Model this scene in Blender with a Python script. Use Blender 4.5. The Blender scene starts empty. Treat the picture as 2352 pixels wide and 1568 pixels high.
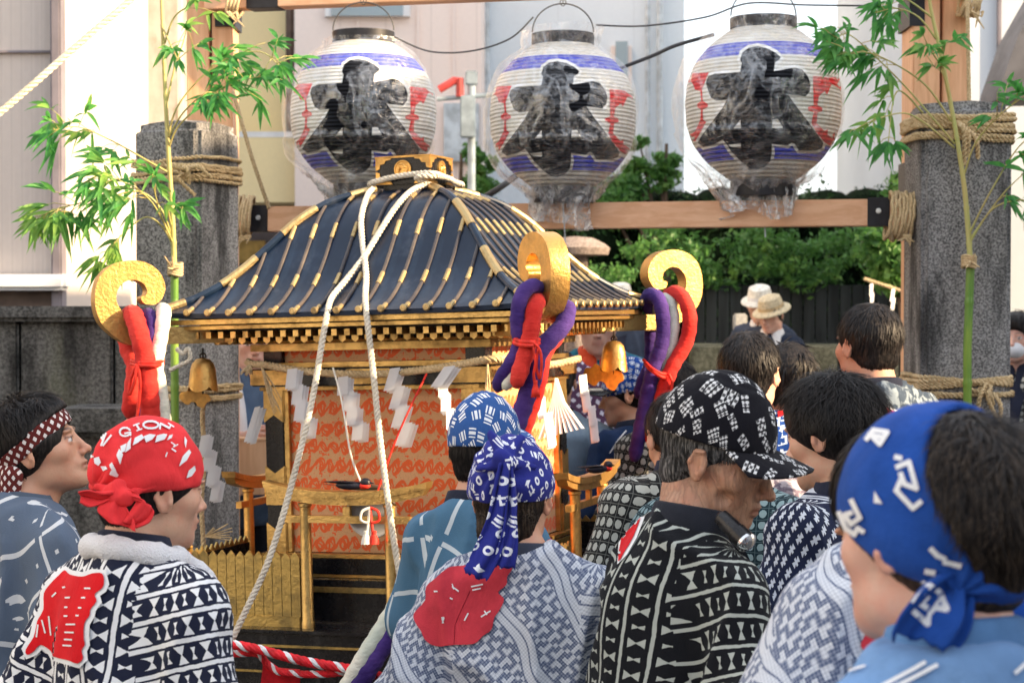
import bpy, bmesh, math, random
import numpy as np
from mathutils import Vector, Matrix, Euler, noise as mnoise
from mathutils.bvhtree import BVHTree
from mathutils.geometry import delaunay_2d_cdt
R = math.radians
rng = np.random.default_rng(7)
random.seed(7)
scene = bpy.context.scene
col = scene.collection

# ---------------------------------------------------------------- camera, sky, sun, exposure
CAM_Z = 1.80
FPX = 4240.0            # focal length in photo units (photo taken as 2352 x 1568)
PITCH = math.atan(84 / FPX)
cam_data = bpy.data.cameras.new('camera')
cam = bpy.data.objects.new('camera', cam_data)
col.objects.link(cam)
cam.location = (0, 0, CAM_Z)
cam.rotation_euler = (math.pi / 2 - PITCH, 0, 0)
cam_data.sensor_width = 36
cam_data.lens = FPX / 2352 * 36
cam_data.clip_start = 0.05
cam_data.clip_end = 2000
cam_data.dof.use_dof = True
cam_data.dof.focus_distance = 4.3
cam_data.dof.aperture_fstop = 8.0
scene.camera = cam

SUN_EL, SUN_AZ = 21.0, (0.95, -0.31)        # direction towards the sun, seen from above
world = bpy.data.worlds.new('World')
scene.world = world
world.use_nodes = True
wt = world.node_tree
sky = wt.nodes.new('ShaderNodeTexSky')
sky.sky_type = 'NISHITA'
sky.sun_disc = False
sky.sun_elevation = R(SUN_EL)
sky.sun_rotation = math.atan2(SUN_AZ[0], SUN_AZ[1])
sky.air_density = 1.0
sky.dust_density = 3.0
bgn = wt.nodes['Background']
# thin bright summer haze over the sky
wmix = wt.nodes.new('ShaderNodeMix'); wmix.data_type = 'RGBA'
wmix.inputs['Factor'].default_value = 0.30
wmix.inputs[7].default_value = (13.0, 13.4, 14.0, 1)
wt.links.new(sky.outputs[0], wmix.inputs[6])
wt.links.new(wmix.outputs[2], bgn.inputs[0])
bgn.inputs[1].default_value = 0.105
sun_d = bpy.data.lights.new('sun', 'SUN')
sun_d.energy = 5.0
sun_d.angle = R(0.6)
sun_d.color = (1.0, 0.74, 0.46)
sun = bpy.data.objects.new('sun', sun_d)
col.objects.link(sun)
_ce = math.cos(R(SUN_EL)); _n = math.hypot(*SUN_AZ)
SUNV = Vector((SUN_AZ[0] / _n * _ce, SUN_AZ[1] / _n * _ce, math.sin(R(SUN_EL))))
sun.rotation_euler = SUNV.to_track_quat('Z', 'Y').to_euler()
sun.location = SUNV * 30
scene.view_settings.view_transform = 'Standard'
scene.view_settings.look = 'None'
scene.view_settings.exposure = 1.38
scene.view_settings.gamma = 1
scene.cycles.max_bounces = 8
scene.cycles.transparent_max_bounces = 12
scene.cycles.caustics_reflective = False
scene.cycles.caustics_refractive = False
scene.cycles.use_denoising = True

# ---------------------------------------------------------------- photo point -> place
_cp, _sp = math.cos(PITCH), math.sin(PITCH)
def ray(px, py):
    a = (px - 1176) / FPX; b = (784 - py) / FPX
    return Vector((a, _cp + _sp * b, b * _cp - _sp))
def P(px, py, d):
    r = ray(px, py)
    return Vector((r.x / r.y * d, d, CAM_Z + r.z / r.y * d))

# ---------------------------------------------------------------- linking
MW = {}
def tag(o, label=None, cat=None, group=None, kind=None):
    if label: o['label'] = label
    if cat: o['category'] = cat
    if group: o['group'] = group
    if kind: o['kind'] = kind
    return o
def thing(name, label, cat, loc=(0, 0, 0), rot=(0, 0, 0), group=None, scale=1.0):
    o = bpy.data.objects.new(name, None)
    o.empty_display_size = 0.1
    col.objects.link(o)
    o.location = loc; o.rotation_euler = rot; o.scale = (scale,) * 3
    MW[o.name] = Matrix.LocRotScale(Vector(loc), Euler(rot), Vector((scale,) * 3))
    return tag(o, label, cat, group)
def link_mesh(name, me, parent=None, loc=None, world_space=False):
    o = bpy.data.objects.new(name, me)
    col.objects.link(o)
    if parent is not None:
        o.parent = parent
        pm = MW[parent.name]
        if world_space:
            me.transform(pm.inverted())
        MW[o.name] = pm.copy()
    else:
        MW[o.name] = Matrix.Identity(4)
        if loc is not None:
            me.transform(Matrix.Translation(-Vector(loc)))
            o.location = loc
            MW[o.name] = Matrix.Translation(Vector(loc))
    return o
def children(o): return [c for c in o.children]
def copy_tree(o, parent=None, loc=None, rot=None):
    c = o.copy(); col.objects.link(c)
    if parent is not None: c.parent = parent
    if loc is not None: c.location = loc
    if rot is not None: c.rotation_euler = rot
    if parent is None:
        MW[c.name] = Matrix.LocRotScale(c.location, c.rotation_euler, c.scale)
    for ch in o.children: copy_tree(ch, c)
    return c

# ---------------------------------------------------------------- node expressions
class X:
    def __init__(s, t, v): s.t = t; s.v = v
    def _m(s, op, *o):
        n = s.t.nodes.new('ShaderNodeMath'); n.operation = op
        for i, a in enumerate((s,) + o):
            if isinstance(a, X): a = a.v
            if isinstance(a, (int, float)): n.inputs[i].default_value = a
            else: s.t.links.new(a, n.inputs[i])
        return X(s.t, n.outputs[0])
    def __add__(s, o): return s._m('ADD', o)
    __radd__ = __add__
    def __sub__(s, o): return s._m('SUBTRACT', o)
    def __rsub__(s, o): return (s * -1) + o
    def __mul__(s, o): return s._m('MULTIPLY', o)
    __rmul__ = __mul__
    def __truediv__(s, o): return s._m('DIVIDE', o)
    def fr(s): return s._m('FRACT')
    def fl(s): return s._m('FLOOR')
    def ab(s): return s._m('ABSOLUTE')
    def sin(s): return s._m('SINE')
    def cos(s): return s._m('COSINE')
    def sqrt(s): return s._m('SQRT')
    def lt(s, o): return s._m('LESS_THAN', o)
    def gt(s, o): return s._m('GREATER_THAN', o)
    def mn(s, o): return s._m('MINIMUM', o)
    def mx(s, o): return s._m('MAXIMUM', o)
    def pw(s, o): return s._m('POWER', o)
    def fmod(s, o): return s._m('FLOORED_MODULO', o)
    def clamp(s): return s.mn(1.0).mx(0.0)
    def ss(s, a, b):
        n = s.t.nodes.new('ShaderNodeMapRange'); n.interpolation_type = 'SMOOTHSTEP'
        s.t.links.new(s.v, n.inputs[0])
        n.inputs[1].default_value = a; n.inputs[2].default_value = b
        return X(s.t, n.outputs[0])

class Mat:
    """a principled material with a few procedural helpers"""
    def __init__(s, name, base=(.5, .5, .5), rough=.6, metal=0, spec=.5):
        s.m = bpy.data.materials.new(name); s.m.use_nodes = True
        s.t = s.m.node_tree
        s.b = s.t.nodes['Principled BSDF']
        s.b.inputs['Base Color'].default_value = (*base, 1)
        s.b.inputs['Roughness'].default_value = rough
        s.b.inputs['Metallic'].default_value = metal
        s.b.inputs['Specular IOR Level'].default_value = spec
    def node(s, k): return s.t.nodes.new(k)
    def ln(s, a, b): s.t.links.new(a.v if isinstance(a, X) else a, b)
    def obj(s):
        return s.node('ShaderNodeTexCoord').outputs['Object']
    def uv(s):
        return s.node('ShaderNodeTexCoord').outputs['UV']
    def xyz(s, vec):
        n = s.node('ShaderNodeSeparateXYZ'); s.ln(vec, n.inputs[0])
        return [X(s.t, n.outputs[i]) for i in range(3)]
    def vec(s, x, y=0.0, z=0.0):
        n = s.node('ShaderNodeCombineXYZ')
        for i, a in enumerate((x, y, z)):
            if isinstance(a, X): s.ln(a, n.inputs[i])
            else: n.inputs[i].default_value = a
        return n.outputs[0]
    def map(s, vec, scale=(1, 1, 1), rot=(0, 0, 0), loc=(0, 0, 0)):
        n = s.node('ShaderNodeMapping'); s.ln(vec, n.inputs[0])
        n.inputs[1].default_value = loc; n.inputs[2].default_value = rot; n.inputs[3].default_value = scale
        return n.outputs[0]
    def noise(s, vec, scale=5, detail=4, rough=.55, dist=0.0):
        n = s.node('ShaderNodeTexNoise'); s.ln(vec, n.inputs['Vector'])
        n.inputs['Scale'].default_value = scale; n.inputs['Detail'].default_value = detail
        n.inputs['Roughness'].default_value = rough; n.inputs['Distortion'].default_value = dist
        return X(s.t, n.outputs[0])
    def voro(s, vec, scale=5, rand=1.0, feature='F1'):
        n = s.node('ShaderNodeTexVoronoi'); s.ln(vec, n.inputs['Vector'])
        n.feature = feature
        n.inputs['Scale'].default_value = scale; n.inputs['Randomness'].default_value = rand
        return n
    def mix(s, a, b, f):
        n = s.node('ShaderNodeMix'); n.data_type = 'RGBA'
        if isinstance(f, X): s.ln(f, n.inputs[0])
        else: n.inputs[0].default_value = f
        for k, c in ((6, a), (7, b)):
            if isinstance(c, tuple): n.inputs[k].default_value = (*c[:3], 1)
            else: s.ln(c, n.inputs[k])
        return n.outputs[2]
    def color(s, c): s.ln(c, s.b.inputs['Base Color']); return s
    def rough(s, x): s.ln(x, s.b.inputs['Roughness']); return s
    def metal(s, x): s.ln(x, s.b.inputs['Metallic']); return s
    def bump(s, h, strength=.3, dist=.01):
        n = s.node('ShaderNodeBump'); n.inputs['Strength'].default_value = strength
        n.inputs['Distance'].default_value = dist
        s.ln(h, n.inputs['Height']); s.ln(n.outputs[0], s.b.inputs['Normal']); return s

def simple(name, base, rough=.6, metal=0, nscale=8, amt=.25, bump=0, dist=.005, detail=5, stretch=(1, 1, 1), spec=.3):
    """plain surface with slow uneven colour and a little relief"""
    m = Mat(name, base, rough, metal, spec)
    o = m.map(m.obj(), stretch)
    n = m.noise(o, nscale, detail)
    m.color(m.mix(tuple(c * (1 - amt) for c in base), tuple(min(1, c * (1 + amt)) for c in base), n.ss(.3, .7)))
    n2 = m.noise(o, nscale * 6, 3)
    m.rough((n2 - .5) * .25 + rough)
    if bump: m.bump(n2 + n * .5, bump, dist)
    return m.m

# ---------------------------------------------------------------- mesh building
class MB:
    def __init__(s): s.v = []; s.f = []; s.mi = []; s.n = 0; s.uvs = {}
    def add(s, verts, faces, mi=0, M=None):
        if M is not None: verts = [M @ Vector(v) for v in verts]
        b = s.n
        s.v.extend([tuple(v) for v in verts]); s.n += len(verts)
        for f in faces: s.f.append(tuple(b + i for i in f)); s.mi.append(mi)
        return s
    def box(s, c, size, mi=0, M=None, bev=0.0):
        hx, hy, hz = size[0] / 2, size[1] / 2, size[2] / 2
        cx, cy, cz = c
        if bev <= 0:
            vs = [(cx + a * hx, cy + b * hy, cz + d * hz) for d in (-1, 1) for b in (-1, 1) for a in (-1, 1)]
            fs = [(0, 2, 3, 1), (4, 5, 7, 6), (0, 1, 5, 4), (2, 6, 7, 3), (0, 4, 6, 2), (1, 3, 7, 5)]
            return s.add(vs, fs, mi, M)
        bm = bmesh.new(); bmesh.ops.create_cube(bm, size=1)
        for v in bm.verts: v.co = Vector((cx + v.co.x * size[0], cy + v.co.y * size[1], cz + v.co.z * size[2]))
        bmesh.ops.bevel(bm, geom=bm.edges[:], offset=min(bev, hx * .9, hy * .9, hz * .9), segments=2, affect='EDGES')
        bm.verts.index_update()
        s.add([v.co.copy() for v in bm.verts], [[v.index for v in f.verts] for f in bm.faces], mi, M)
        bm.free(); return s
    def lathe(s, prof, seg=24, mi=0, M=None, cap=True):
        vs = []; fs = []
        for r, z in prof:
            for k in range(seg):
                a = 2 * math.pi * k / seg; vs.append((r * math.cos(a), r * math.sin(a), z))
        n = len(prof)
        for i in range(n - 1):
            for k in range(seg):
                a = i * seg + k; b = i * seg + (k + 1) % seg
                fs.append((a, b, b + seg, a + seg))
        if cap:
            fs.append(tuple(range(seg - 1, -1, -1))); fs.append(tuple(range((n - 1) * seg, n * seg)))
        return s.add(vs, fs, mi, M)
    def tube(s, pts, r, seg=10, mi=0, cap=True, M=None, closed=False):
        pts = [Vector(p) for p in pts]; n = len(pts)
        rs = r if hasattr(r, '__len__') else [r] * n
        vs = []; fs = []
        t0 = (pts[1] - pts[0]).normalized()
        up = Vector((0, 0, 1)) if abs(t0.z) < .9 else Vector((1, 0, 0))
        nrm = t0.cross(up).normalized()
        for i, p in enumerate(pts):
            if closed: t = (pts[(i + 1) % n] - pts[i - 1])
            else: t = pts[min(i + 1, n - 1)] - pts[max(i - 1, 0)]
            t = t.normalized() if t.length > 1e-9 else t0
            nrm = (nrm - t * nrm.dot(t)).normalized(); b = t.cross(nrm)
            for k in range(seg):
                a = 2 * math.pi * k / seg
                vs.append(p + (nrm * math.cos(a) + b * math.sin(a)) * rs[i])
        m = n if closed else n - 1
        for i in range(m):
            j = (i + 1) % n
            for k in range(seg):
                k2 = (k + 1) % seg
                fs.append((i * seg + k, i * seg + k2, j * seg + k2, j * seg + k))
        if cap and not closed:
            fs.append(tuple(range(seg - 1, -1, -1))); fs.append(tuple(range((n - 1) * seg, n * seg)))
        return s.add(vs, fs, mi, M)
    def prism(s, poly, y0, y1, mi=0, M=None, side=None):
        """poly in XZ, extruded along Y"""
        n = len(poly)
        vs = [(x, y0, z) for x, z in poly] + [(x, y1, z) for x, z in poly]
        s.add(vs, [(i, (i + 1) % n, (i + 1) % n + n, i + n) for i in range(n)], mi if side is None else side, M)
        tri = tri_poly(poly)
        s.add(vs, [tuple(t) for t in tri] + [tuple(i + n for i in reversed(t)) for t in tri], mi, M)
        return s
    def sphere(s, c, r, mi=0, M=None, seg=16, rings=10):
        rr = r if hasattr(r, '__len__') else (r, r, r)
        T = Matrix.Translation(Vector(c)) @ Matrix.Diagonal((*rr, 1))
        if M is not None: T = M @ T
        return s.lathe([(max(1e-4, math.sin(math.pi * i / rings)), -math.cos(math.pi * i / rings)) for i in range(rings + 1)], seg, mi, T)
    def ribbon(s, pts, w, side, mi=0, M=None):
        """flat strip along pts, half-width w (number or list), side vector(s)"""
        pts = [Vector(p) for p in pts]; n = len(pts)
        ws = w if hasattr(w, '__len__') else [w] * n
        sd = side if isinstance(side, list) else [Vector(side)] * n
        vs = []
        for i in range(n): vs += [pts[i] - sd[i] * ws[i], pts[i] + sd[i] * ws[i]]
        return s.add(vs, [(2 * i, 2 * i + 1, 2 * i + 3, 2 * i + 2) for i in range(n - 1)], mi, M)
    def mesh(s, name, mats, smooth=None):
        me = bpy.data.meshes.new(name)
        me.from_pydata(s.v, [], s.f)
        for m in (mats if isinstance(mats, (list, tuple)) else [mats]): me.materials.append(m)
        me.polygons.foreach_set('material_index', s.mi)
        if smooth is not None: auto_smooth(me, smooth)
        me.update()
        return me
    def build(s, name, mats, parent=None, smooth=35, world_space=False, loc=None, fixn=True):
        me = s.mesh(name, mats, None)
        if fixn:
            bm = bmesh.new(); bm.from_mesh(me)
            bmesh.ops.recalc_face_normals(bm, faces=bm.faces); bm.to_mesh(me); bm.free()
        if smooth is not None: auto_smooth(me, smooth)
        return link_mesh(name, me, parent, loc, world_space)

def auto_smooth(me, angle):
    me.polygons.foreach_set('use_smooth', [True] * len(me.polygons))
    if angle < 179:
        me.set_sharp_from_angle(angle=R(angle))
def tri_poly(poly):
    from mathutils.geometry import tessellate_polygon
    return tessellate_polygon([[Vector((x, y, 0)) for x, y in poly]])

def catmull(pts, n=8, closed=False):
    pts = [Vector(p) for p in pts]; out = []
    m = len(pts)
    rngi = range(m if closed else m - 1)
    for i in rngi:
        if closed: p0, p1, p2, p3 = pts[i - 1], pts[i], pts[(i + 1) % m], pts[(i + 2) % m]
        else: p0, p1, p2, p3 = pts[max(i - 1, 0)], pts[i], pts[i + 1], pts[min(i + 2, m - 1)]
        for k in range(n):
            t = k / n
            out.append(.5 * ((2 * p1) + (p2 - p0) * t + (2 * p0 - 5 * p1 + 4 * p2 - p3) * t * t + (3 * p1 - p0 - 3 * p2 + p3) * t ** 3))
    if not closed: out.append(pts[-1])
    return out
def cat2(poly, n=5):
    return [(v.x, v.y) for v in catmull([(x, y, 0) for x, y in poly], n, True)]
def resample(pts, step):
    pts = [Vector(p) for p in pts]
    L = [0]
    for a, b in zip(pts, pts[1:]): L.append(L[-1] + (b - a).length)
    n = max(2, int(L[-1] / step)); out = []; j = 0
    for i in range(n + 1):
        d = L[-1] * i / n
        while j < len(pts) - 2 and L[j + 1] < d: j += 1
        t = (d - L[j]) / max(1e-9, L[j + 1] - L[j])
        out.append(pts[j].lerp(pts[j + 1], t))
    return out
def rope(mb, pts, r, pitch=.05, strands=3, mi=0, mis=None, seg=7, step=None):
    """twisted rope: strands wound round the path"""
    pts = resample(pts, step or pitch / 10)
    t0 = (pts[1] - pts[0]).normalized()
    up = Vector((0, 0, 1)) if abs(t0.z) < .9 else Vector((1, 0, 0))
    nrm = t0.cross(up).normalized(); fr = []; L = 0
    for i, p in enumerate(pts):
        t = (pts[min(i + 1, len(pts) - 1)] - pts[max(i - 1, 0)]).normalized()
        nrm = (nrm - t * nrm.dot(t)).normalized()
        if i: L += (p - pts[i - 1]).length
        fr.append((p, nrm.copy(), t.cross(nrm), L))
    for k in range(strands):
        ph = 2 * math.pi * k / strands
        q = [p + (a * math.cos(ph + l / pitch * 2 * math.pi) + b * math.sin(ph + l / pitch * 2 * math.pi)) * r * .5 for p, a, b, l in fr]
        mb.tube(q, r * .56, seg, mis[k] if mis else mi)
# ---------------------------------------------------------------- smooth solid shapes (signed distance fields meshed with surface nets)
def axis(lo, hi, flo, fhi, fine, coarse):
    a = []
    x = lo
    while x < hi:
        a.append(x)
        d = 0 if flo <= x <= fhi else min(abs(x - flo), abs(x - fhi))
        x += min(coarse, fine + d * .18)
    a.append(x)
    return np.array(a, dtype=np.float32)
class Field:
    def __init__(s, xs, ys, zs):
        s.xs, s.ys, s.zs = xs, ys, zs
        s.f = np.full((len(xs), len(ys), len(zs)), 1.0, dtype=np.float32)
    def sub(s, lo, hi):
        i = [np.searchsorted(a, l) for a, l in zip((s.xs, s.ys, s.zs), lo)]
        j = [np.searchsorted(a, h) for a, h in zip((s.xs, s.ys, s.zs), hi)]
        sl = tuple(slice(max(0, a - 1), b + 1) for a, b in zip(i, j))
        return sl, s.xs[sl[0]][:, None, None], s.ys[sl[1]][None, :, None], s.zs[sl[2]][None, None, :]
    def _apply(s, sl, d, k, mode):
        f = s.f[sl]
        if f.size == 0: return
        if mode == 'u':
            if k > 0:
                h = np.clip(.5 + .5 * (f - d) / k, 0, 1); r = f * (1 - h) + d * h - k * h * (1 - h)
            else: r = np.minimum(f, d)
        elif mode == 's':
            if k > 0:
                h = np.clip(.5 - .5 * (f + d) / k, 0, 1); r = f * (1 - h) - d * h + k * h * (1 - h)
            else: r = np.maximum(f, -d)
        else: r = np.maximum(f, d)
        s.f[sl] = r
    def ell(s, c, r, k=.02, T=None, mode='u'):
        """ellipsoid; T = 3x3 numpy rotation (columns = local axes) with origin T0, c is in that frame"""
        c = np.array(c, float); m = max(r) + k + .02
        R_, o = T if T is not None else (np.eye(3), np.zeros(3))
        w = R_ @ c + o
        sl, X_, Y_, Z_ = s.sub(w - m, w + m)
        x, y, z = X_ - w[0], Y_ - w[1], Z_ - w[2]
        a = R_[0, 0] * x + R_[1, 0] * y + R_[2, 0] * z
        b = R_[0, 1] * x + R_[1, 1] * y + R_[2, 1] * z
        e = R_[0, 2] * x + R_[1, 2] * y + R_[2, 2] * z
        k0 = np.sqrt((a / r[0]) ** 2 + (b / r[1]) ** 2 + (e / r[2]) ** 2)
        k1 = np.sqrt((a / r[0] ** 2) ** 2 + (b / r[1] ** 2) ** 2 + (e / r[2] ** 2) ** 2) + 1e-6
        s._apply(sl, k0 * (k0 - 1) / k1, k, mode)
    def cap(s, a, b, ra, rb, k=.02, T=None, mode='u', flat=None):
        """tapered capsule; flat=(axis vector, factor) squashes it"""
        a = np.array(a, float); b = np.array(b, float)
        if T is not None: a = T[0] @ a + T[1]; b = T[0] @ b + T[1]
        m = max(ra, rb) * (1.3 if flat else 1) + k + .02
        sl, X_, Y_, Z_ = s.sub(np.minimum(a, b) - m, np.maximum(a, b) + m)
        d = b - a; L = float(d @ d) + 1e-9
        x, y, z = X_ - a[0], Y_ - a[1], Z_ - a[2]
        t = np.clip((x * d[0] + y * d[1] + z * d[2]) / L, 0, 1)
        qx, qy, qz = x - t * d[0], y - t * d[1], z - t * d[2]
        q2 = qx * qx + qy * qy + qz * qz
        if flat is not None:
            n = np.array(flat[0], float)
            if T is not None: n = T[0] @ n
            n = n / np.linalg.norm(n)
            pn = qx * n[0] + qy * n[1] + qz * n[2]
            q2 = q2 + pn * pn * (flat[1] ** 2 - 1)
        s._apply(sl, np.sqrt(q2) - (ra + (rb - ra) * t), k, mode)
    def fn(s, lo, hi, func, k=0, mode='u'):
        sl, X_, Y_, Z_ = s.sub(lo, hi)
        s._apply(sl, func(X_, Y_, Z_), k, mode)
    def mesh(s):
        return surface_nets(s.f, s.xs, s.ys, s.zs)
def surface_nets(f, xs, ys, zs):
    neg = f < 0
    nx, ny, nz = f.shape
    acc = np.zeros((nx + 1, ny + 1, nz + 1, 3), dtype=np.float32); cnt = np.zeros((nx + 1, ny + 1, nz + 1), dtype=np.float32)
    ax = (xs, ys, zs); edges = []
    for d in range(3):
        sl0 = [slice(None)] * 3; sl1 = [slice(None)] * 3
        sl0[d] = slice(0, -1); sl1[d] = slice(1, None)
        c = neg[tuple(sl0)] != neg[tuple(sl1)]
        I = np.argwhere(c); J = I.copy(); J[:, d] += 1
        f0 = f[tuple(I.T)]; f1 = f[tuple(J.T)]; t = f0 / (f0 - f1)
        p = np.stack([ax[k][I[:, k]] for k in range(3)], 1)
        p[:, d] = ax[d][I[:, d]] + t * (ax[d][J[:, d]] - ax[d][I[:, d]])
        o = [k for k in range(3) if k != d]
        for a in (0, 1):
            for b in (0, 1):
                K = I + 1
                K[:, o[0]] -= a; K[:, o[1]] -= b
                np.add.at(acc, tuple(K.T), p); np.add.at(cnt, tuple(K.T), 1)
        edges.append((I, neg[tuple(I.T)], d, o))
    idx = np.full(cnt.shape, -1, dtype=np.int64)
    C = np.argwhere(cnt > 0); idx[tuple(C.T)] = np.arange(len(C))
    V = acc[tuple(C.T)] / cnt[tuple(C.T)][:, None]
    quads = []
    for I, ng, d, o in edges:
        K = I + 1
        def g(a, b):
            Q = K.copy(); Q[:, o[0]] -= a; Q[:, o[1]] -= b
            return idx[tuple(Q.T)]
        q = np.stack([g(1, 1), g(0, 1), g(0, 0), g(1, 0)], 1)
        fl = ng if d != 1 else ~ng
        q[~fl] = q[~fl][:, ::-1]
        quads.append(q)
    F = np.concatenate(quads)
    return V, F
def smooth_mesh(V, F, it=1, w=.5):
    e = np.concatenate([F[:, [0, 1]], F[:, [1, 2]], F[:, [2, 3]], F[:, [3, 0]]])
    e = np.concatenate([e, e[:, ::-1]])
    for _ in range(it):
        s = np.zeros_like(V); c = np.zeros(len(V), dtype=V.dtype)
        np.add.at(s, e[:, 0], V[e[:, 1]]); np.add.at(c, e[:, 0], 1)
        V = V * (1 - w) + (s / np.maximum(c, 1)[:, None]) * w
    return V
def np_mesh(name, V, F, mats, uv=None, attrs=None, smooth=180, mi=None):
    me = bpy.data.meshes.new(name)
    me.from_pydata(V.tolist(), [], F.tolist() if hasattr(F, 'tolist') else F)
    for m in (mats if isinstance(mats, (list, tuple)) else [mats]): me.materials.append(m)
    if mi is not None: me.polygons.foreach_set('material_index', mi)
    if uv is not None:
        l = me.uv_layers.new(name='UVMap'); l.data.foreach_set('uv', uv.ravel())
    for k, a in (attrs or {}).items():
        at = me.attributes.new(k, 'FLOAT', 'POINT'); at.data.foreach_set('value', a.astype(np.float32))
    auto_smooth(me, smooth)
    me.update()
    return me
def vnoise(V, scale, seed=0, axisw=(1, 1, 1)):
    """cheap smooth value noise at points V"""
    p = V * scale * np.array(axisw) + seed * 17.3
    i = np.floor(p).astype(np.int64); fr = p - i; fr = fr * fr * (3 - 2 * fr)
    def h(a, b, c):
        n = (a * 73856093) ^ (b * 19349663) ^ (c * 83492791)
        n = (n ^ (n >> 13)) * 1274126177 & 0x7fffffff
        return (n % 10007) / 10007.0
    r = 0
    for a in (0, 1):
        for b in (0, 1):
            for c in (0, 1):
                w = (fr[..., 0] if a else 1 - fr[..., 0]) * (fr[..., 1] if b else 1 - fr[..., 1]) * (fr[..., 2] if c else 1 - fr[..., 2])
                r = r + w * h(i[..., 0] + a, i[..., 1] + b, i[..., 2] + c)
    return r * 2 - 1
def mesh_normals(V, F):
    n = np.cross(V[F[:, 2]] - V[F[:, 0]], V[F[:, 3]] - V[F[:, 1]])
    N = np.zeros_like(V)
    for k in range(4): np.add.at(N, F[:, k], n)
    return N / (np.linalg.norm(N, axis=1)[:, None] + 1e-9)

# flat cut-outs laid on a surface: the outline is given as seen in the photo and lands on the real surface
def decal(target_meshes, polys, off=.0012, step=6, mats=None, name='print', parent=None, origin=None, mi=0, into=None):
    """polys: lists of (px,py) outlines. Returns MB with the projected patches (world space)."""
    bvhs = target_meshes
    mb = into or MB()
    o = Vector((0, 0, CAM_Z))
    for poly in polys:
        pts = []
        n = len(poly)
        for i in range(n):
            a = Vector(poly[i]); b = Vector(poly[(i + 1) % n])
            m = max(1, int((b - a).length / step))
            for k in range(m): pts.append(a.lerp(b, k / m))
        nb = len(pts)
        xs = [p.x for p in pts]; ys = [p.y for p in pts]
        gx = np.arange(min(xs), max(xs), step); gy = np.arange(min(ys), max(ys), step)
        for x in gx:
            for y in gy:
                # inside test
                c = False; j = n - 1
                for i in range(n):
                    xi, yi = poly[i][0], poly[i][1]; xj, yj = poly[j][0], poly[j][1]
                    if (yi > y) != (yj > y) and x < (xj - xi) * (y - yi) / (yj - yi) + xi: c = not c
                    j = i
                if c: pts.append(Vector((x, y)))
        try:
            vs, es, fs, *_ = delaunay_2d_cdt(pts, [(i, (i + 1) % nb) for i in range(nb)], [], 1, 1e-4)
        except Exception:
            continue
        pos = []
        for v in vs:
            d = ray(v[0], v[1]).normalized(); best = None
            for bv in bvhs:
                h = bv.ray_cast(o, d)
                if h[0] is not None and (best is None or h[3] < best[3]): best = h
            pos.append(None if best is None else best[0] - d * off * 1.0 + (best[1] * (off if best[1].dot(d) < 0 else -off)))
        # drop triangles that miss or bridge a depth step
        keep = []
        for f in fs:
            q = [pos[i] for i in f]
            if any(x is None for x in q): continue
            if max((q[0] - q[1]).length, (q[1] - q[2]).length, (q[0] - q[2]).length) > .06: continue
            keep.append(f)
        used = sorted({i for f in keep for i in f}); mp = {u: k for k, u in enumerate(used)}
        mb.add([pos[u] for u in used], [tuple(mp[i] for i in f) for f in keep], mi)
    return mb
def bvh_of(*objs):
    out = []
    for o in objs:
        me = o.data; M = MW[o.name] @ (o.matrix_parent_inverse if o.parent else Matrix.Identity(4))
        out.append(BVHTree.FromPolygons([M @ v.co for v in me.vertices], [tuple(p.vertices) for p in me.polygons]))
    return out
def join_into(o, mb, mats):
    """adds the (world space) geometry of mb to the mesh of o with its own materials"""
    me = o.data; inv = MW[o.name].inverted()
    base = len(me.materials)
    for m in mats: me.materials.append(m)
    bm = bmesh.new(); bm.from_mesh(me)
    vs = [bm.verts.new(inv @ Vector(v)) for v in mb.v]
    for f, k in zip(mb.f, mb.mi):
        try:
            fc = bm.faces.new([vs[i] for i in f]); fc.material_index = base + k; fc.smooth = True
        except ValueError: pass
    bm.to_mesh(me); bm.free(); me.update()
# ---------------------------------------------------------------- materials of the place
def m_stone(name, lo, hi, stain=.5, speck=260, moss=0.0):
    m = Mat(name, rough=.9)
    o = m.obj()
    sp = m.noise(o, speck, 3, .75); lg = m.noise(m.map(o, (1, 1, .35)), 3.5, 5)
    st = m.noise(m.map(o, (1, 1, .22)), 5, 6, .62, .3); m.b.inputs['Specular IOR Level'].default_value = .15
    c = m.mix(lo, hi, (sp.ss(.38, .62) * .72 + lg.ss(.3, .7) * .28).clamp())
    c = m.mix(c, tuple(x * .28 for x in lo), (st.ss(.45, .64) * stain).clamp())
    if moss: c = m.mix(c, (.12, .13, .05), lg.ss(.55, .75) * moss)
    m.color(c); m.bump(sp + lg, .6, .004)
    return m.m
M_pillar = m_stone('granite_pillar', (.06, .06, .062), (.44, .43, .42), .85, 130)
M_oldwall = m_stone('weathered_concrete', (.05, .05, .048), (.20, .195, .185), .8, 60, .4)
M_terrace = m_stone('terrace_stone', (.035, .042, .035), (.10, .11, .095), .6, 40, .5)
M_slantern = m_stone('lantern_stone', (.16, .13, .11), (.36, .30, .27), .3, 60)
def m_ground():
    m = Mat('asphalt', rough=.92); o = m.obj()
    c = m.mix((.05, .05, .05), (.11, .105, .10), m.noise(o, 90, 3) * .6 + m.noise(o, 1.2, 4) * .4)
    m.color(c); m.bump(m.noise(o, 120, 2), .3, .004); return m.m
M_ground = m_ground()
def m_wood(name, a, b, rough=.55, axis=(1, 14, 14), sc=2.2, knots=False, bump=.15):
    m = Mat(name, rough=rough); o = m.map(m.obj(), axis)
    n = m.noise(o, sc, 6, .6, .6); f = m.noise(o, sc * 7, 3)
    m.color(m.mix(a, b, (n.ss(.35, .68) * .7 + f * .3).clamp()))
    m.bump(f, bump, .002); return m.m
M_timber = m_wood('new_timber', (.70, .36, .19), (.88, .54, .33))
M_timber_v = m_wood('new_timber_upright', (.66, .33, .16), (.88, .52, .29), axis=(14, 14, 1))
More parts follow.
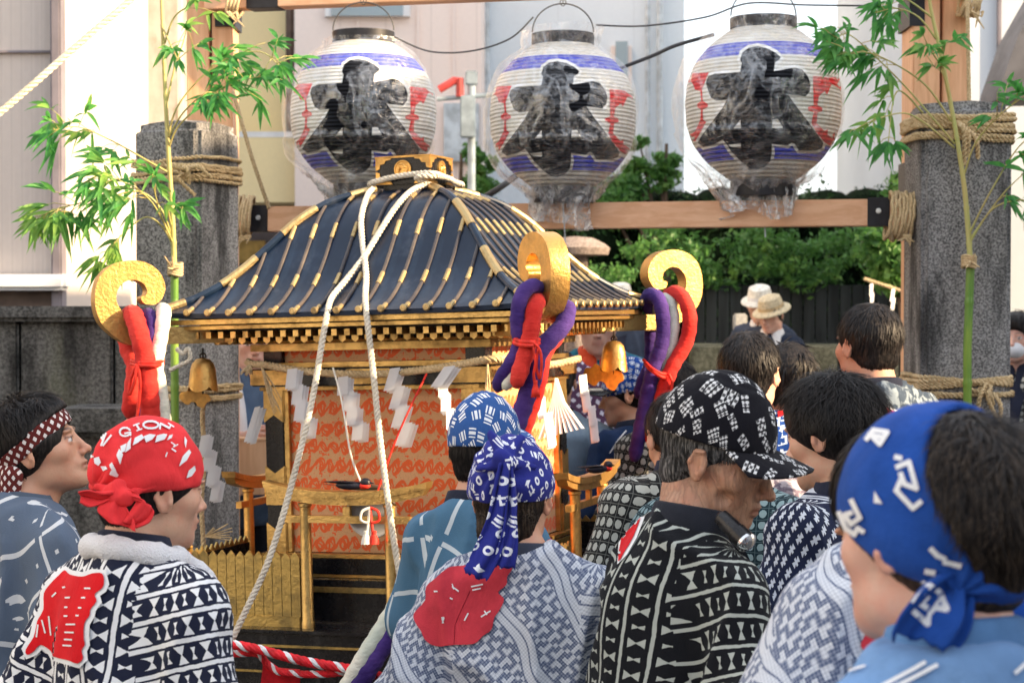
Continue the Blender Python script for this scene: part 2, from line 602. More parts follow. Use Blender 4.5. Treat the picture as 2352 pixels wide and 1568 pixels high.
M_boxwood = m_wood('plain_box_wood', (.66, .40, .22), (.82, .56, .34), axis=(12, 12, 1))
M_black = simple('black_iron_strap', (.018, .018, .022), .45, nscale=30)
M_white = simple('white_paint', (.78, .79, .80), .5, nscale=4, amt=.08)
M_bolt = simple('pale_bolt', (.75, .75, .72), .4)
def m_siding(name, base, pitch, depth=.5, groove=.12, horiz=False, rough=.6, stain=.15, stainc=(.3, .27, .22)):
    m = Mat(name, rough=rough); o = m.obj(); x, y, z = m.xyz(o)
    u = (z if horiz else x + y * .0) / pitch
    g = ((u.fr() - .5).ab()).gt(.5 - groove)
    n = m.noise(m.map(o, (1, 1, .25)), 1.6, 6, .6); n2 = m.noise(o, 25, 3)
    c = m.mix(base, tuple(k * .93 for k in base), (n * .6 + n2 * .4).ss(.3, .7))
    c = m.mix(c, stainc, n.ss(.58, .75) * stain)
    c = m.mix(c, tuple(k * .62 for k in base), g * depth)
    m.color(c); m.bump((u * 6.2832).sin(), .25, .004); return m.m
M_beige = m_siding('beige_siding', (.60, .53, .48), .055, .22, .10)
M_pink = m_siding('pink_panels', (.90, .77, .70), .48, .25, .02, stain=.12)
M_bluewall = m_siding('pale_blue_cladding', (.74, .82, .88), .9, .16, .012, stain=.05)
M_yellow = m_siding('cream_yellow_wall', (.93, .76, .42), 1.6, .2, .008, stain=.08)
def m_plaster():
    m = Mat('weathered_white_plaster', rough=.85); o = m.obj()
    n = m.noise(m.map(o, (1, 1, .45)), 2.2, 7, .62, .4); n2 = m.noise(m.map(o, (1, 1, .5)), 7, 5, .6)
    c = m.mix((.40, .39, .355), (.30, .28, .24), n2.ss(.38, .66))
    c = m.mix(c, (.15, .115, .07), (n.ss(.50, .62) * n2.ss(.42, .56) * .9))
    m.color(c); m.bump(n2, .2, .01); return m.m
M_plaster = m_plaster()
M_roofdark = simple('dark_slate_roof', (.10, .10, .11), .6, nscale=5)
M_window = Mat('window_glass', (.30, .38, .42), .12).m
M_darkslat = simple('dark_fence_boards', (.022, .026, .026), .7, nscale=12, amt=.5, stretch=(1, 1, .1))
M_brownpipe = simple('brown_pipe', (.14, .10, .08), .6)
M_palepipe = simple('pale_pipe', (.50, .56, .60), .4)
M_pole = simple('street_pole_paint', (.24, .30, .35), .5)
M_polered = simple('faded_red_cover', (.42, .06, .06), .5)
M_greypipe = simple('grey_corner_trim', (.20, .18, .20), .5, nscale=3)
M_pinklamp = simple('red_lamp_cover', (.75, .12, .12), .4)
def m_leaf(name, a, b, c, sss=.25):
    m = Mat(name, rough=.5); o = m.obj()
    n = m.noise(o, 3.0, 3); n2 = m.noise(o, 35, 2)
    m.color(m.mix(m.mix(a, b, n2.ss(.35, .65)), c, n.ss(.5, .72) * .7))
    m.b.inputs['Specular IOR Level'].default_value = .3
    tr = m.node('ShaderNodeBsdfTranslucent'); tr.inputs[0].default_value = (*[min(1, k * 2.2) for k in b], 1)
    mx = m.node('ShaderNodeMixShader'); mx.inputs[0].default_value = sss
    out = m.t.nodes['Material Output']
    m.ln(m.b.outputs[0], mx.inputs[1]); m.ln(tr.outputs[0], mx.inputs[2]); m.ln(mx.outputs[0], out.inputs[0])
    return m.m
M_hedge = m_leaf('hedge_leaves', (.012, .036, .012), (.03, .085, .02), (.06, .14, .03), .12)
M_treeleaf = m_leaf('tree_leaves', (.04, .11, .03), (.09, .22, .05), (.20, .33, .06))
M_bamboo_leaf = m_leaf('bamboo_leaves', (.02, .13, .035), (.08, .29, .06), (.34, .46, .08), .30)
M_bark = simple('bark', (.10, .07, .05), .9, nscale=20, bump=.5)
def m_straw(name='straw_rope', a=(.42, .29, .14), b=(.72, .55, .32)):
    m = Mat(name, rough=.85); o = m.obj()
    n = m.noise(m.map(o, (1, 1, 1)), 140, 2); n2 = m.noise(o, 12, 3)
    m.color(m.mix(a, b, (n * .6 + n2 * .4).ss(.3, .7))); m.bump(n, .5, .002); return m.m
M_straw = m_straw()

# ---------------------------------------------------------------- ground and shade
def kind(o, k): o['kind'] = k; return o
kind(MB().add([(-250, -60, 0), (250, -60, 0), (250, 600, 0), (-250, 600, 0)], [(0, 1, 2, 3)]).build('ground', M_ground), 'structure')

def house(name, label, x0, x1, y0, y1, z1, mats, cat='house', rot=0, z0=0.0, group=None):
    """building with a wall block; returns the thing (origin at its near left foot)"""
    t = thing(name, label, cat, (x0, y0, z0), (0, 0, rot), group)
    MB().box(((x1 - x0) / 2, (y1 - y0) / 2, (z1 - z0) / 2), (x1 - x0, y1 - y0, z1 - z0)).build('wall', mats, t)
    return t
M_offwall = simple('blocker_grey', (.42, .44, .47), .8, nscale=1.5, amt=.1)
# two unseen blocks added on the right to shade the crowd; sun passes their gap
h = house('light_blocker', 'added grey block right of the crowd, out of view, shading the foreground', 5.0, 6.2, -9.0, 2.95, 4.7, M_offwall)
MB().box((.6, 5.95, 4.8), (1.2, 11.88, .2)).build('roof', M_roofdark, h)
h = house('light_blocker', 'added grey block right of the gate, out of view, shading beyond the sunny gap', 5.0, 6.2, 4.86, 9.5, 4.7, M_offwall)
MB().box((.6, 2.3, 4.8), (1.2, 4.6, .2)).build('roof', M_roofdark, h)

h = house('light_blocker', 'added tall grey block left of the crowd, out of view, cutting low sky light', -10.0, -6.5, -9.0, 6.0, 6.0, M_offwall)  # unseen blocks added left and behind to cut low sky light
MB().box((1.75, 7.5, 6.1), (3.9, 15.4, .2)).build('roof', M_roofdark, h)
h = house('light_blocker', 'added wide grey block behind the viewer, cutting low sky light', -9.0, 6.0, -16.0, -11.0, 6.5, M_offwall)
MB().box((7.5, 2.5, 6.6), (15.4, 5.4, .2)).build('roof', M_roofdark, h)

# ---------------------------------------------------------------- background buildings
def rect_at(px0, py0, px1, py1, d):
    a = P(px0, py1, d); b = P(px1, py0, d)
    return a.x, b.x, a.z, b.z
def part_box(name, mat, par, x0, x1, z0, z1, y, th, bev=0):
    o = MW[par.name].translation
    return MB().box(((x0 + x1) / 2 - o.x, y - o.y, (z0 + z1) / 2 - o.z), (x1 - x0, th, z1 - z0), bev=bev).build(name, mat, par)

# beige sided house at far left
xa = P(132, 300, 10).x
t = house('sided_house', 'beige house with fine vertical siding beside the white plastered wall', -12, xa, 10, 16, 6.5, M_beige)
z = P(0, 648, 10).z
part_box('gutter', M_white, t, -9, P(168, 648, 10).x, z - .045, z + .04, 9.9, .16, .02)
part_box('corner_trim', M_greypipe, t, xa - .012, xa + .045, .3, 6.4, 9.95, .12, .01)
part_box('lower_wall', M_brownpipe, t, -9, xa - .02, 1.0, z - .05, 9.96, .06)
z = P(0, 120, 10).z
part_box('joint', M_greypipe, t, -9, xa - .02, z - .006, z + .006, 9.99, .03)
# white plastered house
x1 = P(408, 200, 12.5).x
t = house('plastered_house', 'tall white plastered house wall with brown stains behind the bamboo', P(100, 0, 12.5).x, x1, 12.5, 13.3, 8, M_plaster)
z = P(0, 392, 12.5).z
part_box('ledge', M_greypipe, t, P(150, 0, 12.5).x, P(300, 0, 12.5).x, z - .02, z + .03, 12.45, .12, .01)
# a crooked cable hanging on it
p0 = [P(150, 420, 12.3), P(190, 500, 12.3), P(215, 600, 12.3), P(225, 700, 12.3)]
tag(MB().tube(catmull(p0), .018, 8).build('cable', M_brownpipe, loc=p0[0]), 'dark drain cable running down the white plastered wall', 'cable')

# cream yellow house with balcony
D = 21
x0, x1 = P(395, 0, D).x, P(668, 0, D).x
t = house('yellow_house', 'cream yellow house with a white railed balcony between the gate post and the pink house', x0, x1, D, D + 6, 9, M_yellow)
a0, a1, b0, b1 = rect_at(500, 410, 705, 318, D - 1.2)
part_box('balcony_slab', M_yellow, t, a0 - 1, a1 - .1, P(0, 465, D - 1.2).z, b0, D - .7, 1.1)
mb = MB(); o = MW[t.name].translation
for k in range(30):
    xx = a0 - .3 + (a1 - a0 + .2) * k / 29
    mb.box((xx - o.x, -1.2, (b0 + b1) / 2 - o.z), (.022, .022, b1 - b0))
mb.box(((a0 + a1) / 2 - .2 - o.x, -1.2, b1 - o.z), (a1 - a0 + .6, .06, .07))
mb.box(((a0 + a1) / 2 - .2 - o.x, -1.2, b0 + .04 - o.z), (a1 - a0 + .6, .05, .06))
for xx in (P(665, 0, D - 1.2).x,):
    mb.box((xx - o.x, -1.2, (b0 + b1) / 2 + .12 - o.z), (.09, .09, b1 - b0 + .25))
mb.build('railing', M_white, t)
part_box('drain_pipe', M_brownpipe, t, P(655, 0, D - .2).x, P(676, 0, D - .2).x, 0, 9, D - .12, .16, .04)
part_box('lower_wall', M_greypipe, t, P(530, 0, D - .3).x, P(680, 0, D - .3).x, 0, P(0, 512, D - .3).z, D - .3, .1)
a0, a1, b0, b1 = rect_at(538, 605, 610, 553, D - .4)
part_box('shutter', simple('mustard_shutter', (.52, .34, .10), .5), t, a0, a1, b0, b1, D - .42, .08)
a0, a1, b0, b1 = rect_at(412, 268, 432, 232, D - .05)
wnd = part_box('window', M_white, t, a0, a1 + .1, b0, b1, D - .05, .08)
# pink house
D = 19.5
x0, x1 = P(676, 0, D).x, P(1106, 0, D).x
t = house('pink_house', 'pale pink panelled house behind the first paper lantern', x0, x1, D, D + 7, 9.5, M_pink)
a0, a1, b0, b1 = rect_at(748, 40, 942, -60, D)
w = part_box('window', M_white, t, a0, a1, b0, b1, D - .02, .1)
MB().box(((a0 + a1) / 2 - x0, -.085, (b0 + b1) / 2 + .06), (a1 - a0 - .14, .03, b1 - b0 - .12)).build('pane', M_window, w)
for px in (822, 960, 1042):
    a = P(px, 0, D).x
    part_box('seam', M_pink, t, a - .012, a + .012, .5, 9.4, D - .012, .04)
a0, a1, b0, b1 = rect_at(1020, 372, 1100, 240, D)
part_box('notice_board', M_palepipe, t, a0, a1, b0, b1, D - .06, .1, .01)
# pale blue house
D = 22
x0, x1 = P(1108, 0, D).x, P(1572, 0, D).x
t = house('blue_house', 'pale blue clad house with white drain pipes behind the middle lantern', x0, x1, D, D + 7, 12, M_bluewall)
for px, w in ((1118, 16), (1486, 12), (1513, 14)):
    a = P(px, 0, D).x; hw = w / 2 / FPX * D
    MB().lathe([(hw, .2), (hw, 11.8)], 12, M=Matrix.Translation((a - x0, -.14, 0))).build('drain_pipe', M_palepipe, t)
a0, a1, b0, b1 = rect_at(1403, 205, 1450, 108, D)
w = part_box('window', M_pink, t, a0, a1, b0, b1, D - .03, .1)
MB().box(((a0 + a1) / 2 - x0, -.1, (b0 + b1) / 2), (a1 - a0 - .1, .03, b1 - b0 - .1)).build('pane', M_window, w)
# white roofed shed in front of it
D = 17
a0, a1, b0, b1 = rect_at(1535, 900, 2105, 360, D)
t = house('white_shed', 'long low white shed behind the hedge under the third lantern', a0, a1 + 3, D, D + 3, b1, simple('shed_panel', (.62, .70, .78), .5, nscale=.7, amt=.06))
MB().box(((a1 + 3 - a0) / 2, 1.5, b1 + .03), (a1 + 3 - a0 + .3, 3.4, .08)).build('roof', M_palepipe, t)
# far pale buildings on the skyline
for (q0, q1, top, D, lab) in ((1990, 2110, 245, 70, 'pale hazy apartment building far off, left of the right timber post'), ):
    a0, a1, b0, b1 = rect_at(q0, 700, q1, top, D)
    t = house('far_building', lab, a0, a1, D, D + 8, b1, m_siding('far_wall_%d' % q0, (.72, .68, .62), 3, .3, .05, True, stain=0), cat='building')
    for k in range(4):
        zz = b1 - .8 - k * 1.1
        MB().box(((a1 - a0) / 2 - .1, -.1, zz), ((a1 - a0) * .8, .15, .45)).build('window', M_window, t)
a0, a1, b0, b1 = rect_at(1985, 700, 2042, 225, 66)
t = house('water_tower_building', 'small grey rooftop block with a black tank far off on the skyline', a0, a1, 66, 70, b1, simple('far_grey', (.45, .50, .55), .6))
MB().lathe([(.45, 0), (.45, .7), (.2, .85)], 14, M=Matrix.Translation(((a1 - a0) / 2, 1, b1))).build('tank', M_black, t)
# right edge houses
D = 15
a0 = P(2222, 0, D).x
t = house('grey_blue_house', 'pale grey blue house wall rising behind the right stone pillar', a0, a0 + 6, D, D + 6, 8, simple('grey_blue_wall', (.52, .57, .62), .6, nscale=.6, amt=.08))
part_box('joint', M_greypipe, t, P(2290, 0, D).x, P(2297, 0, D).x, 3, 8, D - .02, .05)
D = 12
pts = [(P(2296, 205, D)), P(2340, 80, D), P(2420, -60, D)]
t = thing('tiled_house', 'dark roofed old house at the right edge behind the right pillar', 'house', (pts[0].x, D, 0))
mb = MB(); q = [(0, pts[0].z), (pts[1].x - pts[0].x, pts[1].z), (pts[2].x - pts[0].x, pts[2].z), (3.5, pts[2].z + .6), (3.5, pts[0].z - .02), (0, pts[0].z - .06)]
mb.prism(q, 0, .5).build('roof', M_roofdark, t)
MB().box((2.1, .3, pts[0].z / 2 - .04), (3.2, .3, pts[0].z - .08)).build('wall', M_brownpipe, t)

# street camera pole
D = 16
mb = P(1083, 430, D); t = thing('utility_pole', 'pale street pole with small boxes and a red lamp arm between the first two lanterns', 'pole', (mb.x, D, 0))
hw = 9 / FPX * D
zt = P(0, 180, D).z
MB().lathe([(hw, 0), (hw, zt - .05)], 14).build('post', M_pole, t)
MB().box((0, 0, zt), (.10, .1, .12), bev=.01).box((-.03, -.06, P(0, 270, D).z), (.13, .1, .36), bev=.01).build('box', M_pole, t)
MB().tube([(-.30, 0, zt - .18), (.2, 0, zt - .14), (.25, 0, zt - .1)], .02, 8).build('arm', M_pole, t)
MB().tube([(-.28, -.02, zt - .10), (-.14, -.02, zt - .02), (-.10, -.02, zt - .01), (-.10, -.02, zt - .16)], .035, 8).build('lamp', M_polered, t)

# ---------------------------------------------------------------- trees and hedge
def foliage(blobs, n, size, seed, clump=.35, up=.3):
    """leaf sized faces gathered in clumps through ellipsoid blobs: (centre, radii)"""
    g = np.random.default_rng(seed); V = []; F = []
    vol = np.array([b[1][0] * b[1][1] * b[1][2] for b in blobs]); vol = vol / vol.sum()
    for (c, r), w in zip(blobs, vol):
        k = int(n * w); nc = max(4, k // 26)
        d = g.normal(size=(nc, 3)); d /= np.linalg.norm(d, axis=1)[:, None]
        cc = np.array(c) + d * np.array(r) * (g.uniform(.45, 1.0, nc) ** .5)[:, None]
        ids = g.integers(0, nc, k)
        p = cc[ids] + g.normal(size=(k, 3)) * np.array([clump * .5, clump * .5, clump * .35]) * np.mean(r)
        nd = g.normal(size=(k, 3)) + d[ids] * .8 + np.array([0, 0, up]); nd /= np.linalg.norm(nd, axis=1)[:, None]
        a = g.normal(size=(k, 3)) + np.array([0, 0, -.6]); a -= nd * (a * nd).sum(1)[:, None]; a /= np.linalg.norm(a, axis=1)[:, None]
        b = np.cross(nd, a); s = size * g.uniform(.6, 1.5, k)[:, None]
        q = np.stack([p - a * s, p + b * s * .42, p + a * s, p - b * s * .42], 1)
        V.append(q.reshape(-1, 3))
    V = np.concatenate(V); F = np.arange(len(V)).reshape(-1, 4)
    return V, F
def fol_obj(name, blobs, n, size, seed, mat, parent=None, loc=None, **kw):
    V, F = foliage(blobs, n, size, seed, **kw)
    me = np_mesh(name, V.astype(np.float64), F, mat)
    return link_mesh(name, me, parent, loc, world_space=parent is not None)
# clipped dark evergreen hedge behind the dark fence
blobs = []
g = np.random.default_rng(3)
for i in range(26):
    px = 1330 + i * 32; d = 17.5 + g.uniform(-.4, .9)
    top = 520 + 22 * math.sin(i * 1.7) - (30 if px < 1500 else 0)
    for yy in (top + 5, top + 75, top + 145, top + 215, top + 280):
        c = P(px + g.uniform(-14, 14), yy, d)
        blobs.append(((c.x, c.y, c.z), (.34, .45, .30)))
h = fol_obj('hedge', blobs, 38000, .030, 11, M_hedge, loc=(P(1700, 700, 17.5).x, 17.5, 0), clump=.5)
tag(h, 'tall dark green hedge behind the dark board fence and the two men in hats', 'hedge')
mb = MB()  # near-black backing added so gaps between leaves read as shaded depth
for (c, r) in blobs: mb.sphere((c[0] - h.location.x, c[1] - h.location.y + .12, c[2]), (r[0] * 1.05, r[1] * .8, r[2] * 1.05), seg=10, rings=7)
mb.build('dark_backing', simple('hedge_backing_dark', (.008, .016, .007), .9, nscale=20, amt=.6, spec=.05), h)
blobs = []
for i in range(12):
    px = 1480 + i * 60; d = 15.9; c = P(px + g.uniform(-20, 20), 560 + g.uniform(-12, 60), d)
    blobs.append(((c.x, c.y, c.z), (.26, .3, .22)))
h = fol_obj('overhanging_branches', blobs, 6500, .03, 12, M_treeleaf, loc=(P(1800, 700, 15.9).x, 15.9, 0))
tag(h, 'bright leafy branches hanging just under the long lower beam, in front of the dark hedge', 'branches')
def tree(name, label, px, py, d, blobs_px, n, size, seed, mat=M_treeleaf, trunk_r=.05):
    base = P(px, py, d)
    t = thing(name, label, 'tree', (base.x, d, 0))
    bl = []
    for (bx, by, r) in blobs_px:
        c = P(bx, by, d); s = r / FPX * d
        bl.append(((c.x, c.y, c.z), (s, s, s * .85)))
    fol_obj('crown', bl, n, size, seed, mat, t, clump=.45)
    m = MB(); zc = max(b[0][2] for b in bl)
    m.tube([(0, 0, 0), (.05, 0, zc * .4), (-.02, .03, zc * .75), (.0, 0, zc)], [trunk_r * 1.5, trunk_r, trunk_r * .7, trunk_r * .3], 10)
    for b in bl:
        q = Vector(b[0]) - Vector((base.x, d, 0))
        m.tube([(0, 0, q.z * .6), q * .6 + Vector((0, 0, q.z * .25)), q], [trunk_r * .6, trunk_r * .4, trunk_r * .12], 7)
    m.build('trunk', M_bark, t)
    return t
tree('garden_tree', 'bright leafy tree growing between the middle and the third lantern', 1530, 900, 17.2,
     [(1528, 372, 30), (1520, 410, 34), (1400, 470, 60), (1440, 430, 40), (1470, 330, 24), (1465, 395, 30)], 5200, .036, 21)
tree('garden_tree', 'small tree showing through the gap right of the pale street pole', 1060, 900, 18,
     [(1110, 380, 28), (1085, 350, 26), (1100, 430, 36), (1040, 455, 20)], 2400, .034, 22)
tree('young_bamboo', 'bluish green bushy young tree beside the right timber post', 2090, 900, 12.5,
     [(2075, 430, 36), (2045, 570, 60), (2070, 630, 60), (2085, 420, 30), (2060, 500, 30)], 5200, .03, 23, trunk_r=.03)
# low shrub left of the fence
b = P(1400, 632, 15); h = fol_obj('low_shrub', [((b.x, b.y, b.z), (.22, .25, .09)), ((b.x - .18, b.y, b.z - .05), (.2, .2, .09))], 1600, .02, 24, M_treeleaf, loc=(b.x, b.y, 0))
tag(h, 'rounded clipped shrub left of the dark board fence', 'shrub')

# terrace, dark fence
D = 14.6
zt = P(0, 795, D).z
a0 = P(1300, 0, D).x
TERR = thing('stone_terrace', 'low mossy stone terrace under the dark fence behind the crowd', 'terrace', (a0, D, 0))
g = np.random.default_rng(5)
mb = MB(); x = 0
row = 0
for row in range(4):
    x = -.4 * (row % 2); hgt = zt / 4
    while x < 5.5:
        w = g.uniform(.45, .8)
        mb.box((x + w / 2, .2 + g.uniform(0, .02), row * hgt + hgt / 2), (w - .015, .4, hgt - .012), bev=.015); x += w
mb.box((2.6, 2.2, zt - .06), (6.2, 3.6, .12))
mb.build('masonry', M_terrace, TERR)
a1 = P(1610, 0, D + 1.2).x
FN = thing('board_fence', 'black vertical board fence in front of the dark hedge', 'fence', (a1, D + 1.3, zt))
ft = P(0, 655, D + 1.3).z - zt
mb = MB()
k = 0
while k * .105 < 2.35:
    mb.box((k * .105, 0, ft / 2), (.094, .02, ft + (.01 if k % 2 else 0))); k += 1
mb.build('boards', M_darkslat, FN)
MB().box((1.2, .03, ft * .8), (2.45, .03, .06)).box((1.2, .03, ft * .2), (2.45, .03, .06)).build('rail', M_darkslat, FN)
for px, lab in ((1822, 'squared pale stone post standing right of the two men in hats'), (1700, 'squared pale stone post standing left of the two men in hats')):
    D2 = 14.2
    a = P(px, 780 if px > 1750 else 720, D2); w = 30 / FPX * D2
    mb = MB().box((0, 0, a.z / 2), (w, w, a.z), bev=.012).box((0, 0, a.z * .45), (w * 1.1, w * 1.1, .05), bev=.01)
    tag(mb.build('stone_post', m_stone('pale_post_stone_%d' % px, (.35, .35, .33), (.6, .6, .57), .2, 60), loc=None), lab, 'post')
    ob = [q for q in col.objects if q.get('label') == lab][0]; ob.location = (a.x, D2, 0)
# stone lantern
D = 12.5
c = P(1322, 560, D); s = 1 / FPX * D
t = thing('stone_lantern', 'round capped stone garden lantern seen just above the shrine roof slope', 'lantern', (c.x, D, 0))
zc = c.z
MB().lathe([(.02, zc + .05), (.12, zc + .04), (.2, zc + .0), (.235, zc - .03), (.22, zc - .075), (.1, zc - .085)], 24).build('cap', M_slantern, t)
MB().box((0, 0, zc - .19), (.16, .16, .21), bev=.01).box((0, -.001, zc - .17), (.07, .164, .1)).build('fire_box', M_slantern, t)
MB().lathe([(.12, 0), (.12, .1), (.075, .2), (.07, zc - .4), (.14, zc - .3)], 20).build('shaft', M_slantern, t)

# ---------------------------------------------------------------- old stone wall on the left
D = 8.6
x1 = P(300, 0, D).x
W = thing('stone_wall', 'dark weathered stone wall with a rounded coping behind the man in the checked headband', 'wall', (-4.5, D, 0))
zt = P(0, 703, D).z; zc = P(0, 738, D).z
mb = MB(); x = 0; g = np.random.default_rng(9)
L = x1 + 4.5
while x < L:
    w = min(.44, L - x); mb.box((x + w / 2, .1, zc / 2), (w - .012, .16 + g.uniform(-.01, .01), zc), bev=.012); x += w
mb.box((L / 2, .13, zc / 2), (L, .12, zc - .02))
mb.build('panels', M_oldwall, W)
MB().box((L / 2, .1, (zt + zc) / 2), (L, .3, zt - zc), bev=.02).build('coping', M_oldwall, W)
zl = P(0, 938, D - .6).z
l0 = P(135, 0, D - .6).x
LW = thing('low_stone_wall', 'low stone kerb wall left of the left stone pillar, under the tall wall', 'wall', (l0, D - .6, 0))
MB().box((.26, .2, zl / 2 - .05), (.56, .3, zl - .1), bev=.01).build('panels', M_oldwall, LW)
MB().box((.27, .18, zl - .06), (.60, .42, .12), bev=.02).build('coping', M_oldwall, LW)

# ---------------------------------------------------------------- stone pillars
def pillar(label, px0, px1, ptop, d, rot, face):
    a = P(px0, 500, d); b = P(px1, 500, d); w = face
    top = P((px0 + px1) / 2, ptop, d).z
    t = thing('stone_pillar', label, 'pillar', ((a.x + b.x) / 2, d + w / 2, 0), (0, 0, rot), 'stone gate pillars')
    bm = bmesh.new(); bmesh.ops.create_cube(bm, size=1)
    for v in bm.verts: v.co = Vector((v.co.x * w, v.co.y * w, (v.co.z + .5) * top))
    bmesh.ops.bevel(bm, geom=bm.edges[:], offset=.022, segments=3, affect='EDGES')
    bmesh.ops.subdivide_edges(bm, edges=bm.edges[:], cuts=6, use_grid_fill=True)
    for v in bm.verts:
        n = mnoise.noise(v.co * 9) * .006; v.co += v.co.normalized() * n
        if v.co.z > top - .01: v.co.z += .03 * (1 - (v.co.x ** 2 + v.co.y ** 2) / w ** 2 * 2)
    me = bpy.data.meshes.new('pillar_shaft'); bm.to_mesh(me); bm.free()
    me.materials.append(M_pillar); auto_smooth(me, 40)
    link_mesh('shaft', me, t)
    MB().box((0, 0, .08), (w * 1.35, w * 1.35, .16), bev=.02).build('base', M_pillar, t)
    return t, top, w
# left pillar shows two faces
PIL_L, topL, wL = pillar('square granite pillar on the left, two faces showing, bamboo tied in front', 304, 526, 288, 7.05, R(-24), .300)
PIL_R, topR, wR = pillar('square granite pillar on the right with green bamboo tied to its face', 2120, 2324, 243, 7.0, R(0), .342)

# straw rope wound round a pillar
def wound(label, pil, w, z, turns, spread, seed, ends=True, r=.008, scale=1.0, knot=(.2, .0)):
    g = np.random.default_rng(seed); mb = MB()
    o = MW[pil.name]
    h = w / 2 + .012
    for k in range(turns):
        pts = []
        n = 44; z0 = z + g.uniform(-spread, spread); tilt = g.uniform(-.02, .02)
        for i in range(n):
            a = 2 * math.pi * i / n; ca, sa = math.cos(a), math.sin(a)
            m = max(abs(ca), abs(sa)); rr = (h + r * g.uniform(0, .8)) / m * (1 - .06 * (1 - m) / .3)
            pts.append(o @ Vector((rr * ca, rr * sa, z0 + tilt * ca + g.uniform(-.002, .002))))
        pts = resample(catmull(pts + [pts[0]], 2), .012)
        rope(mb, pts, r, .035, 2, seg=5)
    # knot with loose ends
    for k in range(4):
        b = o @ Vector((w * knot[0] + g.uniform(-.03, .03), -h - .02, z + g.uniform(-.02, .02)))
        e = b + Vector((g.uniform(-.05, .08), -.02, -g.uniform(.04, .16)))
        m_ = b.lerp(e, .5) + Vector((g.uniform(-.04, .04), -.03, .02))
        rope(mb, resample(catmull([b + Vector((-.04, .01, .01)), b, m_, e], 6), .006), r, .035, 2, seg=5)
    return tag(mb.build('straw_rope', M_straw, loc=o @ Vector((0, -h, z))), label, 'rope', 'straw ropes tied on the gate')
wound('straw rope wound in many turns near the top of the left pillar', PIL_L, wL, P(0, 393, 7.05).z, 9, .045, 1, knot=(.4, 0))
wound('straw rope wound around the left pillar at the height of the bell', PIL_L, wL, P(0, 902, 7.05).z, 5, .022, 2, knot=(-.3, 0))
wound('thick straw rope wound near the top of the right pillar', PIL_R, wR, P(0, 296, 7.0).z, 11, .045, 3, r=.010, knot=(-.05, 0))
wound('loosely knotted straw rope low around the right pillar', PIL_R, wR, P(0, 890, 7.0).z, 7, .03, 4, r=.009, knot=(.2, 0))

# ---------------------------------------------------------------- timber frame with the lanterns
FL, FR = 7.9, 7.28
GATE = thing('timber_frame', 'new cedar timber frame behind the stone pillars carrying the paper lanterns', 'frame', (P(486, 0, FL).x, FL, 0))
def post(pxa, pxb, d):
    a = P(pxa, 500, d); b = P(pxb, 500, d); w = (b.x - a.x); o = MW[GATE.name].translation
    return (a.x + w / 2 - o.x, d + w * .5 - o.y, w)
for (pxa, pxb, d) in ((432, 534, FL), (2098, 2222, FR)):
    x, y, w = post(pxa, pxb, d)
    MB().box((x - w * .27, y, 1.9), (w * .5, w, 3.8), bev=.004).box((x + w * .27, y + .006, 1.9), (w * .46, w * .96, 3.8), bev=.004).build('post', M_timber_v, GATE)
def beam(p0, p1, hgt, dep):
    """box from p0 to p1 (lower front edge)"""
    o = MW[GATE.name].translation
    v = p1 - p0; L = v.length; ang = math.atan2(v.y, v.x)
    T = Matrix.Translation(p0 - o) @ Matrix.Rotation(ang, 4, 'Z')
    return T, L
lo0, lo1 = P(545, 530, FL - .12), P(2110, 517, FR - .12)
lo1.z = lo0.z = (lo0.z + lo1.z) / 2
T, L = beam(lo0, lo1, .1, .09)
MB().box((L / 2, .045, .05), (L, .09, .104), bev=.003, M=T).build('beam', M_timber, GATE)
hi0, hi1 = P(545, 19, FL - .12), P(2110, -40, FR - .12); hi1.z = hi0.z
T2, L2 = beam(hi0, hi1, .1, .09)
MB().box((L2 / 2, .045, .06), (L2 + .3, .09, .12), bev=.003, M=T2).build('beam', M_timber, GATE)
for a, b, t_ in ((.055, .135, T), (L - .195, L - .11, T), (.04, .18, T2)):
    pl = MB().box(((a + b) / 2, .045, .052), (b - a, .098, .112), bev=.002, M=t_).build('iron_band', M_black, GATE)
    if t_ is T: MB().lathe([(.0001, -.004), (.009, -.003), (.011, 0), (.011, .006)], 12, M=t_ @ Matrix.Translation(((a + b) / 2, -.006, .055)) @ Matrix.Rotation(R(-90), 4, 'X')).build('bolt', M_bolt, pl)
x, y, w = post(2098, 2222, FR)
MB().box((x - w * .5, y, P(0, 445, FR).z), (.03, w * 1.04, .26)).build('iron_band', M_black, GATE)
MB().box((x - w * .45, y, P(0, 25, FR).z), (.06, w * 1.04, .12)).build('iron_band', M_black, GATE)
x, y, w = post(432, 540, FL)
MB().box((x + w * .3, y - .004, P(0, 18, FL).z), (w * .42, w * 1.04, .16)).build('iron_band', M_black, GATE)
# rope lashings on the beam ends
def lash(pc, n, hgt, label, seed):
    g = np.random.default_rng(seed); mb = MB()
    for k in range(n):
        x = (k - n / 2) * .014; q = []
        for i in range(20):
            a = 2 * math.pi * i / 20
            q.append(pc + Vector((x + g.uniform(-.003, .003) + .01 * math.sin(a), .065 * math.cos(a) + .05, hgt * .5 * math.sin(a) * (1 + .12 * g.uniform(-1, 1)))))
        mb.tube(catmull(q, 2, True), .0075, 6, closed=True)
    for k in range(5):
        mb.tube([pc + Vector((g.uniform(-.04, .04), -.02, -hgt * .45)), pc + Vector((g.uniform(-.05, .05), -.03, -hgt * .45 - g.uniform(.02, .07)))], [.007, .002], 5)
    tag(mb.build('straw_lashing', M_straw, loc=pc), label, 'rope', 'straw lashings on the timber frame')
lash(P(558, 500, FL - .17), 6, .17, 'straw lashing on the left end of the lower beam', 5)
lash(P(2076, 495, FR - .17), 7, .17, 'straw lashing on the right end of the lower beam', 6)
lash(P(540, 5, FL - .17), 4, .1, 'straw lashing at the top left corner of the timber frame', 7)
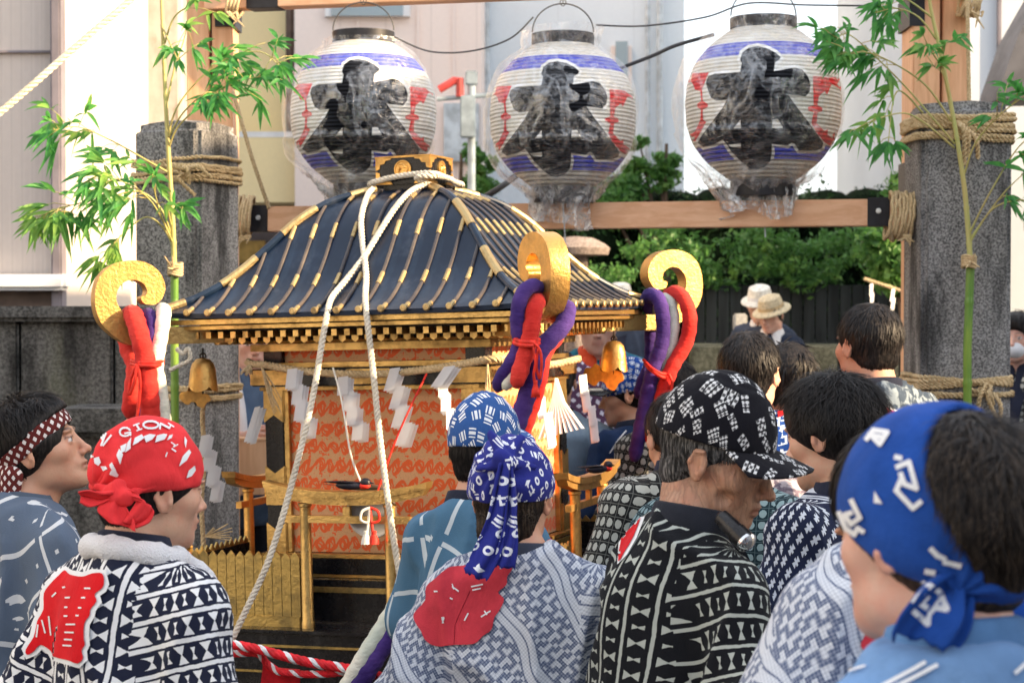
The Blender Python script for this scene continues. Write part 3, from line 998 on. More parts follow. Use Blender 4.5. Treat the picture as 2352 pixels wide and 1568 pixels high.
lash(P(2238, 2, FR - .1), 5, .10, 'frayed straw lashing on the right timber post, near the top edge', 8)
# thin ropes
def line(name, label, pts, r, mat, twisted=False, cat='rope', n=8, group=None):
    q = catmull(pts, n); mb = MB()
    if twisted: rope(mb, q, r, r * 5.5, 3, seg=6)
    else: mb.tube(q, r, 8)
    return tag(mb.build(name, mat, loc=q[0]), label, cat, group)
M_hemp = m_straw('pale_hemp', (.50, .42, .30), (.80, .72, .56))
line('guy_rope', 'taut hemp rope crossing the top left corner in front of the houses', [P(-120, 340, 6), P(0, 258, 6.1), P(160, 120, 6.2), P(310, -8, 6.3), P(420, -110, 6.4)], .012, M_hemp, True)
line('guy_rope', 'thin brown rope slanting down to the left end of the lower beam', [P(535, 210, 7.7), P(578, 360, 7.72), P(618, 478, 7.75)], .009, M_straw, True)
line('guy_rope', 'brown rope running down along the right timber post', [P(2222, 0, 7.1), P(2224, 120, 7.1), P(2226, 235, 7.1)], .008, M_straw, True)
M_wire = simple('dark_wire', (.06, .06, .06), .5)
line('electric_wire', 'thin grey wire slung between the first and the middle lantern', [P(905, 85, 7.5), P(985, 118, 7.5), P(1080, 118, 7.45), P(1170, 90, 7.4), P(1225, 40, 7.4)], .0035, M_wire, cat='wire', group='wires strung between the lanterns')
line('electric_wire', 'thin grey wire slung between the middle and the third lantern', [P(1370, 58, 7.4), P(1480, 60, 7.35), P(1620, 40, 7.3), P(1720, 8, 7.3), P(1850, 12, 7.25), P(2000, 14, 7.2)], .0035, M_wire, cat='wire', group='wires strung between the lanterns')
line('power_cable', 'thick black cable sloping behind the plastic bags toward the third lantern', [P(1390, 170, 7.6), P(1430, 155, 7.6), P(1500, 128, 7.55), P(1552, 105, 7.5), P(1640, 80, 7.5)], .0075, M_wire, cat='cable')
line('power_cable', 'dark bent branch like cable behind the shrine roof, below the first two lanterns', [P(1110, 455, 8.2), P(1150, 430, 8.2), P(1190, 400, 8.3)], .014, M_wire, cat='cable')

# ---------------------------------------------------------------- the portable shrine
def m_gold(name, base=(.64, .42, .15), dark=(.24, .15, .05), rough=.34, wear=.75, metal=.92, sc=14):
    m = Mat(name, rough=rough, metal=metal); o = m.obj()
    n = m.noise(o, sc, 6, .65); n2 = m.noise(o, sc * 7, 4, .6); v = m.voro(o, sc * 6)
    w = (n.ss(.42, .72) * wear + n2.ss(.55, .75) * .3).clamp()
    m.color(m.mix(base, dark, w)); m.rough((w * .22 + rough).clamp()); m.metal((w * -.25 + metal).clamp())
    m.bump(n2 + n, .5, .004); return m.m
M_gold = m_gold('worn_gold_leaf')
M_goldpale = m_gold('pale_worn_gold', (.52, .38, .18), (.22, .15, .07), .42, .8)
M_goldp = m_gold('dull_brass_plate', (.45, .32, .11), (.16, .12, .05), .42, .8)
M_goldb = m_gold('bright_gold_leaf', (.74, .42, .12), (.34, .19, .06), .36, .75, .85)
def m_lacq(name, a, b, rough=.16):
    m = Mat(name, rough=rough); o = m.obj(); n = m.noise(o, 6, 6, .6); n2 = m.noise(o, 60, 3)
    dst = m.noise(m.map(o, (1, 1, .3)), 14, 6, .65); m.color(m.mix(m.mix(a, b, n.ss(.4, .75)), tuple(k + .045 for k in b), dst.ss(.52, .72) * .5)); m.rough((n2 - .4) * .25 + rough + n * .06 + dst * .1)
    m.b.inputs['Coat Weight'].default_value = .06; m.b.inputs['Specular IOR Level'].default_value = .3; m.b.inputs['Coat Roughness'].default_value = .12
    return m.m
M_navy = m_lacq('navy_lacquer', (.005, .014, .034), (.014, .030, .062), .24)
M_lacq = m_lacq('black_lacquer', (.008, .008, .010), (.016, .015, .016), .16)
M_rib = m_lacq('worn_dark_batten', (.05, .045, .05), (.13, .10, .075), .3)
def m_brocade():
    m = Mat('orange_brocade', rough=.62); uv = m.map(m.obj(), (1, 1, 1))
    x, y, z = m.xyz(uv)
    wv = m.noise(uv, 16, 2, .5, .4)
    sx = ((x + y) * 27 + (wv - .5) * 1.6 + ((z * 17).fl() * .5)).fr() - .5
    sz = ((z * 17) + (wv - .5) * .8).fr() - .5
    swirl = ((sx * sx + sz * sz).sqrt() - .27).ab()
    wing = (sz + ((sx * 6.28).sin() * .18)).ab()
    pat = swirl.lt(.10).mx(wing.lt(.11)).mx(m.noise(uv, 80, 1).gt(.66))
    fine = m.noise(uv, 420, 1)
    c = m.mix((.80, .42, .19), (.95, .13, .012), pat)
    c = m.mix(c, (.42, .16, .08), fine.ss(.5, .7) * .35)
    c = m.mix(c, (.45, .12, .05), m.noise(uv, 3.5, 4).ss(.6, .85) * .15)
    m.color(c); m.bump(pat * .6 + fine, .3, .001); m.b.inputs['Sheen Weight'].default_value = .25
    return m.m
M_broc = m_brocade()
M_dark = simple('dark_timber', (.05, .035, .025), .7)  # plain dark brown with slightly uneven tone

PHI = math.atan2(-.347, .938)
Z0 = .70
MIK = thing('portable_shrine', 'large portable shrine with a navy and gold roof, in the middle of the crowd', 'portable shrine', (-.2687, 5.843, Z0), (0, R(-1.6), PHI))
MM = Matrix.Translation((-.2687, 5.843, Z0)) @ Matrix.Rotation(PHI, 4, 'Z') @ Matrix.Rotation(R(-1.6), 4, 'Y')
MW[MIK.name] = MM
MIK.rotation_mode = 'QUATERNION'; MIK.rotation_quaternion = MM.to_quaternion()
E = .585
PT = [0, .10, .197, .336, .394, .480, .565, .649, .733, .815, .896, 1.0, 1.03]
PZ = [2.170, 2.166, 2.153, 2.122, 2.100, 2.056, 1.995, 1.934, 1.880, 1.841, 1.811, 1.783, 1.776]
def roofz(u, v):
    t = max(abs(u), abs(v)) / E; s = min(abs(u), abs(v)) / max(1e-6, max(abs(u), abs(v)))
    return float(np.interp(t, PT, PZ)) + .010 * s ** 4 * t * t - Z0
def side_M(k): return Matrix.Rotation(k * math.pi / 2, 4, 'Z')
# smooth profile
_tt = np.linspace(0, 1.03, 60); _zz = np.interp(_tt, PT, PZ)
for _ in range(3): _zz[1:-1] = (_zz[:-2] + _zz[1:-1] * 2 + _zz[2:]) / 4
PT, PZ = list(_tt), list(_zz)
mb = MB(); n = 26; ts = [.12 + (1.0 - .12) * i / 30 for i in range(31)]
for k in range(4):
    vs = []; 
    for t in ts:
        for j in range(n + 1):
            u = (-1 + 2 * j / n) * t * E; v = -t * E
            vs.append((u, v, roofz(u, v)))
    fs = [(i * (n + 1) + j, i * (n + 1) + j + 1, (i + 1) * (n + 1) + j + 1, (i + 1) * (n + 1) + j) for i in range(30) for j in range(n)]
    mb.add(vs, fs, 0, side_M(k))
# eave edge and soffit
for k in range(4):
    q = []
    for j in range(n + 1):
        u = (-1 + 2 * j / n) * E; z = roofz(u, -E)
        q += [(u, -E, z), (u * .997, -E * .997, z - .014), (u * .8, -E * .8, z - .02)]
    fs = [(3 * j + a, 3 * j + 3 + a, 3 * j + 4 + a, 3 * j + 1 + a) for j in range(n) for a in (0, 1)]
    mb.add(q, fs, 0, side_M(k))
ROOF = mb.build('roof', M_navy, MIK, smooth=50)
# battens with gold sleeves, four sides
NR = 17
dashes = [(-.004, .032), (.135, .172), (.268, .305), (.395, .43), (.51, .54)]
for k in range(4):
    for i in range(NR):
        u = (i - (NR - 1) / 2) * (2 * E - .05) / (NR - 1)
        vend = max(abs(u) + .004, .105)
        L = E - vend
        if L < .01: continue
        mbr = MB(); mbg = MB()
        m = max(3, int(L / .018)); pts = []
        for j in range(m + 1):
            v = -(E + .006) + (L + .006) * j / m
            pts.append(Vector((u, v, roofz(u, v) + .004)))
        mbr.tube(pts, .0056, 8, M=side_M(k))
        for a, b in dashes:
            if a > L: continue
            b = min(b, L)
            q = []
            for j in range(5):
                v = -(E + .008) + max(0, a) + (b - max(0, a)) * j / 4
                q.append(Vector((u, v, roofz(u, v) + .0045)))
            mbg.tube(q, .0070, 10, M=side_M(k))
        # round end boss
        mbg.lathe([(.009, 0), (.0108, .004), (.0108, .009), (.008, .011)], 12, M=side_M(k) @ Matrix.Translation((u, -E - .004, roofz(u, -E) + .003)) @ Matrix.Rotation(R(90), 4, 'X'))
        bt = mbr.build('batten', M_rib, MIK); mbg.build('gold_sleeve', M_goldpale, bt)
# hip ridges
for sx, sy in ((-1, -1), (1, -1), (1, 1), (-1, 1)):
    pts = [Vector((sx * t * E, sy * t * E, roofz(t * E, t * E) + .006)) for t in np.linspace(.16, 1.01, 26)]
    hr = MB().tube(pts, .012, 10).build('hip_ridge', M_navy, MIK)
    g = MB()
    for a, b in ((0, 3), (7, 11), (14, 18), (22, 25)): g.tube(pts[a:b + 1], .0138, 10)
    g.build('gold_sleeve', M_goldpale, hr)
# top box
bz = 2.165 - Z0
bx = MB().box((0, 0, bz + .055), (.18, .18, .085), bev=.003).box((0, 0, bz + .012), (.15, .15, .04)).build('top_box', M_lacq, MIK)
g = MB()
for k in range(4):
    S = side_M(k)
    for sx in (-1, 1):
        for (sz, hh) in ((1, .098), (-1, .013)):
            x0 = sx * .0915; zc = bz + hh
            poly = [(x0, zc), (x0 - sx * .055, zc), (x0 - sx * .050, zc - sz * .008), (x0 - sx * .034, zc - sz * .010), (x0 - sx * .028, zc - sz * .020), (x0 - sx * .014, zc - sz * .022), (x0 - sx * .012, zc - sz * .036), (x0, zc - sz * .040)]
            g.prism(poly, -.0935, -.090, M=S)
    g.box((0, -.091, bz + .098), (.19, .005, .006), M=S)
g.build('corner_fitting', M_goldb, bx)
g = MB()
for k in range(4):
    T = side_M(k) @ Matrix.Translation((0, -.0905, bz + .058)) @ Matrix.Rotation(R(90), 4, 'X')
    g.lathe([(.001, .003), (.024, .003), (.0255, .0055), (.0285, .0055), (.029, 0)], 28, M=T)
    for j in range(3):
        a = 2 * math.pi * j / 3 + .5
        pts = []; rs = []
        for i in range(9):
            b = a + i * .23; rr = .010 + i * .0011
            pts.append((rr * math.cos(b), rr * math.sin(b), .004)); rs.append(.0062 * (1 - i / 8.5) + .0004)
        g.tube(pts, rs, 8, M=T)
g.build('crest', M_goldb, bx)
# boards under the eaves
def ring(mb, half, z0, z1, th, mi=0):
    for k in range(4): mb.box((0, -half + th / 2, (z0 + z1) / 2 - Z0), (2 * half, th, z1 - z0), mi, side_M(k), bev=.0015)
for q_ in ((.572, 1.754, 1.769, .05), (.556, 1.739, 1.750, .05)):
    mb = MB(); ring(mb, *q_); mb.build('eave_board', M_gold, MIK)
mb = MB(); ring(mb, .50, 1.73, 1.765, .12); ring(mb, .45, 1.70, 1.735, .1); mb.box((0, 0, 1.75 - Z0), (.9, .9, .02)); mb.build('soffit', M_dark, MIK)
mb = MB()
for k in range(4):
    S = side_M(k)
    for i in range(25):
        u = (i - 12) * .0415
        mb.box((u, -.505, 1.722 - Z0), (.017, .05, .019), 0, S)
        if abs(u) < .47:
            mb.prism([(u - .011, 1.714 - Z0), (u + .011, 1.714 - Z0), (u + .011, 1.700 - Z0), (u, 1.692 - Z0), (u - .011, 1.700 - Z0)], -.475, -.40, 0, S)
mb.build('rafter_ends', M_gold, MIK)
for sx, sy in ((-1, -1), (1, -1), (1, 1), (-1, 1)):
    a = math.atan2(sy, sx)
    MB().box((.71, 0, 1.725 - Z0), (.32, .046, .052), 0, Matrix.Rotation(a, 4, 'Z'), bev=.003).build('corner_beam', M_gold, MIK)
# rings hung at the corner beams
# body
B = .362
for q_ in ((B + .03, 1.668, 1.69, .07), (B + .012, 1.617, 1.632, .03), (B + .012, 1.548, 1.560, .03), (B + .018, .985, .994, .03), (B + .018, 1.043, 1.055, .03)):
    mb = MB(); ring(mb, *q_); mb.build('gold_rail', M_gold, MIK)
mb = MB(); ring(mb, B + .028, 1.562, 1.615, .05)
bm_ = mb.build('lintel', M_lacq, MIK)
def fit(mb, x0, x1, z0, z1, y, S, left=True):
    """gold fitting with a notched ornamental end"""
    zc = (z0 + z1) / 2; h = (z1 - z0) / 2; s = 1 if left else -1; xe = x1 if left else x0; xb = x0 if left else x1
    poly = [(xb, z0), (xe, z0), (xe + s * .014, z0 + h * .45), (xe + s * .034, z0 + h * .62), (xe + s * .044, zc), (xe + s * .034, z1 - h * .62), (xe + s * .014, z1 - h * .45), (xe, z1), (xb, z1)]
    mb.prism(poly, y - .004, y + .002, 0, S)
for k in range(4):
    S = side_M(k); h = B + .031
    for q_ in ((-h, -.27, True), (.27, h, False)):
        mb = MB(); fit(mb, q_[0], q_[1], 1.566 - Z0, 1.611 - Z0, -h + .003, S, q_[2]); mb.build('end_fitting', M_gold, bm_)
    MB().prism([(-.10, 1.566 - Z0), (-.07, 1.611 - Z0), (.07, 1.611 - Z0), (.10, 1.566 - Z0)], -h - .001, -h + .005, 0, S).build('middle_fitting', M_gold, bm_)
mb = MB(); ring(mb, B + .022, .995, 1.042, .04); ring(mb, B + .06, .86, .984, .06); base2 = mb.build('sill', M_lacq, MIK)
for k in range(4):
    S = side_M(k); h = B + .022
    for q_ in ((-h, -.25, True), (.12, h, False)):
        mb = MB(); fit(mb, q_[0], q_[1], .998 - Z0, 1.040 - Z0, -h, S, q_[2]); mb.build('end_fitting', M_goldp, base2)
    MB().box((0, -B - .062, .955 - Z0), (2 * B + .12, .006, .016), 0, S).build('trim_line', M_goldp, base2)
# posts
for sx, sy in ((-1, -1), (1, -1), (1, 1), (-1, 1)):
    c = Vector((sx * (B - .03), sy * (B - .03), 0))
    ps = MB().box((c.x, c.y, (1.69 + .98) / 2 - Z0), (.062, .062, .71), bev=.002).build('post', M_lacq, MIK)
    g = MB()
    for k in range(4):
        S = Matrix.Translation(c) @ side_M(k); y = -.0325; w = .0315
        def band(z0, z1, up, dn):
            poly = [(-w, z0 - Z0)] + ([(0, z0 - Z0 + .022)] if dn else []) + [(w, z0 - Z0), (w, z1 - Z0)] + ([(.0, z1 - Z0 - .022)] if up else []) + [(-w, z1 - Z0)]
            g.prism(poly, y - .002, y + .002, 0, S)
        band(1.452, 1.548, False, True); band(1.20, 1.318, True, False); band(1.055, 1.145, True, False)
        for zz in (1.50, 1.27): 
            pass
    g.build('post_fitting', M_gold, ps)
# panels
for k in range(4):
    S = side_M(k)
    MB().box((0, -B + .028, (1.056 + 1.547) / 2 - Z0), (2 * B - .125, .02, .49), 0, S).build('cloth_panel', M_broc, MIK)
    MB().box((0, -B + .028, 1.651 - Z0), (2 * B - .125, .02, .036), 0, S).build('cloth_panel', M_broc, MIK)
    w = B - .0625
    for s in (-1, 1): MB().box((s * (w - .008), -B + .012, (1.056 + 1.547) / 2 - Z0), (.016, .02, .49), 0, S, bev=.001).build('panel_frame', M_gold, MIK)
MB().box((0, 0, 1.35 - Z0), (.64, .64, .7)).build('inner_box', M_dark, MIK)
# base and carrying poles
mb = MB().box((0, 0, .765 - Z0), (1.2, 1.2, .175), bev=.006).box((0, 0, .857 - Z0), (1.22, 1.22, .010), bev=.002)
base = mb.build('base', M_lacq, MIK)
MB().box((0, -.604, .815 - Z0), (1.16, .006, .007)).box((0, -.604, .74 - Z0), (1.16, .006, .006)).build('trim_line', M_goldp, base)
for s in (-1, 1):
    MB().box((s * .36, 0, .62 - Z0), (.10, 3.3, .13), bev=.012).build('carrying_pole', M_lacq, MIK)
for s in (-1, 1):
    MB().box((0, s * .42, .50 - Z0), (2.0, .10, .11), bev=.012).build('carrying_pole', M_lacq, MIK)
for sx in (-1, 1):
    for sy in (-1, 1):
        t = thing('trestle', 'black wooden trestle under the portable shrine, at its %s %s corner' % ('rear' if sy > 0 else 'front', 'right' if sx > 0 else 'left'), 'trestle', (0, 0, 0), group='trestles under the shrine')
        c = MM @ Vector((sx * .42, sy * .6, 0)); t.location = (c.x, c.y, 0); MW[t.name] = Matrix.Translation((c.x, c.y, 0))
        MB().box((0, 0, .405), (.5, .1, .07), bev=.005).build('top_rail', M_dark, t)
        for q in (-1, 1): MB().tube([(q * .2, 0, .38), (q * .26, .02 * q, 0)], [.03, .035], 8).build('leg', M_dark, t)
# picket fence round the deck
def pickets(S, x0, x1, y, name='picket_fence'):
    n_ = max(1, round((x1 - x0) / .030)); st = (x1 - x0) / n_; g = MB()
    for i in range(n_):
        c = x0 + (i + .5) * st; w = st * .47; z0 = .885 - Z0; z1 = 1.066 - Z0 + .002 * math.sin(i * 2.3)
        g.prism([(c - w, z0), (c + w, z0), (c + w, z1), (c, z1 + .016), (c - w, z1)], y - .006, y, 0, S, side=0)
    f = g.build(name, M_goldp, MIK)
    MB().box(((x0 + x1) / 2, y - .004, .876 - Z0), (x1 - x0, .018, .032), 0, S, bev=.002).build('bottom_rail', M_goldp, f)
    MB().prism([(x0, .895 - Z0), (x1, .895 - Z0), (x1, 1.06 - Z0), (x0, 1.06 - Z0)], y + .001, y + .004, 0, S).build('backing', M_lacq, f)
FY = .54
for k in range(4):
    S = side_M(k)
    pickets(S, -.53, -.165, -FY); pickets(S, .165, .53, -FY)
for sx, sy in ((-1, -1), (1, -1), (1, 1), (-1, 1)):
    MB().lathe([(.014, .86 - Z0), (.014, 1.06 - Z0), (.018, 1.063 - Z0), (.018, 1.07 - Z0), (.010, 1.076 - Z0), (.015, 1.09 - Z0), (.008, 1.105 - Z0), (.001, 1.112 - Z0)], 14, M=Matrix.Translation((sx * FY, sy * FY, 0))).build('corner_post', M_goldb, MIK)
# small torii, one on each side
def torii(k, mat):
    S = side_M(k) @ Matrix.Translation((-.004 if k == 0 else 0, -FY - .012, 0))
    L = .262
    top = [(x, 1.262 - Z0 + .030 * (abs(x) / L) ** 2.4) for x in np.linspace(-L, L, 15)]
    mid = [(x * .985, z - .019) for x, z in top]
    low = [(x * .93, z - .040) for x, z in top]
    kb = MB().prism(top + mid[::-1], -.024, .024, 0, S)
    t = kb.build('torii', mat, MIK, smooth=30)
    MB().prism(mid[::1] + low[::-1], -.017, .017, 0, S).build('under_beam', mat, t)
    g = MB().box((0, 0, 1.180 - Z0), (.40, .020, .021), 0, S, bev=.001).box((0, 0, 1.203 - Z0), (.022, .014, .03), 0, S)
    g.build('tie_beam', mat, t)
    for s in (-1, 1):
        MB().lathe([(.0195, .857 - Z0), (.0195, .88 - Z0), (.0175, .885 - Z0), (.0160, 1.215 - Z0), (.0195, 1.218 - Z0), (.0195, 1.226 - Z0), (.012, 1.228 - Z0)], 16, M=S @ Matrix.Translation((s * .135, 0, 0))).build('pillar', mat, t)
    return t
for k in range(4): torii(k, M_goldb if k != 0 else M_gold)  # front darker gold, other sides brighter: sun and shade set by colour
# mirror, tassel and swallow on the front torii
T = Matrix.Translation((.055, -FY + .03, 1.20 - Z0)) @ Matrix.Rotation(R(90), 4, 'X')
c = MM @ Vector((.055, -FY + .03, 1.20 - Z0))
mr = MB().lathe([(.001, .004), (.064, .004), (.07, .008), (.078, .008), (.079, 0), (.075, -.003)], 40, M=MM @ T)
tag(mr.build('round_mirror', Mat('old_silver_mirror', (.42, .40, .38), .35, .9).m, loc=c), 'round tarnished silver mirror hung behind the small front gate of the shrine', 'mirror')
M_redcord = simple('red_cord', (.72, .035, .02), .6, nscale=40)
M_whcord = simple('white_cord', (.80, .76, .66), .7, nscale=40, amt=.12)
def tassel(mb, p, r, h, mi):
    T_ = Matrix.Translation(p)
    mb.lathe([(.001, 0), (r * .5, -.001), (r * .55, -h * .2), (r * .45, -h * .25), (r * .9, -h * .6), (r * 1.1, -h), (.001, -h * .98)], 12, mi, T_)
    for k in range(10):
        a = k * .63; mb.tube([p + Vector((r * .4 * math.cos(a), r * .4 * math.sin(a), -h * .3)), p + Vector((r * math.cos(a), r * math.sin(a), -h * 1.04))], r * .14, 5, mi)
q = P(850, 1165, 5.27)
mb = MB()
for s, mi in ((-1, 0), (1, 1)):
    mb.tube(catmull([q, q + Vector((s * .022, -.005, -.01)), q + Vector((s * .026, -.005, -.035)), q + Vector((s * .004, -.006, -.04)), q], 6), .004, 6, mi)
    mb.tube([q, q + Vector((s * .008, -.006, -.07))], .0045, 6, mi)
    tassel(mb, q + Vector((s * .011, -.006, -.065)), .014, .038, mi)
tag(mb.build('tassel_cord', [M_whcord, M_redcord], loc=q), 'knotted red and white cord with two tassels on the front gate of the shrine', 'tassel')
M_bird = simple('black_swallow', (.02, .02, .03), .35)
def swallow(px, py, d, ang, label):
    o = P(px, py, d); t = thing('swallow_figure', label, 'bird figure', o, (0, 0, ang))
    MB().sphere((0, 0, .012), (.045, .015, .013)).sphere((.045, 0, .022), (.016, .013, .013)).tube([(.055, 0, .022), (.072, 0, .019)], [.005, .0008], 6).build('body', M_bird, t)
    MB().sphere((.04, 0, .012), (.02, .0125, .010)).build('throat', M_redcord, t)
    for s in (-1, 1): MB().add([(.02, s * .010, .02), (-.02, s * .02, .024), (-.085, s * .012, .022), (-.02, s * .006, .016), (.02, s * .010, .016)], [(0, 1, 2, 3, 4)]).build('wing', M_bird, t)
    MB().add([(-.03, 0, .012), (-.10, .018, .015), (-.065, 0, .013), (-.10, -.018, .015)], [(0, 1, 2, 3)]).build('tail', M_bird, t)
q = P(805, 1122, 5.31)
swallow(805, 1124, 5.31, R(-12), 'small black swallow figure perched on the front torii of the shrine')
swallow(1372, 1086, 5.66, R(40), 'small dark swallow figure perched on the right side torii of the shrine')

# corner scrolls
SC = [(410, 750), (330, 720), (240, 650), (170, 560), (140, 450), (140, 340), (170, 230), (240, 145), (340, 100), (430, 90), (530, 110), (610, 165), (655, 240), (665, 320), (640, 390), (600, 430), (560, 440), (510, 430), (485, 400), (487, 372), (515, 365), (528, 330), (512, 285), (470, 252), (418, 242), (360, 258), (316, 304), (296, 365), (304, 432), (345, 500), (395, 600), (415, 690)]
sc = [(.923 + (400 - x) * .000395, 1.700 - Z0 + (750 - y) * .000377) for x, y in SC]
sc = cat2(sc, 4)
for sx, sy, dz in ((-1, -1, 0.0), (1, -1, .032), (1, 1, .018), (-1, 1, .01)):
    S = Matrix.Translation((0, 0, dz)) @ Matrix.Rotation(math.atan2(sy, sx), 4, 'Z')
    MB().prism(sc, -.029, .029, 0, S).build('corner_scroll', M_goldb, MIK, smooth=30)

# ---------------------------------------------------------------- silk drapes on the corners
def m_silk(name, a, b):
    m = Mat(name, rough=.78, spec=.18); o = m.obj(); n = m.noise(o, 9, 5); n2 = m.noise(m.map(o, (1, 1, 2.2)), 45, 4)
    m.color(m.mix(a, b, n.ss(.35, .7))); m.b.inputs['Sheen Weight'].default_value = .08; m.bump(n2 + n, .7, .006); return m.m
M_sred = m_silk('red_silk', (.50, .018, .014), (.72, .05, .035))
M_spur = m_silk('purple_silk', (.035, .014, .12), (.085, .04, .21))
M_swhi = m_silk('stained_white_silk', (.76, .72, .60), (.52, .56, .46))
def pad(mb, pts, r, mi, seed=0, ends=(1, 1)):
    q = resample(catmull(pts, 6), .012); g = np.random.default_rng(seed); n_ = len(q)
    rs = []
    for i in range(n_):
        e = 1.0
        if ends[0] and i < 3: e = min(e, (.35, .75, .93)[i])
        if ends[1] and i > n_ - 4: e = min(e, (.35, .75, .93)[n_ - 1 - i])
        rs.append(r * e * (1 + .05 * math.sin(i * 1.9 + seed) + .03 * g.uniform(-1, 1)))
    mb.tube(q, rs, 14, mi)
def drape(label, ropes, cord, parts_):
    p0 = P(*ropes[0][1][0]); t = thing('padded_drape', label, 'drape', p0, group='padded silk drapes tied on the corner scrolls')
    names = {'r': ('red_roll', M_sred), 'p': ('purple_roll', M_spur), 'w': ('white_roll', M_swhi)}
    for i, (c, pts, r) in enumerate(ropes):
        mb = MB(); pad(mb, [P(*q) for q in pts], r, 0, i); mb.build(names[c][0], names[c][1], t, smooth=180, world_space=True)
    mb = MB()
    for pts, r in cord: mb.tube(catmull([P(*q) for q in pts], 6), r, 7)
    for (px, py, d) in parts_: tassel(mb, P(px, py, d), .011, .045, 0)
    mb.build('red_cord', M_redcord, t, smooth=180, world_space=True)
    return t
drape('red, purple and white padded rolls tied on the left gold scroll of the shrine', [
    ('r', [(352, 1180, 5.34), (348, 1000, 5.35), (342, 900, 5.34), (336, 840, 5.35), (322, 775, 5.36), (308, 728, 5.40), (300, 725, 5.50), (290, 755, 5.56), (296, 800, 5.54), (312, 840, 5.50), (306, 900, 5.48), (298, 962, 5.48)], .0285),
    ('p', [(338, 1180, 5.42), (330, 1000, 5.42), (340, 850, 5.40), (348, 780, 5.40), (348, 738, 5.42), (342, 722, 5.47), (332, 732, 5.55), (324, 780, 5.56), (322, 840, 5.52), (316, 940, 5.5)], .020),
    ('w', [(384, 1180, 5.37), (378, 1000, 5.37), (368, 900, 5.37), (358, 840, 5.38), (368, 775, 5.40), (376, 725, 5.42), (372, 712, 5.50), (362, 730, 5.56), (352, 800, 5.54), (352, 850, 5.52), (368, 960, 5.5), (386, 1180, 5.5)], .0225)],
    [([(302, 828, 5.43), (318, 832, 5.335), (340, 833, 5.315), (360, 832, 5.33), (374, 828, 5.42), (355, 826, 5.56), (320, 826, 5.56)], .006),
     ([(302, 835, 5.43), (318, 839, 5.33), (340, 840, 5.31), (360, 839, 5.325), (374, 835, 5.42)], .006),
     ([(314, 836, 5.32), (300, 870, 5.32), (297, 905, 5.32), (308, 880, 5.31), (316, 842, 5.315), (322, 880, 5.31), (318, 930, 5.31), (312, 985, 5.31)], .005)], [])
drape('purple, red and white padded rolls looped on the nearest gold scroll of the shrine', [
    ('p', [(1248, 664, 4.98), (1222, 657, 4.93), (1202, 672, 4.91), (1191, 705, 4.90), (1189, 750, 4.90), (1194, 790, 4.91), (1172, 838, 4.91), (1150, 872, 4.92), (1142, 898, 4.94)], .0205),
    ('r', [(1240, 682, 4.97), (1228, 705, 4.91), (1222, 745, 4.89), (1214, 790, 4.885), (1200, 835, 4.88), (1190, 868, 4.875), (1185, 890, 4.88)], .0235),
    ('w', [(1216, 760, 4.93), (1206, 800, 4.93), (1188, 840, 4.92), (1170, 872, 4.91), (1158, 895, 4.91)], .020),
    ('p', [(1290, 690, 5.02), (1303, 715, 5.00), (1292, 748, 4.98), (1262, 780, 4.95), (1236, 812, 4.93), (1226, 860, 4.92), (1210, 910, 4.92), (1180, 990, 4.92), (1120, 1090, 4.94), (1060, 1175, 4.96), (985, 1310, 4.93), (900, 1450, 4.86), (828, 1568, 4.8), (770, 1660, 4.8)], .025),
    ('r', [(1296, 735, 5.04), (1276, 775, 5.02), (1250, 810, 4.99), (1238, 870, 4.97), (1222, 930, 4.97), (1196, 1000, 4.97), (1150, 1090, 5.0)], .0225),
    ('w', [(1040, 1190, 5.0), (985, 1280, 4.97), (930, 1360, 4.9), (880, 1440, 4.86), (830, 1520, 4.82), (775, 1620, 4.8)], .024)],
    [([(1182, 778, 4.90), (1196, 784, 4.865), (1220, 786, 4.86), (1238, 780, 4.90)], .006), ([(1180, 786, 4.9), (1196, 792, 4.862), (1220, 794, 4.857), (1238, 788, 4.9)], .006),
     ([(1220, 785, 4.86), (1238, 800, 4.86), (1244, 830, 4.86), (1240, 870, 4.87), (1232, 840, 4.865), (1236, 800, 4.86)], .004),
     ([(1222, 788, 4.86), (1230, 830, 4.86), (1226, 862, 4.865), (1232, 895, 4.87)], .004)], [(1230, 872, 4.865)])
drape('purple, white and red padded rolls looped on the far right gold scroll of the shrine', [
    ('p', [(1492, 720, 6.20), (1486, 690, 6.17), (1496, 677, 6.13), (1514, 690, 6.10), (1523, 735, 6.09), (1520, 790, 6.09), (1500, 850, 6.09), (1484, 920, 6.08), (1470, 990, 6.08), (1455, 1060, 6.08)], .0245),
    ('p', [(1492, 720, 6.22), (1496, 790, 6.22), (1492, 840, 6.2), (1478, 875, 6.17), (1464, 915, 6.16)], .023),
    ('w', [(1500, 720, 6.2), (1520, 688, 6.16), (1538, 692, 6.13), (1547, 735, 6.12), (1542, 785, 6.12), (1522, 835, 6.12), (1508, 880, 6.12)], .020),
    ('r', [(1528, 690, 6.2), (1546, 672, 6.15), (1570, 684, 6.11), (1584, 730, 6.10), (1576, 785, 6.10), (1545, 840, 6.09), (1526, 890, 6.08), (1508, 960, 6.07), (1490, 1020, 6.07)], .0245)],
    [([(1478, 826, 6.1), (1496, 845, 6.055), (1520, 858, 6.05), (1540, 856, 6.10)], .006), ([(1484, 838, 6.1), (1500, 853, 6.05), (1522, 866, 6.045), (1540, 862, 6.1)], .006),
     ([(1536, 858, 6.05), (1544, 880, 6.05), (1538, 915, 6.05)], .005)], [(1538, 905, 6.05)])

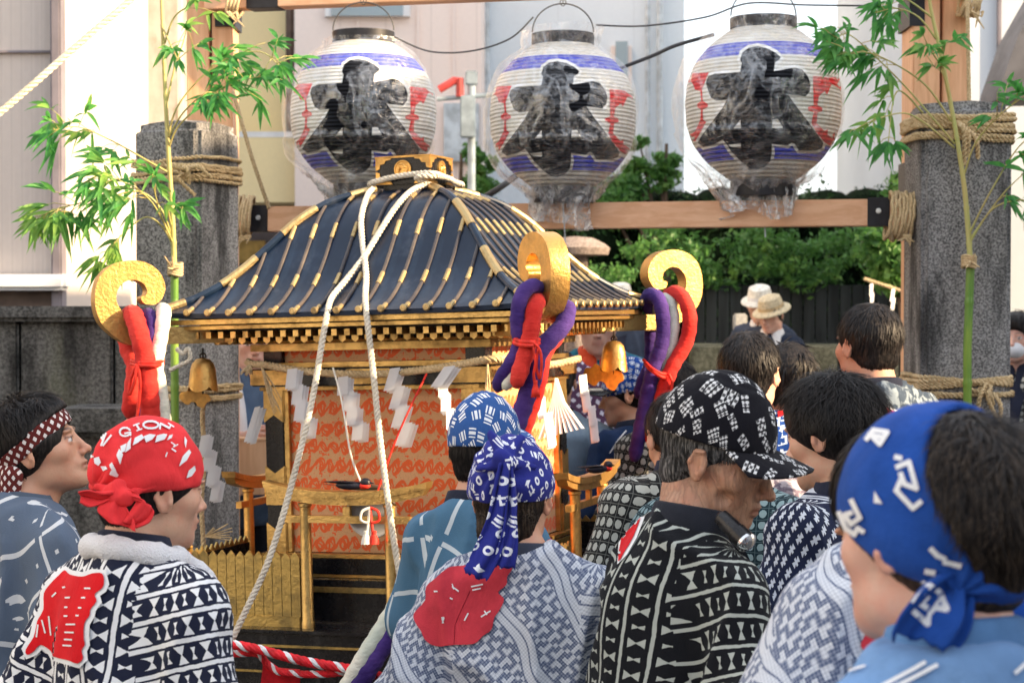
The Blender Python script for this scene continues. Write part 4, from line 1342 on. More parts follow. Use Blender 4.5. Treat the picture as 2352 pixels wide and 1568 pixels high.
# ---------------------------------------------------------------- bells
def bell(px, py, d, label, ang, cloud):
    o = P(px, py, d); s = 1.0
    t = thing('corner_bell', label, 'bell', o, (0, 0, ang), 'bells hung under the eaves of the shrine')
    # flattened bell with leaf shaped skirt
    vs = []; fs = []; NS = 32
    prof = [(.004, .0), (.022, -.004), (.034, -.018), (.040, -.038), (.043, -.062), (.047, -.086)]
    for i, (r, z) in enumerate(prof):
        for k in range(NS):
            a = 2 * math.pi * k / NS
            drop = 0
            if i == len(prof) - 1: drop = -.016 * abs(math.cos(2 * a)) ** .7
            if i == len(prof) - 2: drop = -.006 * abs(math.cos(2 * a))
            vs.append((r * math.cos(a), r * math.sin(a) * .85, z + drop))
    for i in range(len(prof) - 1):
        for k in range(NS): fs.append((i * NS + k, i * NS + (k + 1) % NS, (i + 1) * NS + (k + 1) % NS, (i + 1) * NS + k))
    b = MB().add(vs, fs).add(vs[:NS], [tuple(range(NS))])
    b.build('dome', M_goldb, t, smooth=60)
    MB().tube([(0, 0, .0), (0, 0, .03)], .003, 6).build('hook', M_dark, t)
    MB().tube(catmull([(.010, 0, .006), (0, 0, .016), (-.010, 0, .006), (0, 0, -.002)], 6, True), .0025, 6, closed=True).build('ring', M_dark, t)
    MB().tube([(0, 0, 0), (0, 0, -.11)], .003, 6).build('clapper_rod', M_dark, t)
    x0, z0, w = cloud
    pl = [(-.045, .0), (-.040, .016), (-.024, .018), (-.016, .026), (.0, .020), (.016, .030), (.028, .014), (.046, .010), (.052, -.006), (.040, -.014), (.030, -.028), (.014, -.024), (.006, -.014), (-.006, -.010), (-.018, -.020), (-.032, -.014)]
    MB().prism(cat2([(x0 + a * w, z0 + b_ * w) for a, b_ in pl], 3), -.002, .002).build('cloud_plate', M_goldb, t)
bell(466, 822, 5.62, 'gold bell with a small plate hung under the left corner of the shrine roof', R(-15), (-.03, -.122, 1.05))
bell(1410, 782, 6.05, 'gold bell with a cloud shaped plate hung under the right corner of the shrine roof', R(-35), (-.045, -.118, 1.6))

# ---------------------------------------------------------------- ropes on the shrine
roofbvh = bvh_of(ROOF)[0]
def on_roof(px, py, off=.014):
    o = Vector((0, 0, CAM_Z)); d = ray(px, py).normalized(); h = roofbvh.ray_cast(o, d)
    return (h[0] + h[1] * (off if h[1].dot(d) < 0 else -off)) if h[0] is not None else None
M_cotton = m_straw('twisted_cotton_rope', (.50, .44, .34), (.76, .69, .57))
def roof_rope(pts, dend, k=7):
    q2 = [(v.x, v.y) for v in catmull([(a, b, 0) for a, b in pts], k)]
    out = []; last = None; L = len(q2)
    for i, (a, b) in enumerate(q2):
        h = on_roof(a, b) if b < 712 else None
        if h is not None: out.append(h); last = i
        else: out.append(None)
    dl = out[last].y - .02
    for i in range(last + 1, L):
        f = (i - last) / (L - last); out[i] = P(q2[i][0], q2[i][1], dl + (dend - dl) * f)
    first = next(i for i, o_ in enumerate(out) if o_ is not None)
    for i in range(first): out[i] = P(q2[i][0], q2[i][1], out[first].y)
    for _ in range(3):
        out = [out[0]] + [(out[i - 1] + out[i] * 2 + out[i + 1]) / 4 for i in range(1, L - 1)] + [out[-1]]
    return out
pA = roof_rope([(858, 432), (842, 470), (833, 510), (836, 560), (845, 640), (841, 705), (850, 790), (860, 880), (872, 1000), (890, 1140), (906, 1250), (922, 1345), (930, 1420)], 5.02)
pB = roof_rope([(1012, 428), (985, 433), (950, 446), (915, 480), (878, 535), (838, 600), (795, 655), (760, 700), (744, 760), (728, 860), (708, 960), (678, 1080), (648, 1190), (612, 1300), (570, 1390), (528, 1478)], 4.98)
bxc = MM @ Vector((0, 0, 2.205 - Z0))
def loopc(u, v, z=2.200): return MM @ Vector((u, v, z - Z0))
wrap = [loopc(-.10, -.112, 2.185), loopc(-.03, -.112, 2.198), loopc(.06, -.114, 2.205), loopc(.112, -.112, 2.203), loopc(.114, -.03, 2.197), loopc(.112, .06, 2.187), loopc(.112, .112, 2.180), loopc(0, .114, 2.182), loopc(-.112, .112, 2.182), loopc(-.114, 0, 2.182), loopc(-.112, -.10, 2.183)]
mb = MB()
rope(mb, pA, .0092, .042, 3, seg=7)
rope(mb, catmull(wrap, 6) , .0092, .042, 3, seg=7)
tag(mb.build('cotton_rope', M_cotton, loc=pA[0]), 'white twisted rope hanging almost straight down the roof front from the top box', 'rope')
mb = MB(); st = [loopc(.118, .02, 2.192), loopc(.118, -.06, 2.196), loopc(.105, -.118, 2.196), loopc(.06, -.13, 2.192)]
rope(mb, catmull(st + pB[4:6], 6)[:-6] + pB[5:], .0092, .042, 3, seg=7)
tag(mb.build('cotton_rope', M_cotton, loc=pB[0]), 'white twisted rope slanting down left over the roof front to the red and white cord', 'rope')
# red and white cords at the base
M_rwr = simple('bright_red_cord', (.78, .02, .03), .55, nscale=30); M_rww = simple('bright_white_cord', (.85, .84, .85), .6, nscale=30)
mb = MB()
rope(mb, catmull([P(500, 1494, 4.95), P(530, 1480, 4.92), P(600, 1492, 4.9), P(700, 1518, 4.88), P(800, 1535, 4.86), P(900, 1560, 4.84)], 8), .013, .07, 4, mis=[0, 0, 0, 1], seg=7)
rope(mb, catmull([P(500, 1492, 4.97), P(540, 1500, 4.94), P(592, 1500, 4.92), P(618, 1528, 4.92), P(660, 1545, 4.9), P(760, 1546, 4.88), P(850, 1530, 4.88)], 8), .010, .06, 4, mis=[0, 0, 0, 1], seg=7)
q = [P(606, 1510, 4.93), P(640, 1534, 4.93), P(688, 1538, 4.93), P(690, 1640, 4.95), P(590, 1640, 4.95)]
mb.add(q + [p + Vector((0, .01, 0)) for p in q], [(0, 1, 2, 3, 4), (9, 8, 7, 6, 5), (0, 5, 6, 1), (1, 6, 7, 2)], 0)
tag(mb.build('festive_cord', [M_rwr, M_rww], loc=P(530, 1480, 4.92)), 'red and white twisted cord with red cloth on the black shrine base', 'cord')
# sacred straw rope and papers
pts = [P(568, 830, 5.60), P(582, 836, 5.57), P(610, 838, 5.55), P(680, 850, 5.50), P(780, 858, 5.44), P(880, 858, 5.39), P(980, 848, 5.31), P(1060, 836, 5.24), P(1132, 824, 5.17), P(1190, 830, 5.30), P(1260, 838, 5.55), P(1330, 824, 5.80)]
mb = MB(); rope(mb, catmull(pts, 6), .0115, .04, 3, seg=6)
g = np.random.default_rng(4)
def strands(mb, p, n_, L, lean=(0, 0), spread=.02, r=.0018):
    for k in range(n_):
        e = p + Vector((g.uniform(-spread, spread) + lean[0], g.uniform(-.02, .01) + lean[1], -L * g.uniform(.7, 1.1)))
        mb.tube([p, p.lerp(e, .5) + Vector((g.uniform(-.008, .008), -.008, 0)), e], [r, r, r * .4], 4)
strands(mb, P(600, 842, 5.53), 16, .13, (.045, -.01), .02)
strands(mb, P(575, 838, 5.56), 18, .03, (-.01, 0), .02, .003)
strands(mb, P(1120, 830, 5.17), 8, .14, (.0, 0), .006)
tag(mb.build('sacred_straw_rope', M_straw, loc=pts[0]), 'straw rope strung across the front of the shrine body, holding white zigzag papers', 'rope')
M_paper = Mat('white_paper', (.86, .86, .86), .7).m
def m_paper():
    m = Mat('thin_white_paper', (.95, .95, .95), .75)
    tr = m.node('ShaderNodeBsdfTranslucent'); tr.inputs[0].default_value = (.8, .8, .8, 1)
    mx = m.node('ShaderNodeMixShader'); mx.inputs[0].default_value = .4; out = m.t.nodes['Material Output']
    m.ln(m.b.outputs[0], mx.inputs[1]); m.ln(tr.outputs[0], mx.inputs[2]); m.ln(mx.outputs[0], out.inputs[0]); return m.m
M_paper = m_paper()
def shide(px, py, d, h, w, label, lean=.25, yaw=-20, steps=4, seed=0, twist=0, flip=1, group='white zigzag papers hung on the shrine'):
    """folded zigzag paper streamer, doubled"""
    gg = np.random.default_rng(seed + 50); mb = MB(); seg = h / (steps * .82 + .2)
    for lay in (0, 1, 2):
        x = lay * .006 * flip
        for i in range(steps):
            z = -i * seg * .80 - .004 * lay; y = (.010 if i % 2 else 0) + lay * .008
            a = Vector((x, y, z)); b = Vector((x + w * .62, y + .003, z + .004)); sh = Vector((-lean * seg * flip * -.0 - lean * seg * .6, gg.uniform(-.004, .004), -seg))
            mb.add([a, b, b + sh, a + sh], [(0, 1, 2, 3)], 0)
            x += w * .30 * flip - lean * seg * .10
    T_ = Matrix.Rotation(R(yaw), 4, 'Z') @ Matrix.Rotation(twist, 4, 'Y')
    mb2 = MB(); o = P(px, py, d)
    mb2.add([o + T_ @ Vector(v) for v in mb.v], mb.f)
    tag(mb2.build('paper_streamer', M_paper, loc=o, fixn=False), label, 'paper streamer', group)
shide(660, 848, 5.47, .205, .052, 'white zigzag paper nearest the left post of the shrine front')
shide(776, 866, 5.42, .19, .052, 'white zigzag paper hanging between the two white ropes on the shrine front', lean=.15, seed=1)
shide(896, 846, 5.35, .23, .050, 'long white zigzag paper beside the right white rope on the shrine front', lean=.55, seed=2)
shide(1006, 866, 5.24, .20, .040, 'white zigzag paper half hidden behind the blue cap man', lean=.0, seed=3, yaw=20)
shide(1020, 842, 5.22, .06, .055, 'single white paper flap turned sideways at the right end of the straw rope', lean=1.2, seed=4, steps=1)
shide(1228, 880, 5.25, .19, .055, 'sunlit cream zigzag paper hanging beside the nearest drape', lean=-.2, seed=5, yaw=40)
shide(1330, 862, 5.62, .21, .055, 'sunlit cream zigzag paper at the far end of the shrine right side', lean=-.25, seed=6, yaw=40)
shide(585, 935, 5.62, .11, .03, 'narrow white paper strip hanging left of the left shrine post', lean=.6, seed=7, steps=1)
mb = MB(); o_ = P(1278, 868, 5.45)
for k in range(9): mb.ribbon([o_, o_ + Vector((-.01 + .004 * k, -.01, -.07)), o_ + Vector((-.05 + .016 * k, -.01, -.18 + .004 * k))], .006, (.8, .5, 0))
tag(mb.build('paper_tassel', M_paper, loc=o_, fixn=False), 'bunch of sunlit paper strips in the middle of the shrine right side', 'paper tassel')
for (px, py, px2, py2, d, nm) in ((1240, 838, 1240, 890, 5.3, 'a'), (1278, 815, 1278, 870, 5.5, 'b'), (1310, 818, 1335, 866, 5.65, 'c')):
    pass
# thin cords in front of the panels
line('red_string', 'thin red string slanting down the orange front panel to the mirror', [P(980, 858, 5.3), P(940, 940, 5.26), P(905, 1020, 5.26), P(868, 1125, 5.26)], .0028, M_redcord, cat='string')
line('white_string', 'thin white string slanting from the straw rope to the swallow figure', [P(765, 845, 5.4), P(785, 920, 5.32), P(805, 1040, 5.3), P(828, 1105, 5.3)], .003, M_whcord, cat='string')
# straw cord with papers hung at the left
line('hanging_rope', 'twisted straw cord hanging below the left bell beside the left pillar', [P(470, 905, 5.75), P(465, 960, 5.75), P(470, 1050, 5.75), P(463, 1150, 5.75), P(468, 1262, 5.75)], .008, M_straw, True)
shide(462, 1000, 5.72, .21, .045, 'white zigzag paper on the straw cord left of the shrine', lean=.3, seed=9, yaw=10)
q = P(470, 1232, 5.72); mb = MB()
for k in range(10): mb.tube([q, q + Vector((g.uniform(.03, .09), -.02, g.uniform(-.01, .05)))], .0018, 4)
tag(mb.build('straw_wisps', M_straw, loc=q), 'loose straw ends sticking out of the straw cord above the brass pickets', 'straw')
# ---------------------------------------------------------------- paper lanterns in plastic bags
def m_lpaper():
    m = Mat('ribbed_lantern_paper', rough=.6); x, y, z = m.xyz(m.obj())
    ribs = (z * (2 * math.pi / .0155)).sin()
    blue = z.gt(.165).mn(z.lt(.222)).mx(z.gt(-.228).mn(z.lt(-.170)))
    n = m.noise(m.obj(), 6, 4)
    c = m.mix((.80, .77, .69), (.70, .65, .55), n.ss(.35, .7))
    c = m.mix(c, (.50, .43, .32), (z.ab()).ss(.235, .29) * .55)
    c = m.mix(c, (.03, .05, .55), blue)
    c = m.mix(c, (.45, .42, .36), ribs.lt(-.75) * .35)
    m.color(c); m.bump(ribs, .55, .006); return m.m
M_lpaper = m_lpaper()
def m_print(name, a):
    m = Mat(name, a, .6, 0, .12); x, y, z = m.xyz(m.obj()); n = m.noise(m.obj(), 8, 4)
    m.color(m.mix(a, tuple(min(1, k * 1.6 + .01) for k in a), n.ss(.45, .75))); m.bump((z * (2 * math.pi / .0155)).sin(), .5, .006); return m.m
M_lblack = m_print('black_brush_ink', (.004, .005, .008)); M_lwhite = m_print('lantern_white_outline', (.80, .78, .72)); M_lred = m_print('red_crest_print', (.72, .03, .03))
def m_bag():
    m = Mat('clear_plastic_bag', (.92, .94, .96), .12); o = m.obj()
    w = m.noise(m.map(o, (1, 1, .55), rot=(.3, .5, 0)), 6, 5, .6, 1.6); w2 = m.noise(m.map(o, (1, 1, 1), rot=(.8, .1, .4)), 17, 4, .6, 1.0)
    cr = (1 - ((w - .5).ab() * 14)).clamp(); cr2 = (1 - ((w2 - .5).ab() * 12)).clamp()
    x_, y_, z_ = m.xyz(o); ed = (z_ * -1).ss(.20, .33)
    a = (cr * .06 + cr2 * .045 + .004 + ed * (cr * .30 + cr2 * .25 + .05)).clamp()
    m.ln(a, m.b.inputs['Alpha']); m.b.inputs['Specular IOR Level'].default_value = 1.0
    m.bump(w * 1.0 + w2 * .5, .8, .03)
    gl = m.node('ShaderNodeBsdfGlossy'); gl.inputs['Roughness'].default_value = .16; gl.inputs[0].default_value = (1, 1, 1, 1)
    bmp = [n for n in m.t.nodes if n.bl_idname == 'ShaderNodeBump'][0]; m.ln(bmp.outputs[0], gl.inputs['Normal'])
    mx = m.node('ShaderNodeMixShader'); fr = m.node('ShaderNodeFresnel'); fr.inputs[0].default_value = 1.18; m.ln(bmp.outputs[0], fr.inputs['Normal'])
    fx = (X(m.t, fr.outputs[0]) * .10 + cr * .11 + cr2 * .08 + .02).clamp()
    m.ln(fx, mx.inputs[0])
    m.ln(m.b.outputs[0], mx.inputs[1]); m.ln(gl.outputs[0], mx.inputs[2]); m.ln(mx.outputs[0], m.t.nodes['Material Output'].inputs[0])
    return m.m
M_bag = m_bag()
def Z5(pts, dx=0, dy=0, s=1.0, cx=835, cy=262):
    out = []
    for x, y in pts:
        X_, Y_ = 643.1 + x * .3048, 18.4 + y * .3048
        out.append((cx + (X_ - 835) * s + dx, cy + (Y_ - 262) * s + dy))
    return out
CH = [(468, 480), (484, 428), (530, 395), (590, 386), (650, 398), (715, 430), (752, 462), (742, 480), (712, 500), (704, 560), (780, 548), (850, 535), (905, 550), (945, 600), (962, 650), (955, 705), (925, 738), (870, 730), (806, 724), (850, 790), (950, 920), (1052, 1062), (1042, 1100), (1000, 1118), (880, 1118), (850, 1070), (828, 1062), (800, 1082), (690, 1070), (690, 1130), (680, 1190), (640, 1232), (590, 1250), (540, 1245), (480, 1200), (410, 1130), (374, 1075), (345, 1040), (290, 1072), (210, 1092), (168, 1062), (195, 1015), (285, 895), (345, 815), (372, 762), (300, 768), (262, 745), (240, 690), (228, 640), (242, 598), (290, 578), (400, 572), (468, 566), (480, 505)]
HOLES = [[(423, 960), (470, 902), (473, 958)], [(692, 958), (696, 900), (735, 900), (766, 956)], [(383, 1076), (472, 1064), (474, 1098), (412, 1092)]]
REDL = [(110, 575), (246, 570), (218, 640), (200, 690), (206, 770), (240, 790), (240, 812), (204, 830), (206, 900), (228, 915), (190, 990), (125, 1095), (104, 1020), (112, 1000), (150, 985), (186, 905), (192, 830), (166, 815), (166, 790), (192, 770), (188, 700), (150, 690), (140, 660), (105, 640)]
REDR = [(978, 593), (1090, 605), (1150, 650), (1172, 690), (1150, 672), (1110, 650), (1095, 690), (1078, 725), (1062, 700), (1022, 735), (1010, 800), (1045, 815), (1045, 842), (1012, 850), (1006, 925), (1060, 980), (1084, 970), (1082, 1005), (1150, 1055), (1140, 1095), (1100, 1085), (1060, 1060), (998, 985), (968, 925), (984, 850), (945, 835), (945, 812), (984, 800), (982, 715)]
def grow(poly, m):
    c = []
    n = len(poly)
    area = sum(poly[i][0] * poly[(i + 1) % n][1] - poly[(i + 1) % n][0] * poly[i][1] for i in range(n))
    sg = 1 if area > 0 else -1
    for i in range(n):
        a, b, d = Vector(poly[i - 1]), Vector(poly[i]), Vector(poly[(i + 1) % n])
        e1 = (b - a).normalized(); e2 = (d - b).normalized(); nn = Vector((e1.y, -e1.x)) + Vector((e2.y, -e2.x))
        if nn.length < .3: nn = Vector((e1.y, -e1.x))
        nn.normalize(); c.append(tuple(b + nn * m * sg))
    return c
def lantern(px, py, d, sc_, label, seed, bagdx, redr_extra=None, hand=True):
    R_ = .298 * sc_; o = P(px, py, d)
    t = thing('paper_lantern', label, 'lantern', o, group='paper lanterns hung from the timber frame')
    H = .292 * sc_
    prof = []
    for i in range(33):
        a = -1 + 2 * i / 32
        z = a * H; r = R_ * (1 - abs(a) ** 2.6 * .60) if abs(a) < 1 else R_ * .4
        prof.append((r + .0012 * math.cos(i * 99), z))
    body = MB().lathe(prof, 64).build('paper_body', M_lpaper, t, smooth=180)
    MB().lathe([(R_ * .40, H - .005), (R_ * .43, H), (R_ * .43, H + .042), (R_ * .41, H + .042), (R_ * .40, H)], 40, cap=False).build('top_ring', M_black, t)
    MB().lathe([(R_ * .40, -H - .06), (R_ * .40, -H + .01), (R_ * .42, -H + .01), (R_ * .42, -H - .06)], 40).build('bottom_ring', M_black, t)
    q = []
    for i in range(21):
        a = math.pi * i / 20
        q.append((R_ * .42 * math.cos(a), 0, H + .05 + .115 * math.sin(a)))
    MB().tube(q, .003, 6).tube([(0, 0, H + .165), (0, 0, H + .26)], .0025, 6).tube(catmull([(.012, 0, H + .17), (0, 0, H + .185), (-.012, 0, H + .17), (0, 0, H + .155)], 5, True), .002, 5, closed=True).build('wire_handle', M_wire, t)
    MB().tube([(0, 0, -H - .05), (.01, 0, -H - .22)], .003, 6).build('tie_string', M_palepipe, t)
    bv = bvh_of(body); s = sc_ * 7.6 / d
    T = lambda pts: Z5(pts, 0, 0, s, px, py)
    mb = MB()
    decal(bv, [grow(T(CH), 6.5 * s)], .0006, 7, into=mb, mi=0)
    decal(bv, [T(REDL), T(REDR)], .0010, 7, into=mb, mi=2)
    if redr_extra: decal(bv, [T(r) for r in redr_extra], .0010, 7, into=mb, mi=2)
    decal(bv, [T(CH)], .0016, 7, into=mb, mi=1)
    decal(bv, [T(h) for h in HOLES], .0024, 4, into=mb, mi=0)
    join_into(body, mb, [M_lwhite, M_lblack, M_lred])
    # crumpled bag
    g = np.random.default_rng(seed); NS = 120; NV = 62
    z1 = H + (.02, .012, .07, .04)[seed]; z0 = -H - (.0, .10, .13, .15)[seed]
    vs = []
    for i in range(NV):
        f = i / (NV - 1); z = z1 + (z0 - z1) * f
        a = min(1, max(-1, z / H)); r = R_ * (1 - abs(a) ** 2.6 * .60)
        if z < -.10 * sc_: r = max(r, R_ * (1.0 - .85 * ((-.10 * sc_ - z) / (H + .03)) ** 1.5))
        if z > H: r = R_ * .45
        for k in range(NS):
            vs.append((k, i, r, z))
    arr = np.array(vs, float); th = arr[:, 0] / NS * 2 * np.pi
    r = arr[:, 2] + .004
    base = np.stack([np.cos(th) * r, np.sin(th) * r, arr[:, 3]], 1)
    nz = vnoise(base, 5, seed, (1, 1, .8)) * .5 + np.abs(vnoise(base, 11, seed + 3, (1, 1, .6))) * .7 + np.abs(vnoise(base, 24, seed + 5, (1.2, 1.2, .7))) * .35
    amp = .010 + .036 * np.clip((np.abs(arr[:, 3]) - .10) / .22, 0, 1)
    r2 = r + np.maximum(-.006, nz * amp)
    r2 -= np.clip((-arr[:, 3] - .17) / .2, 0, 1) * .055 * np.abs(np.sin(th * 6.5 + vnoise(base, 9, seed + 11) * 3))
    side = np.cos(th - (0 if bagdx > 0 else np.pi))
    r2 += np.clip(side, 0, 1) ** 4 * abs(bagdx) * (1 - np.clip(np.abs(arr[:, 3]) / .4, 0, 1) * .4)
    zz = arr[:, 3] + vnoise(base, 7, seed + 9) * .07 * np.clip((-arr[:, 3] - .2) / .2, 0, 1)
    V = np.stack([np.cos(th) * r2, np.sin(th) * r2 , zz], 1)
    F = np.array([(i * NS + k, i * NS + (k + 1) % NS, (i + 1) * NS + (k + 1) % NS, (i + 1) * NS + k) for i in range(NV - 1) for k in range(NS)])
    me = np_mesh('plastic_bag', V, F, M_bag)
    link_mesh('plastic_bag', me, t)
    return t
lantern(835, 262, 7.60, 1.0, 'leftmost of three white paper lanterns with black brush character, behind the gold box', 1, -.03)
lantern(1293, 268, 7.45, .985, 'middle one of three white paper lanterns with black brush character', 2, -.02)
lantern(1753, 242, 7.32, 1.03, 'rightmost and highest of three white paper lanterns with black brush character', 3, -.05,
        [[(1090, 605), (1160, 600), (1200, 700), (1196, 820), (1175, 700), (1150, 650)], [(1120, 1000), (1180, 960), (1196, 1030), (1150, 1100), (1110, 1100)]])

# ---------------------------------------------------------------- bamboo tied to the pillars
def m_culm():
    m = Mat('bamboo_culm', rough=.35); o = m.obj(); x, y, z = m.xyz(o); n = m.noise(m.map(o, (1, 1, .3)), 12, 4)
    c = m.mix((.11, .24, .035), (.24, .36, .05), n.ss(.35, .7)); m.color(c); return m.m
M_culm = m_culm()
def m_stem():
    m = Mat('bamboo_pale_stem', rough=.45); n = m.noise(m.map(m.obj(), (1, 1, .3)), 14, 4)
    m.color(m.mix((.50, .40, .14), (.42, .44, .14), n.ss(.35, .7))); return m.m
M_stem = m_stem()
def culm(mb, pts, r0, r1, node=.16, mi=0):
    q = resample(pts, .012); n = len(q); rs = []
    L = 0
    for i, p in enumerate(q):
        f = i / (n - 1); r = r0 + (r1 - r0) * f
        k = (i * .012) % node
        rs.append(r * (1.16 if k < .012 else (.95 if k < .024 else 1)))
    mb.tube(q, rs, 12, mi)
def leaf(mb, p, d, L, w, g, mi=0):
    d = d.normalized(); s = d.cross(Vector((g.uniform(-.4, .4), -1 + g.uniform(-.5, .5), .3))).normalized(); up = s.cross(d)
    ks = [(0, .05), (.12, .7), (.35, 1), (.6, .82), (.85, .35), (1, .02)]
    dr = Vector((0, 0, -1)) * L * g.uniform(.15, .45); vs = []
    for t, k in ks:
        c = p + d * L * t + dr * t * t
        vs += [c - s * w * k + up * w * k * .35, c, c + s * w * k + up * w * k * .35]
    fs = []
    for i in range(len(ks) - 1):
        a = i * 3; fs += [(a, a + 1, a + 4, a + 3), (a + 1, a + 2, a + 5, a + 4)]
    mb.add(vs, fs, mi)
def bamboo(label, culmpx, stempx, d, twigs, seed, rc, rs_, extra=()):
    g = np.random.default_rng(seed)
    b = P(culmpx[0][0], culmpx[0][1], d); pts = [P(x, y, d) for x, y in culmpx]
    t = thing('bamboo', label, 'bamboo', (b.x, d, 0), group='cut bamboo tied to the stone pillars')
    mb = MB(); culm(mb, [Vector((b.x, d, 0))] + pts, rc * 1.1, rc, .30); mb.build('culm', M_culm, t, smooth=180, world_space=True)
    mb = MB(); culm(mb, catmull([P(x, y, d) for x, y in stempx], 6), rs_, rs_ * .55, .13); mb.build('stem', M_stem, t, smooth=180, world_space=True)
    for (pp, dd, n, L) in twigs:
        q = [P(x, y, d + dd * i / max(1, len(pp) - 1)) for i, (x, y) in enumerate(pp)]
        tw = catmull(q, 6); mb = MB(); mb.tube(tw, [.0042 * (1 - .7 * i / len(tw)) for i in range(len(tw))], 6)
        ml = MB(); lo = int(len(tw) * .45)
        for k in range(max(3, n // 4)):
            i = int(g.uniform(lo, len(tw) - 1)); p0 = tw[i]; dirn = (tw[-1] - tw[lo]).normalized()
            e = p0 + (dirn * g.uniform(.2, 1) + Vector((g.normal() * .6, g.normal() * .6, g.normal() * .5 - .1))).normalized() * g.uniform(.03, .13)
            if k == 0: e = tw[-1]; p0 = tw[-2]
            mb.tube([p0, p0.lerp(e, .5) + Vector((0, 0, .008)), e], [.0018, .0015, .0008], 4)
            for j in range(5):
                a = (e - p0).normalized() + Vector((g.normal() * .75, g.normal() * .6, g.normal() * .45 - .30))
                leaf(ml, e.lerp(p0, g.uniform(0, .4)), a, L * g.uniform(.6, 1.25), .0080 * g.uniform(.7, 1.25), g)
        mb.build('twig', M_stem, t, smooth=180, world_space=True)
        ml.build('leaves', M_bamboo_leaf, t, smooth=180, world_space=True, fixn=False)
    return t
bamboo('green bamboo with drooping leaves standing in front of the left stone pillar', [(402, 980), (401, 800), (401, 622)], [(401, 640), (397, 520), (390, 400), (384, 300), (379, 200), (374, 90), (370, -40)], 6.72, [
    ([(390, 398), (340, 370), (260, 325), (180, 292), (120, 300)], -.12, 50, .095),
    ([(393, 540), (370, 480), (320, 440), (240, 455), (150, 475), (80, 500)], -.2, 100, .10),
    ([(393, 545), (365, 490), (340, 455), (300, 425), (230, 400)], -.25, 60, .10),
    ([(396, 560), (372, 520), (330, 500), (260, 560), (230, 600)], -.1, 28, .095),
    ([(398, 560), (372, 500), (355, 440), (350, 400)], -.25, 26, .095), ([(394, 520), (386, 480), (398, 470), (420, 480)], -.2, 12, .09),
    ([(386, 318), (405, 250), (460, 180), (530, 130), (600, 120), (640, 150)], -.1, 72, .085),
    ([(388, 340), (410, 290), (480, 225), (540, 190), (600, 175)], -.15, 62, .085),
    ([(386, 318), (420, 260), (470, 215), (500, 215)], -.2, 26, .085),
    ([(382, 240), (400, 160), (420, 100), (430, 60)], 0, 20, .07), ([(378, 100), (400, 40), (440, 10), (460, -10)], -.1, 18, .08), ([(372, 60), (395, 110), (410, 140)], -.1, 14, .06)], 31, .0145, .0105)
bamboo('green bamboo with leafy side twigs standing in front of the right stone pillar', [(2222, 1000), (2222, 800), (2229, 612)], [(2229, 640), (2226, 560), (2216, 440), (2200, 330), (2182, 230), (2160, 120), (2138, 20), (2128, -60)], 6.9, [
    ([(2192, 330), (2150, 280), (2080, 200), (2010, 130), (1950, 80), (1920, 90)], -.1, 64, .085),
    ([(2185, 280), (2130, 200), (2060, 150), (1990, 120), (1950, 130)], -.15, 60, .085),
    ([(2150, 90), (2110, 40), (2060, 20), (2010, 30)], -.1, 34, .08), ([(2140, 40), (2100, 10), (2050, -20), (2020, 0)], -.1, 26, .08),
    ([(2192, 340), (2120, 280), (2070, 260), (2000, 280), (1960, 300)], -.15, 26, .085), ([(2120, 260), (2060, 210), (2040, 330)], -.1, 20, .08),
    ([(2170, 160), (2140, 120), (2120, 80)], -.2, 22, .07), ([(2182, 230), (2165, 170), (2140, 150)], -.1, 22, .07),
    ([(2215, 400), (2240, 330), (2290, 270), (2340, 230), (2380, 200)], -.2, 34, .09), ([(2225, 540), (2270, 450), (2330, 350), (2370, 310)], -.2, 30, .09),
    ([(2226, 560), (2280, 480), (2350, 460), (2400, 480)], -.2, 26, .10), ([(2227, 550), (2300, 450), (2350, 400)], -.1, 14, .09)], 32, .0160, .0110)
for px, py, d, nm, sd in ((399, 618, 6.68, 'straw twine tying the pale stem to the left green bamboo', 1), (2230, 600, 6.86, 'straw twine tying the pale stem to the right green bamboo', 2)):
    g = np.random.default_rng(sd); mb = MB(); c = P(px, py, d)
    for k in range(5):
        z = (k - 2) * .009; rr = .024
        mb.tube([c + Vector((rr * math.cos(a), rr * math.sin(a) + .03, z + .004 * math.sin(a * 2))) for a in np.linspace(0, 2 * math.pi, 17)[:-1]], .006, 6, closed=True)
    for k in range(4): mb.tube([c, c + Vector((g.uniform(-.04, .04), -.03, g.uniform(-.03, .05)))], [.006, .002], 5)
    tag(mb.build('twine', M_straw, loc=c), nm, 'twine', 'twine tied on the bamboo')
line('twine', 'pale frayed twine looped round the left bamboo just below the gold scroll', [P(405, 800, 6.6), P(420, 812, 6.6), P(432, 800, 6.6), P(436, 825, 6.6), P(415, 838, 6.6), P(390, 850, 6.6)], .008, M_cotton, True, group='twine tied on the bamboo')

q = [P(1985, 640, 11.5), P(2030, 655, 11.5), P(2075, 670, 11.5), P(2120, 690, 11.5)]
line('straw_rope', 'straw cord with white papers stretched to the right timber post', q, .012, M_straw, True)
for px, py, sd in ((1998, 652, 61), (2048, 664, 62), (2104, 680, 63)):
    shide(px, py, 11.45, .13, .040, ('white paper at the left end of the straw cord near the right post', 'middle white paper on the straw cord near the right post', 'white paper on the straw cord touching the right timber post')[sd - 61], lean=.3 - .2 * (sd % 2), steps=2, seed=sd, yaw=20, group='white papers on the cord near the right post')
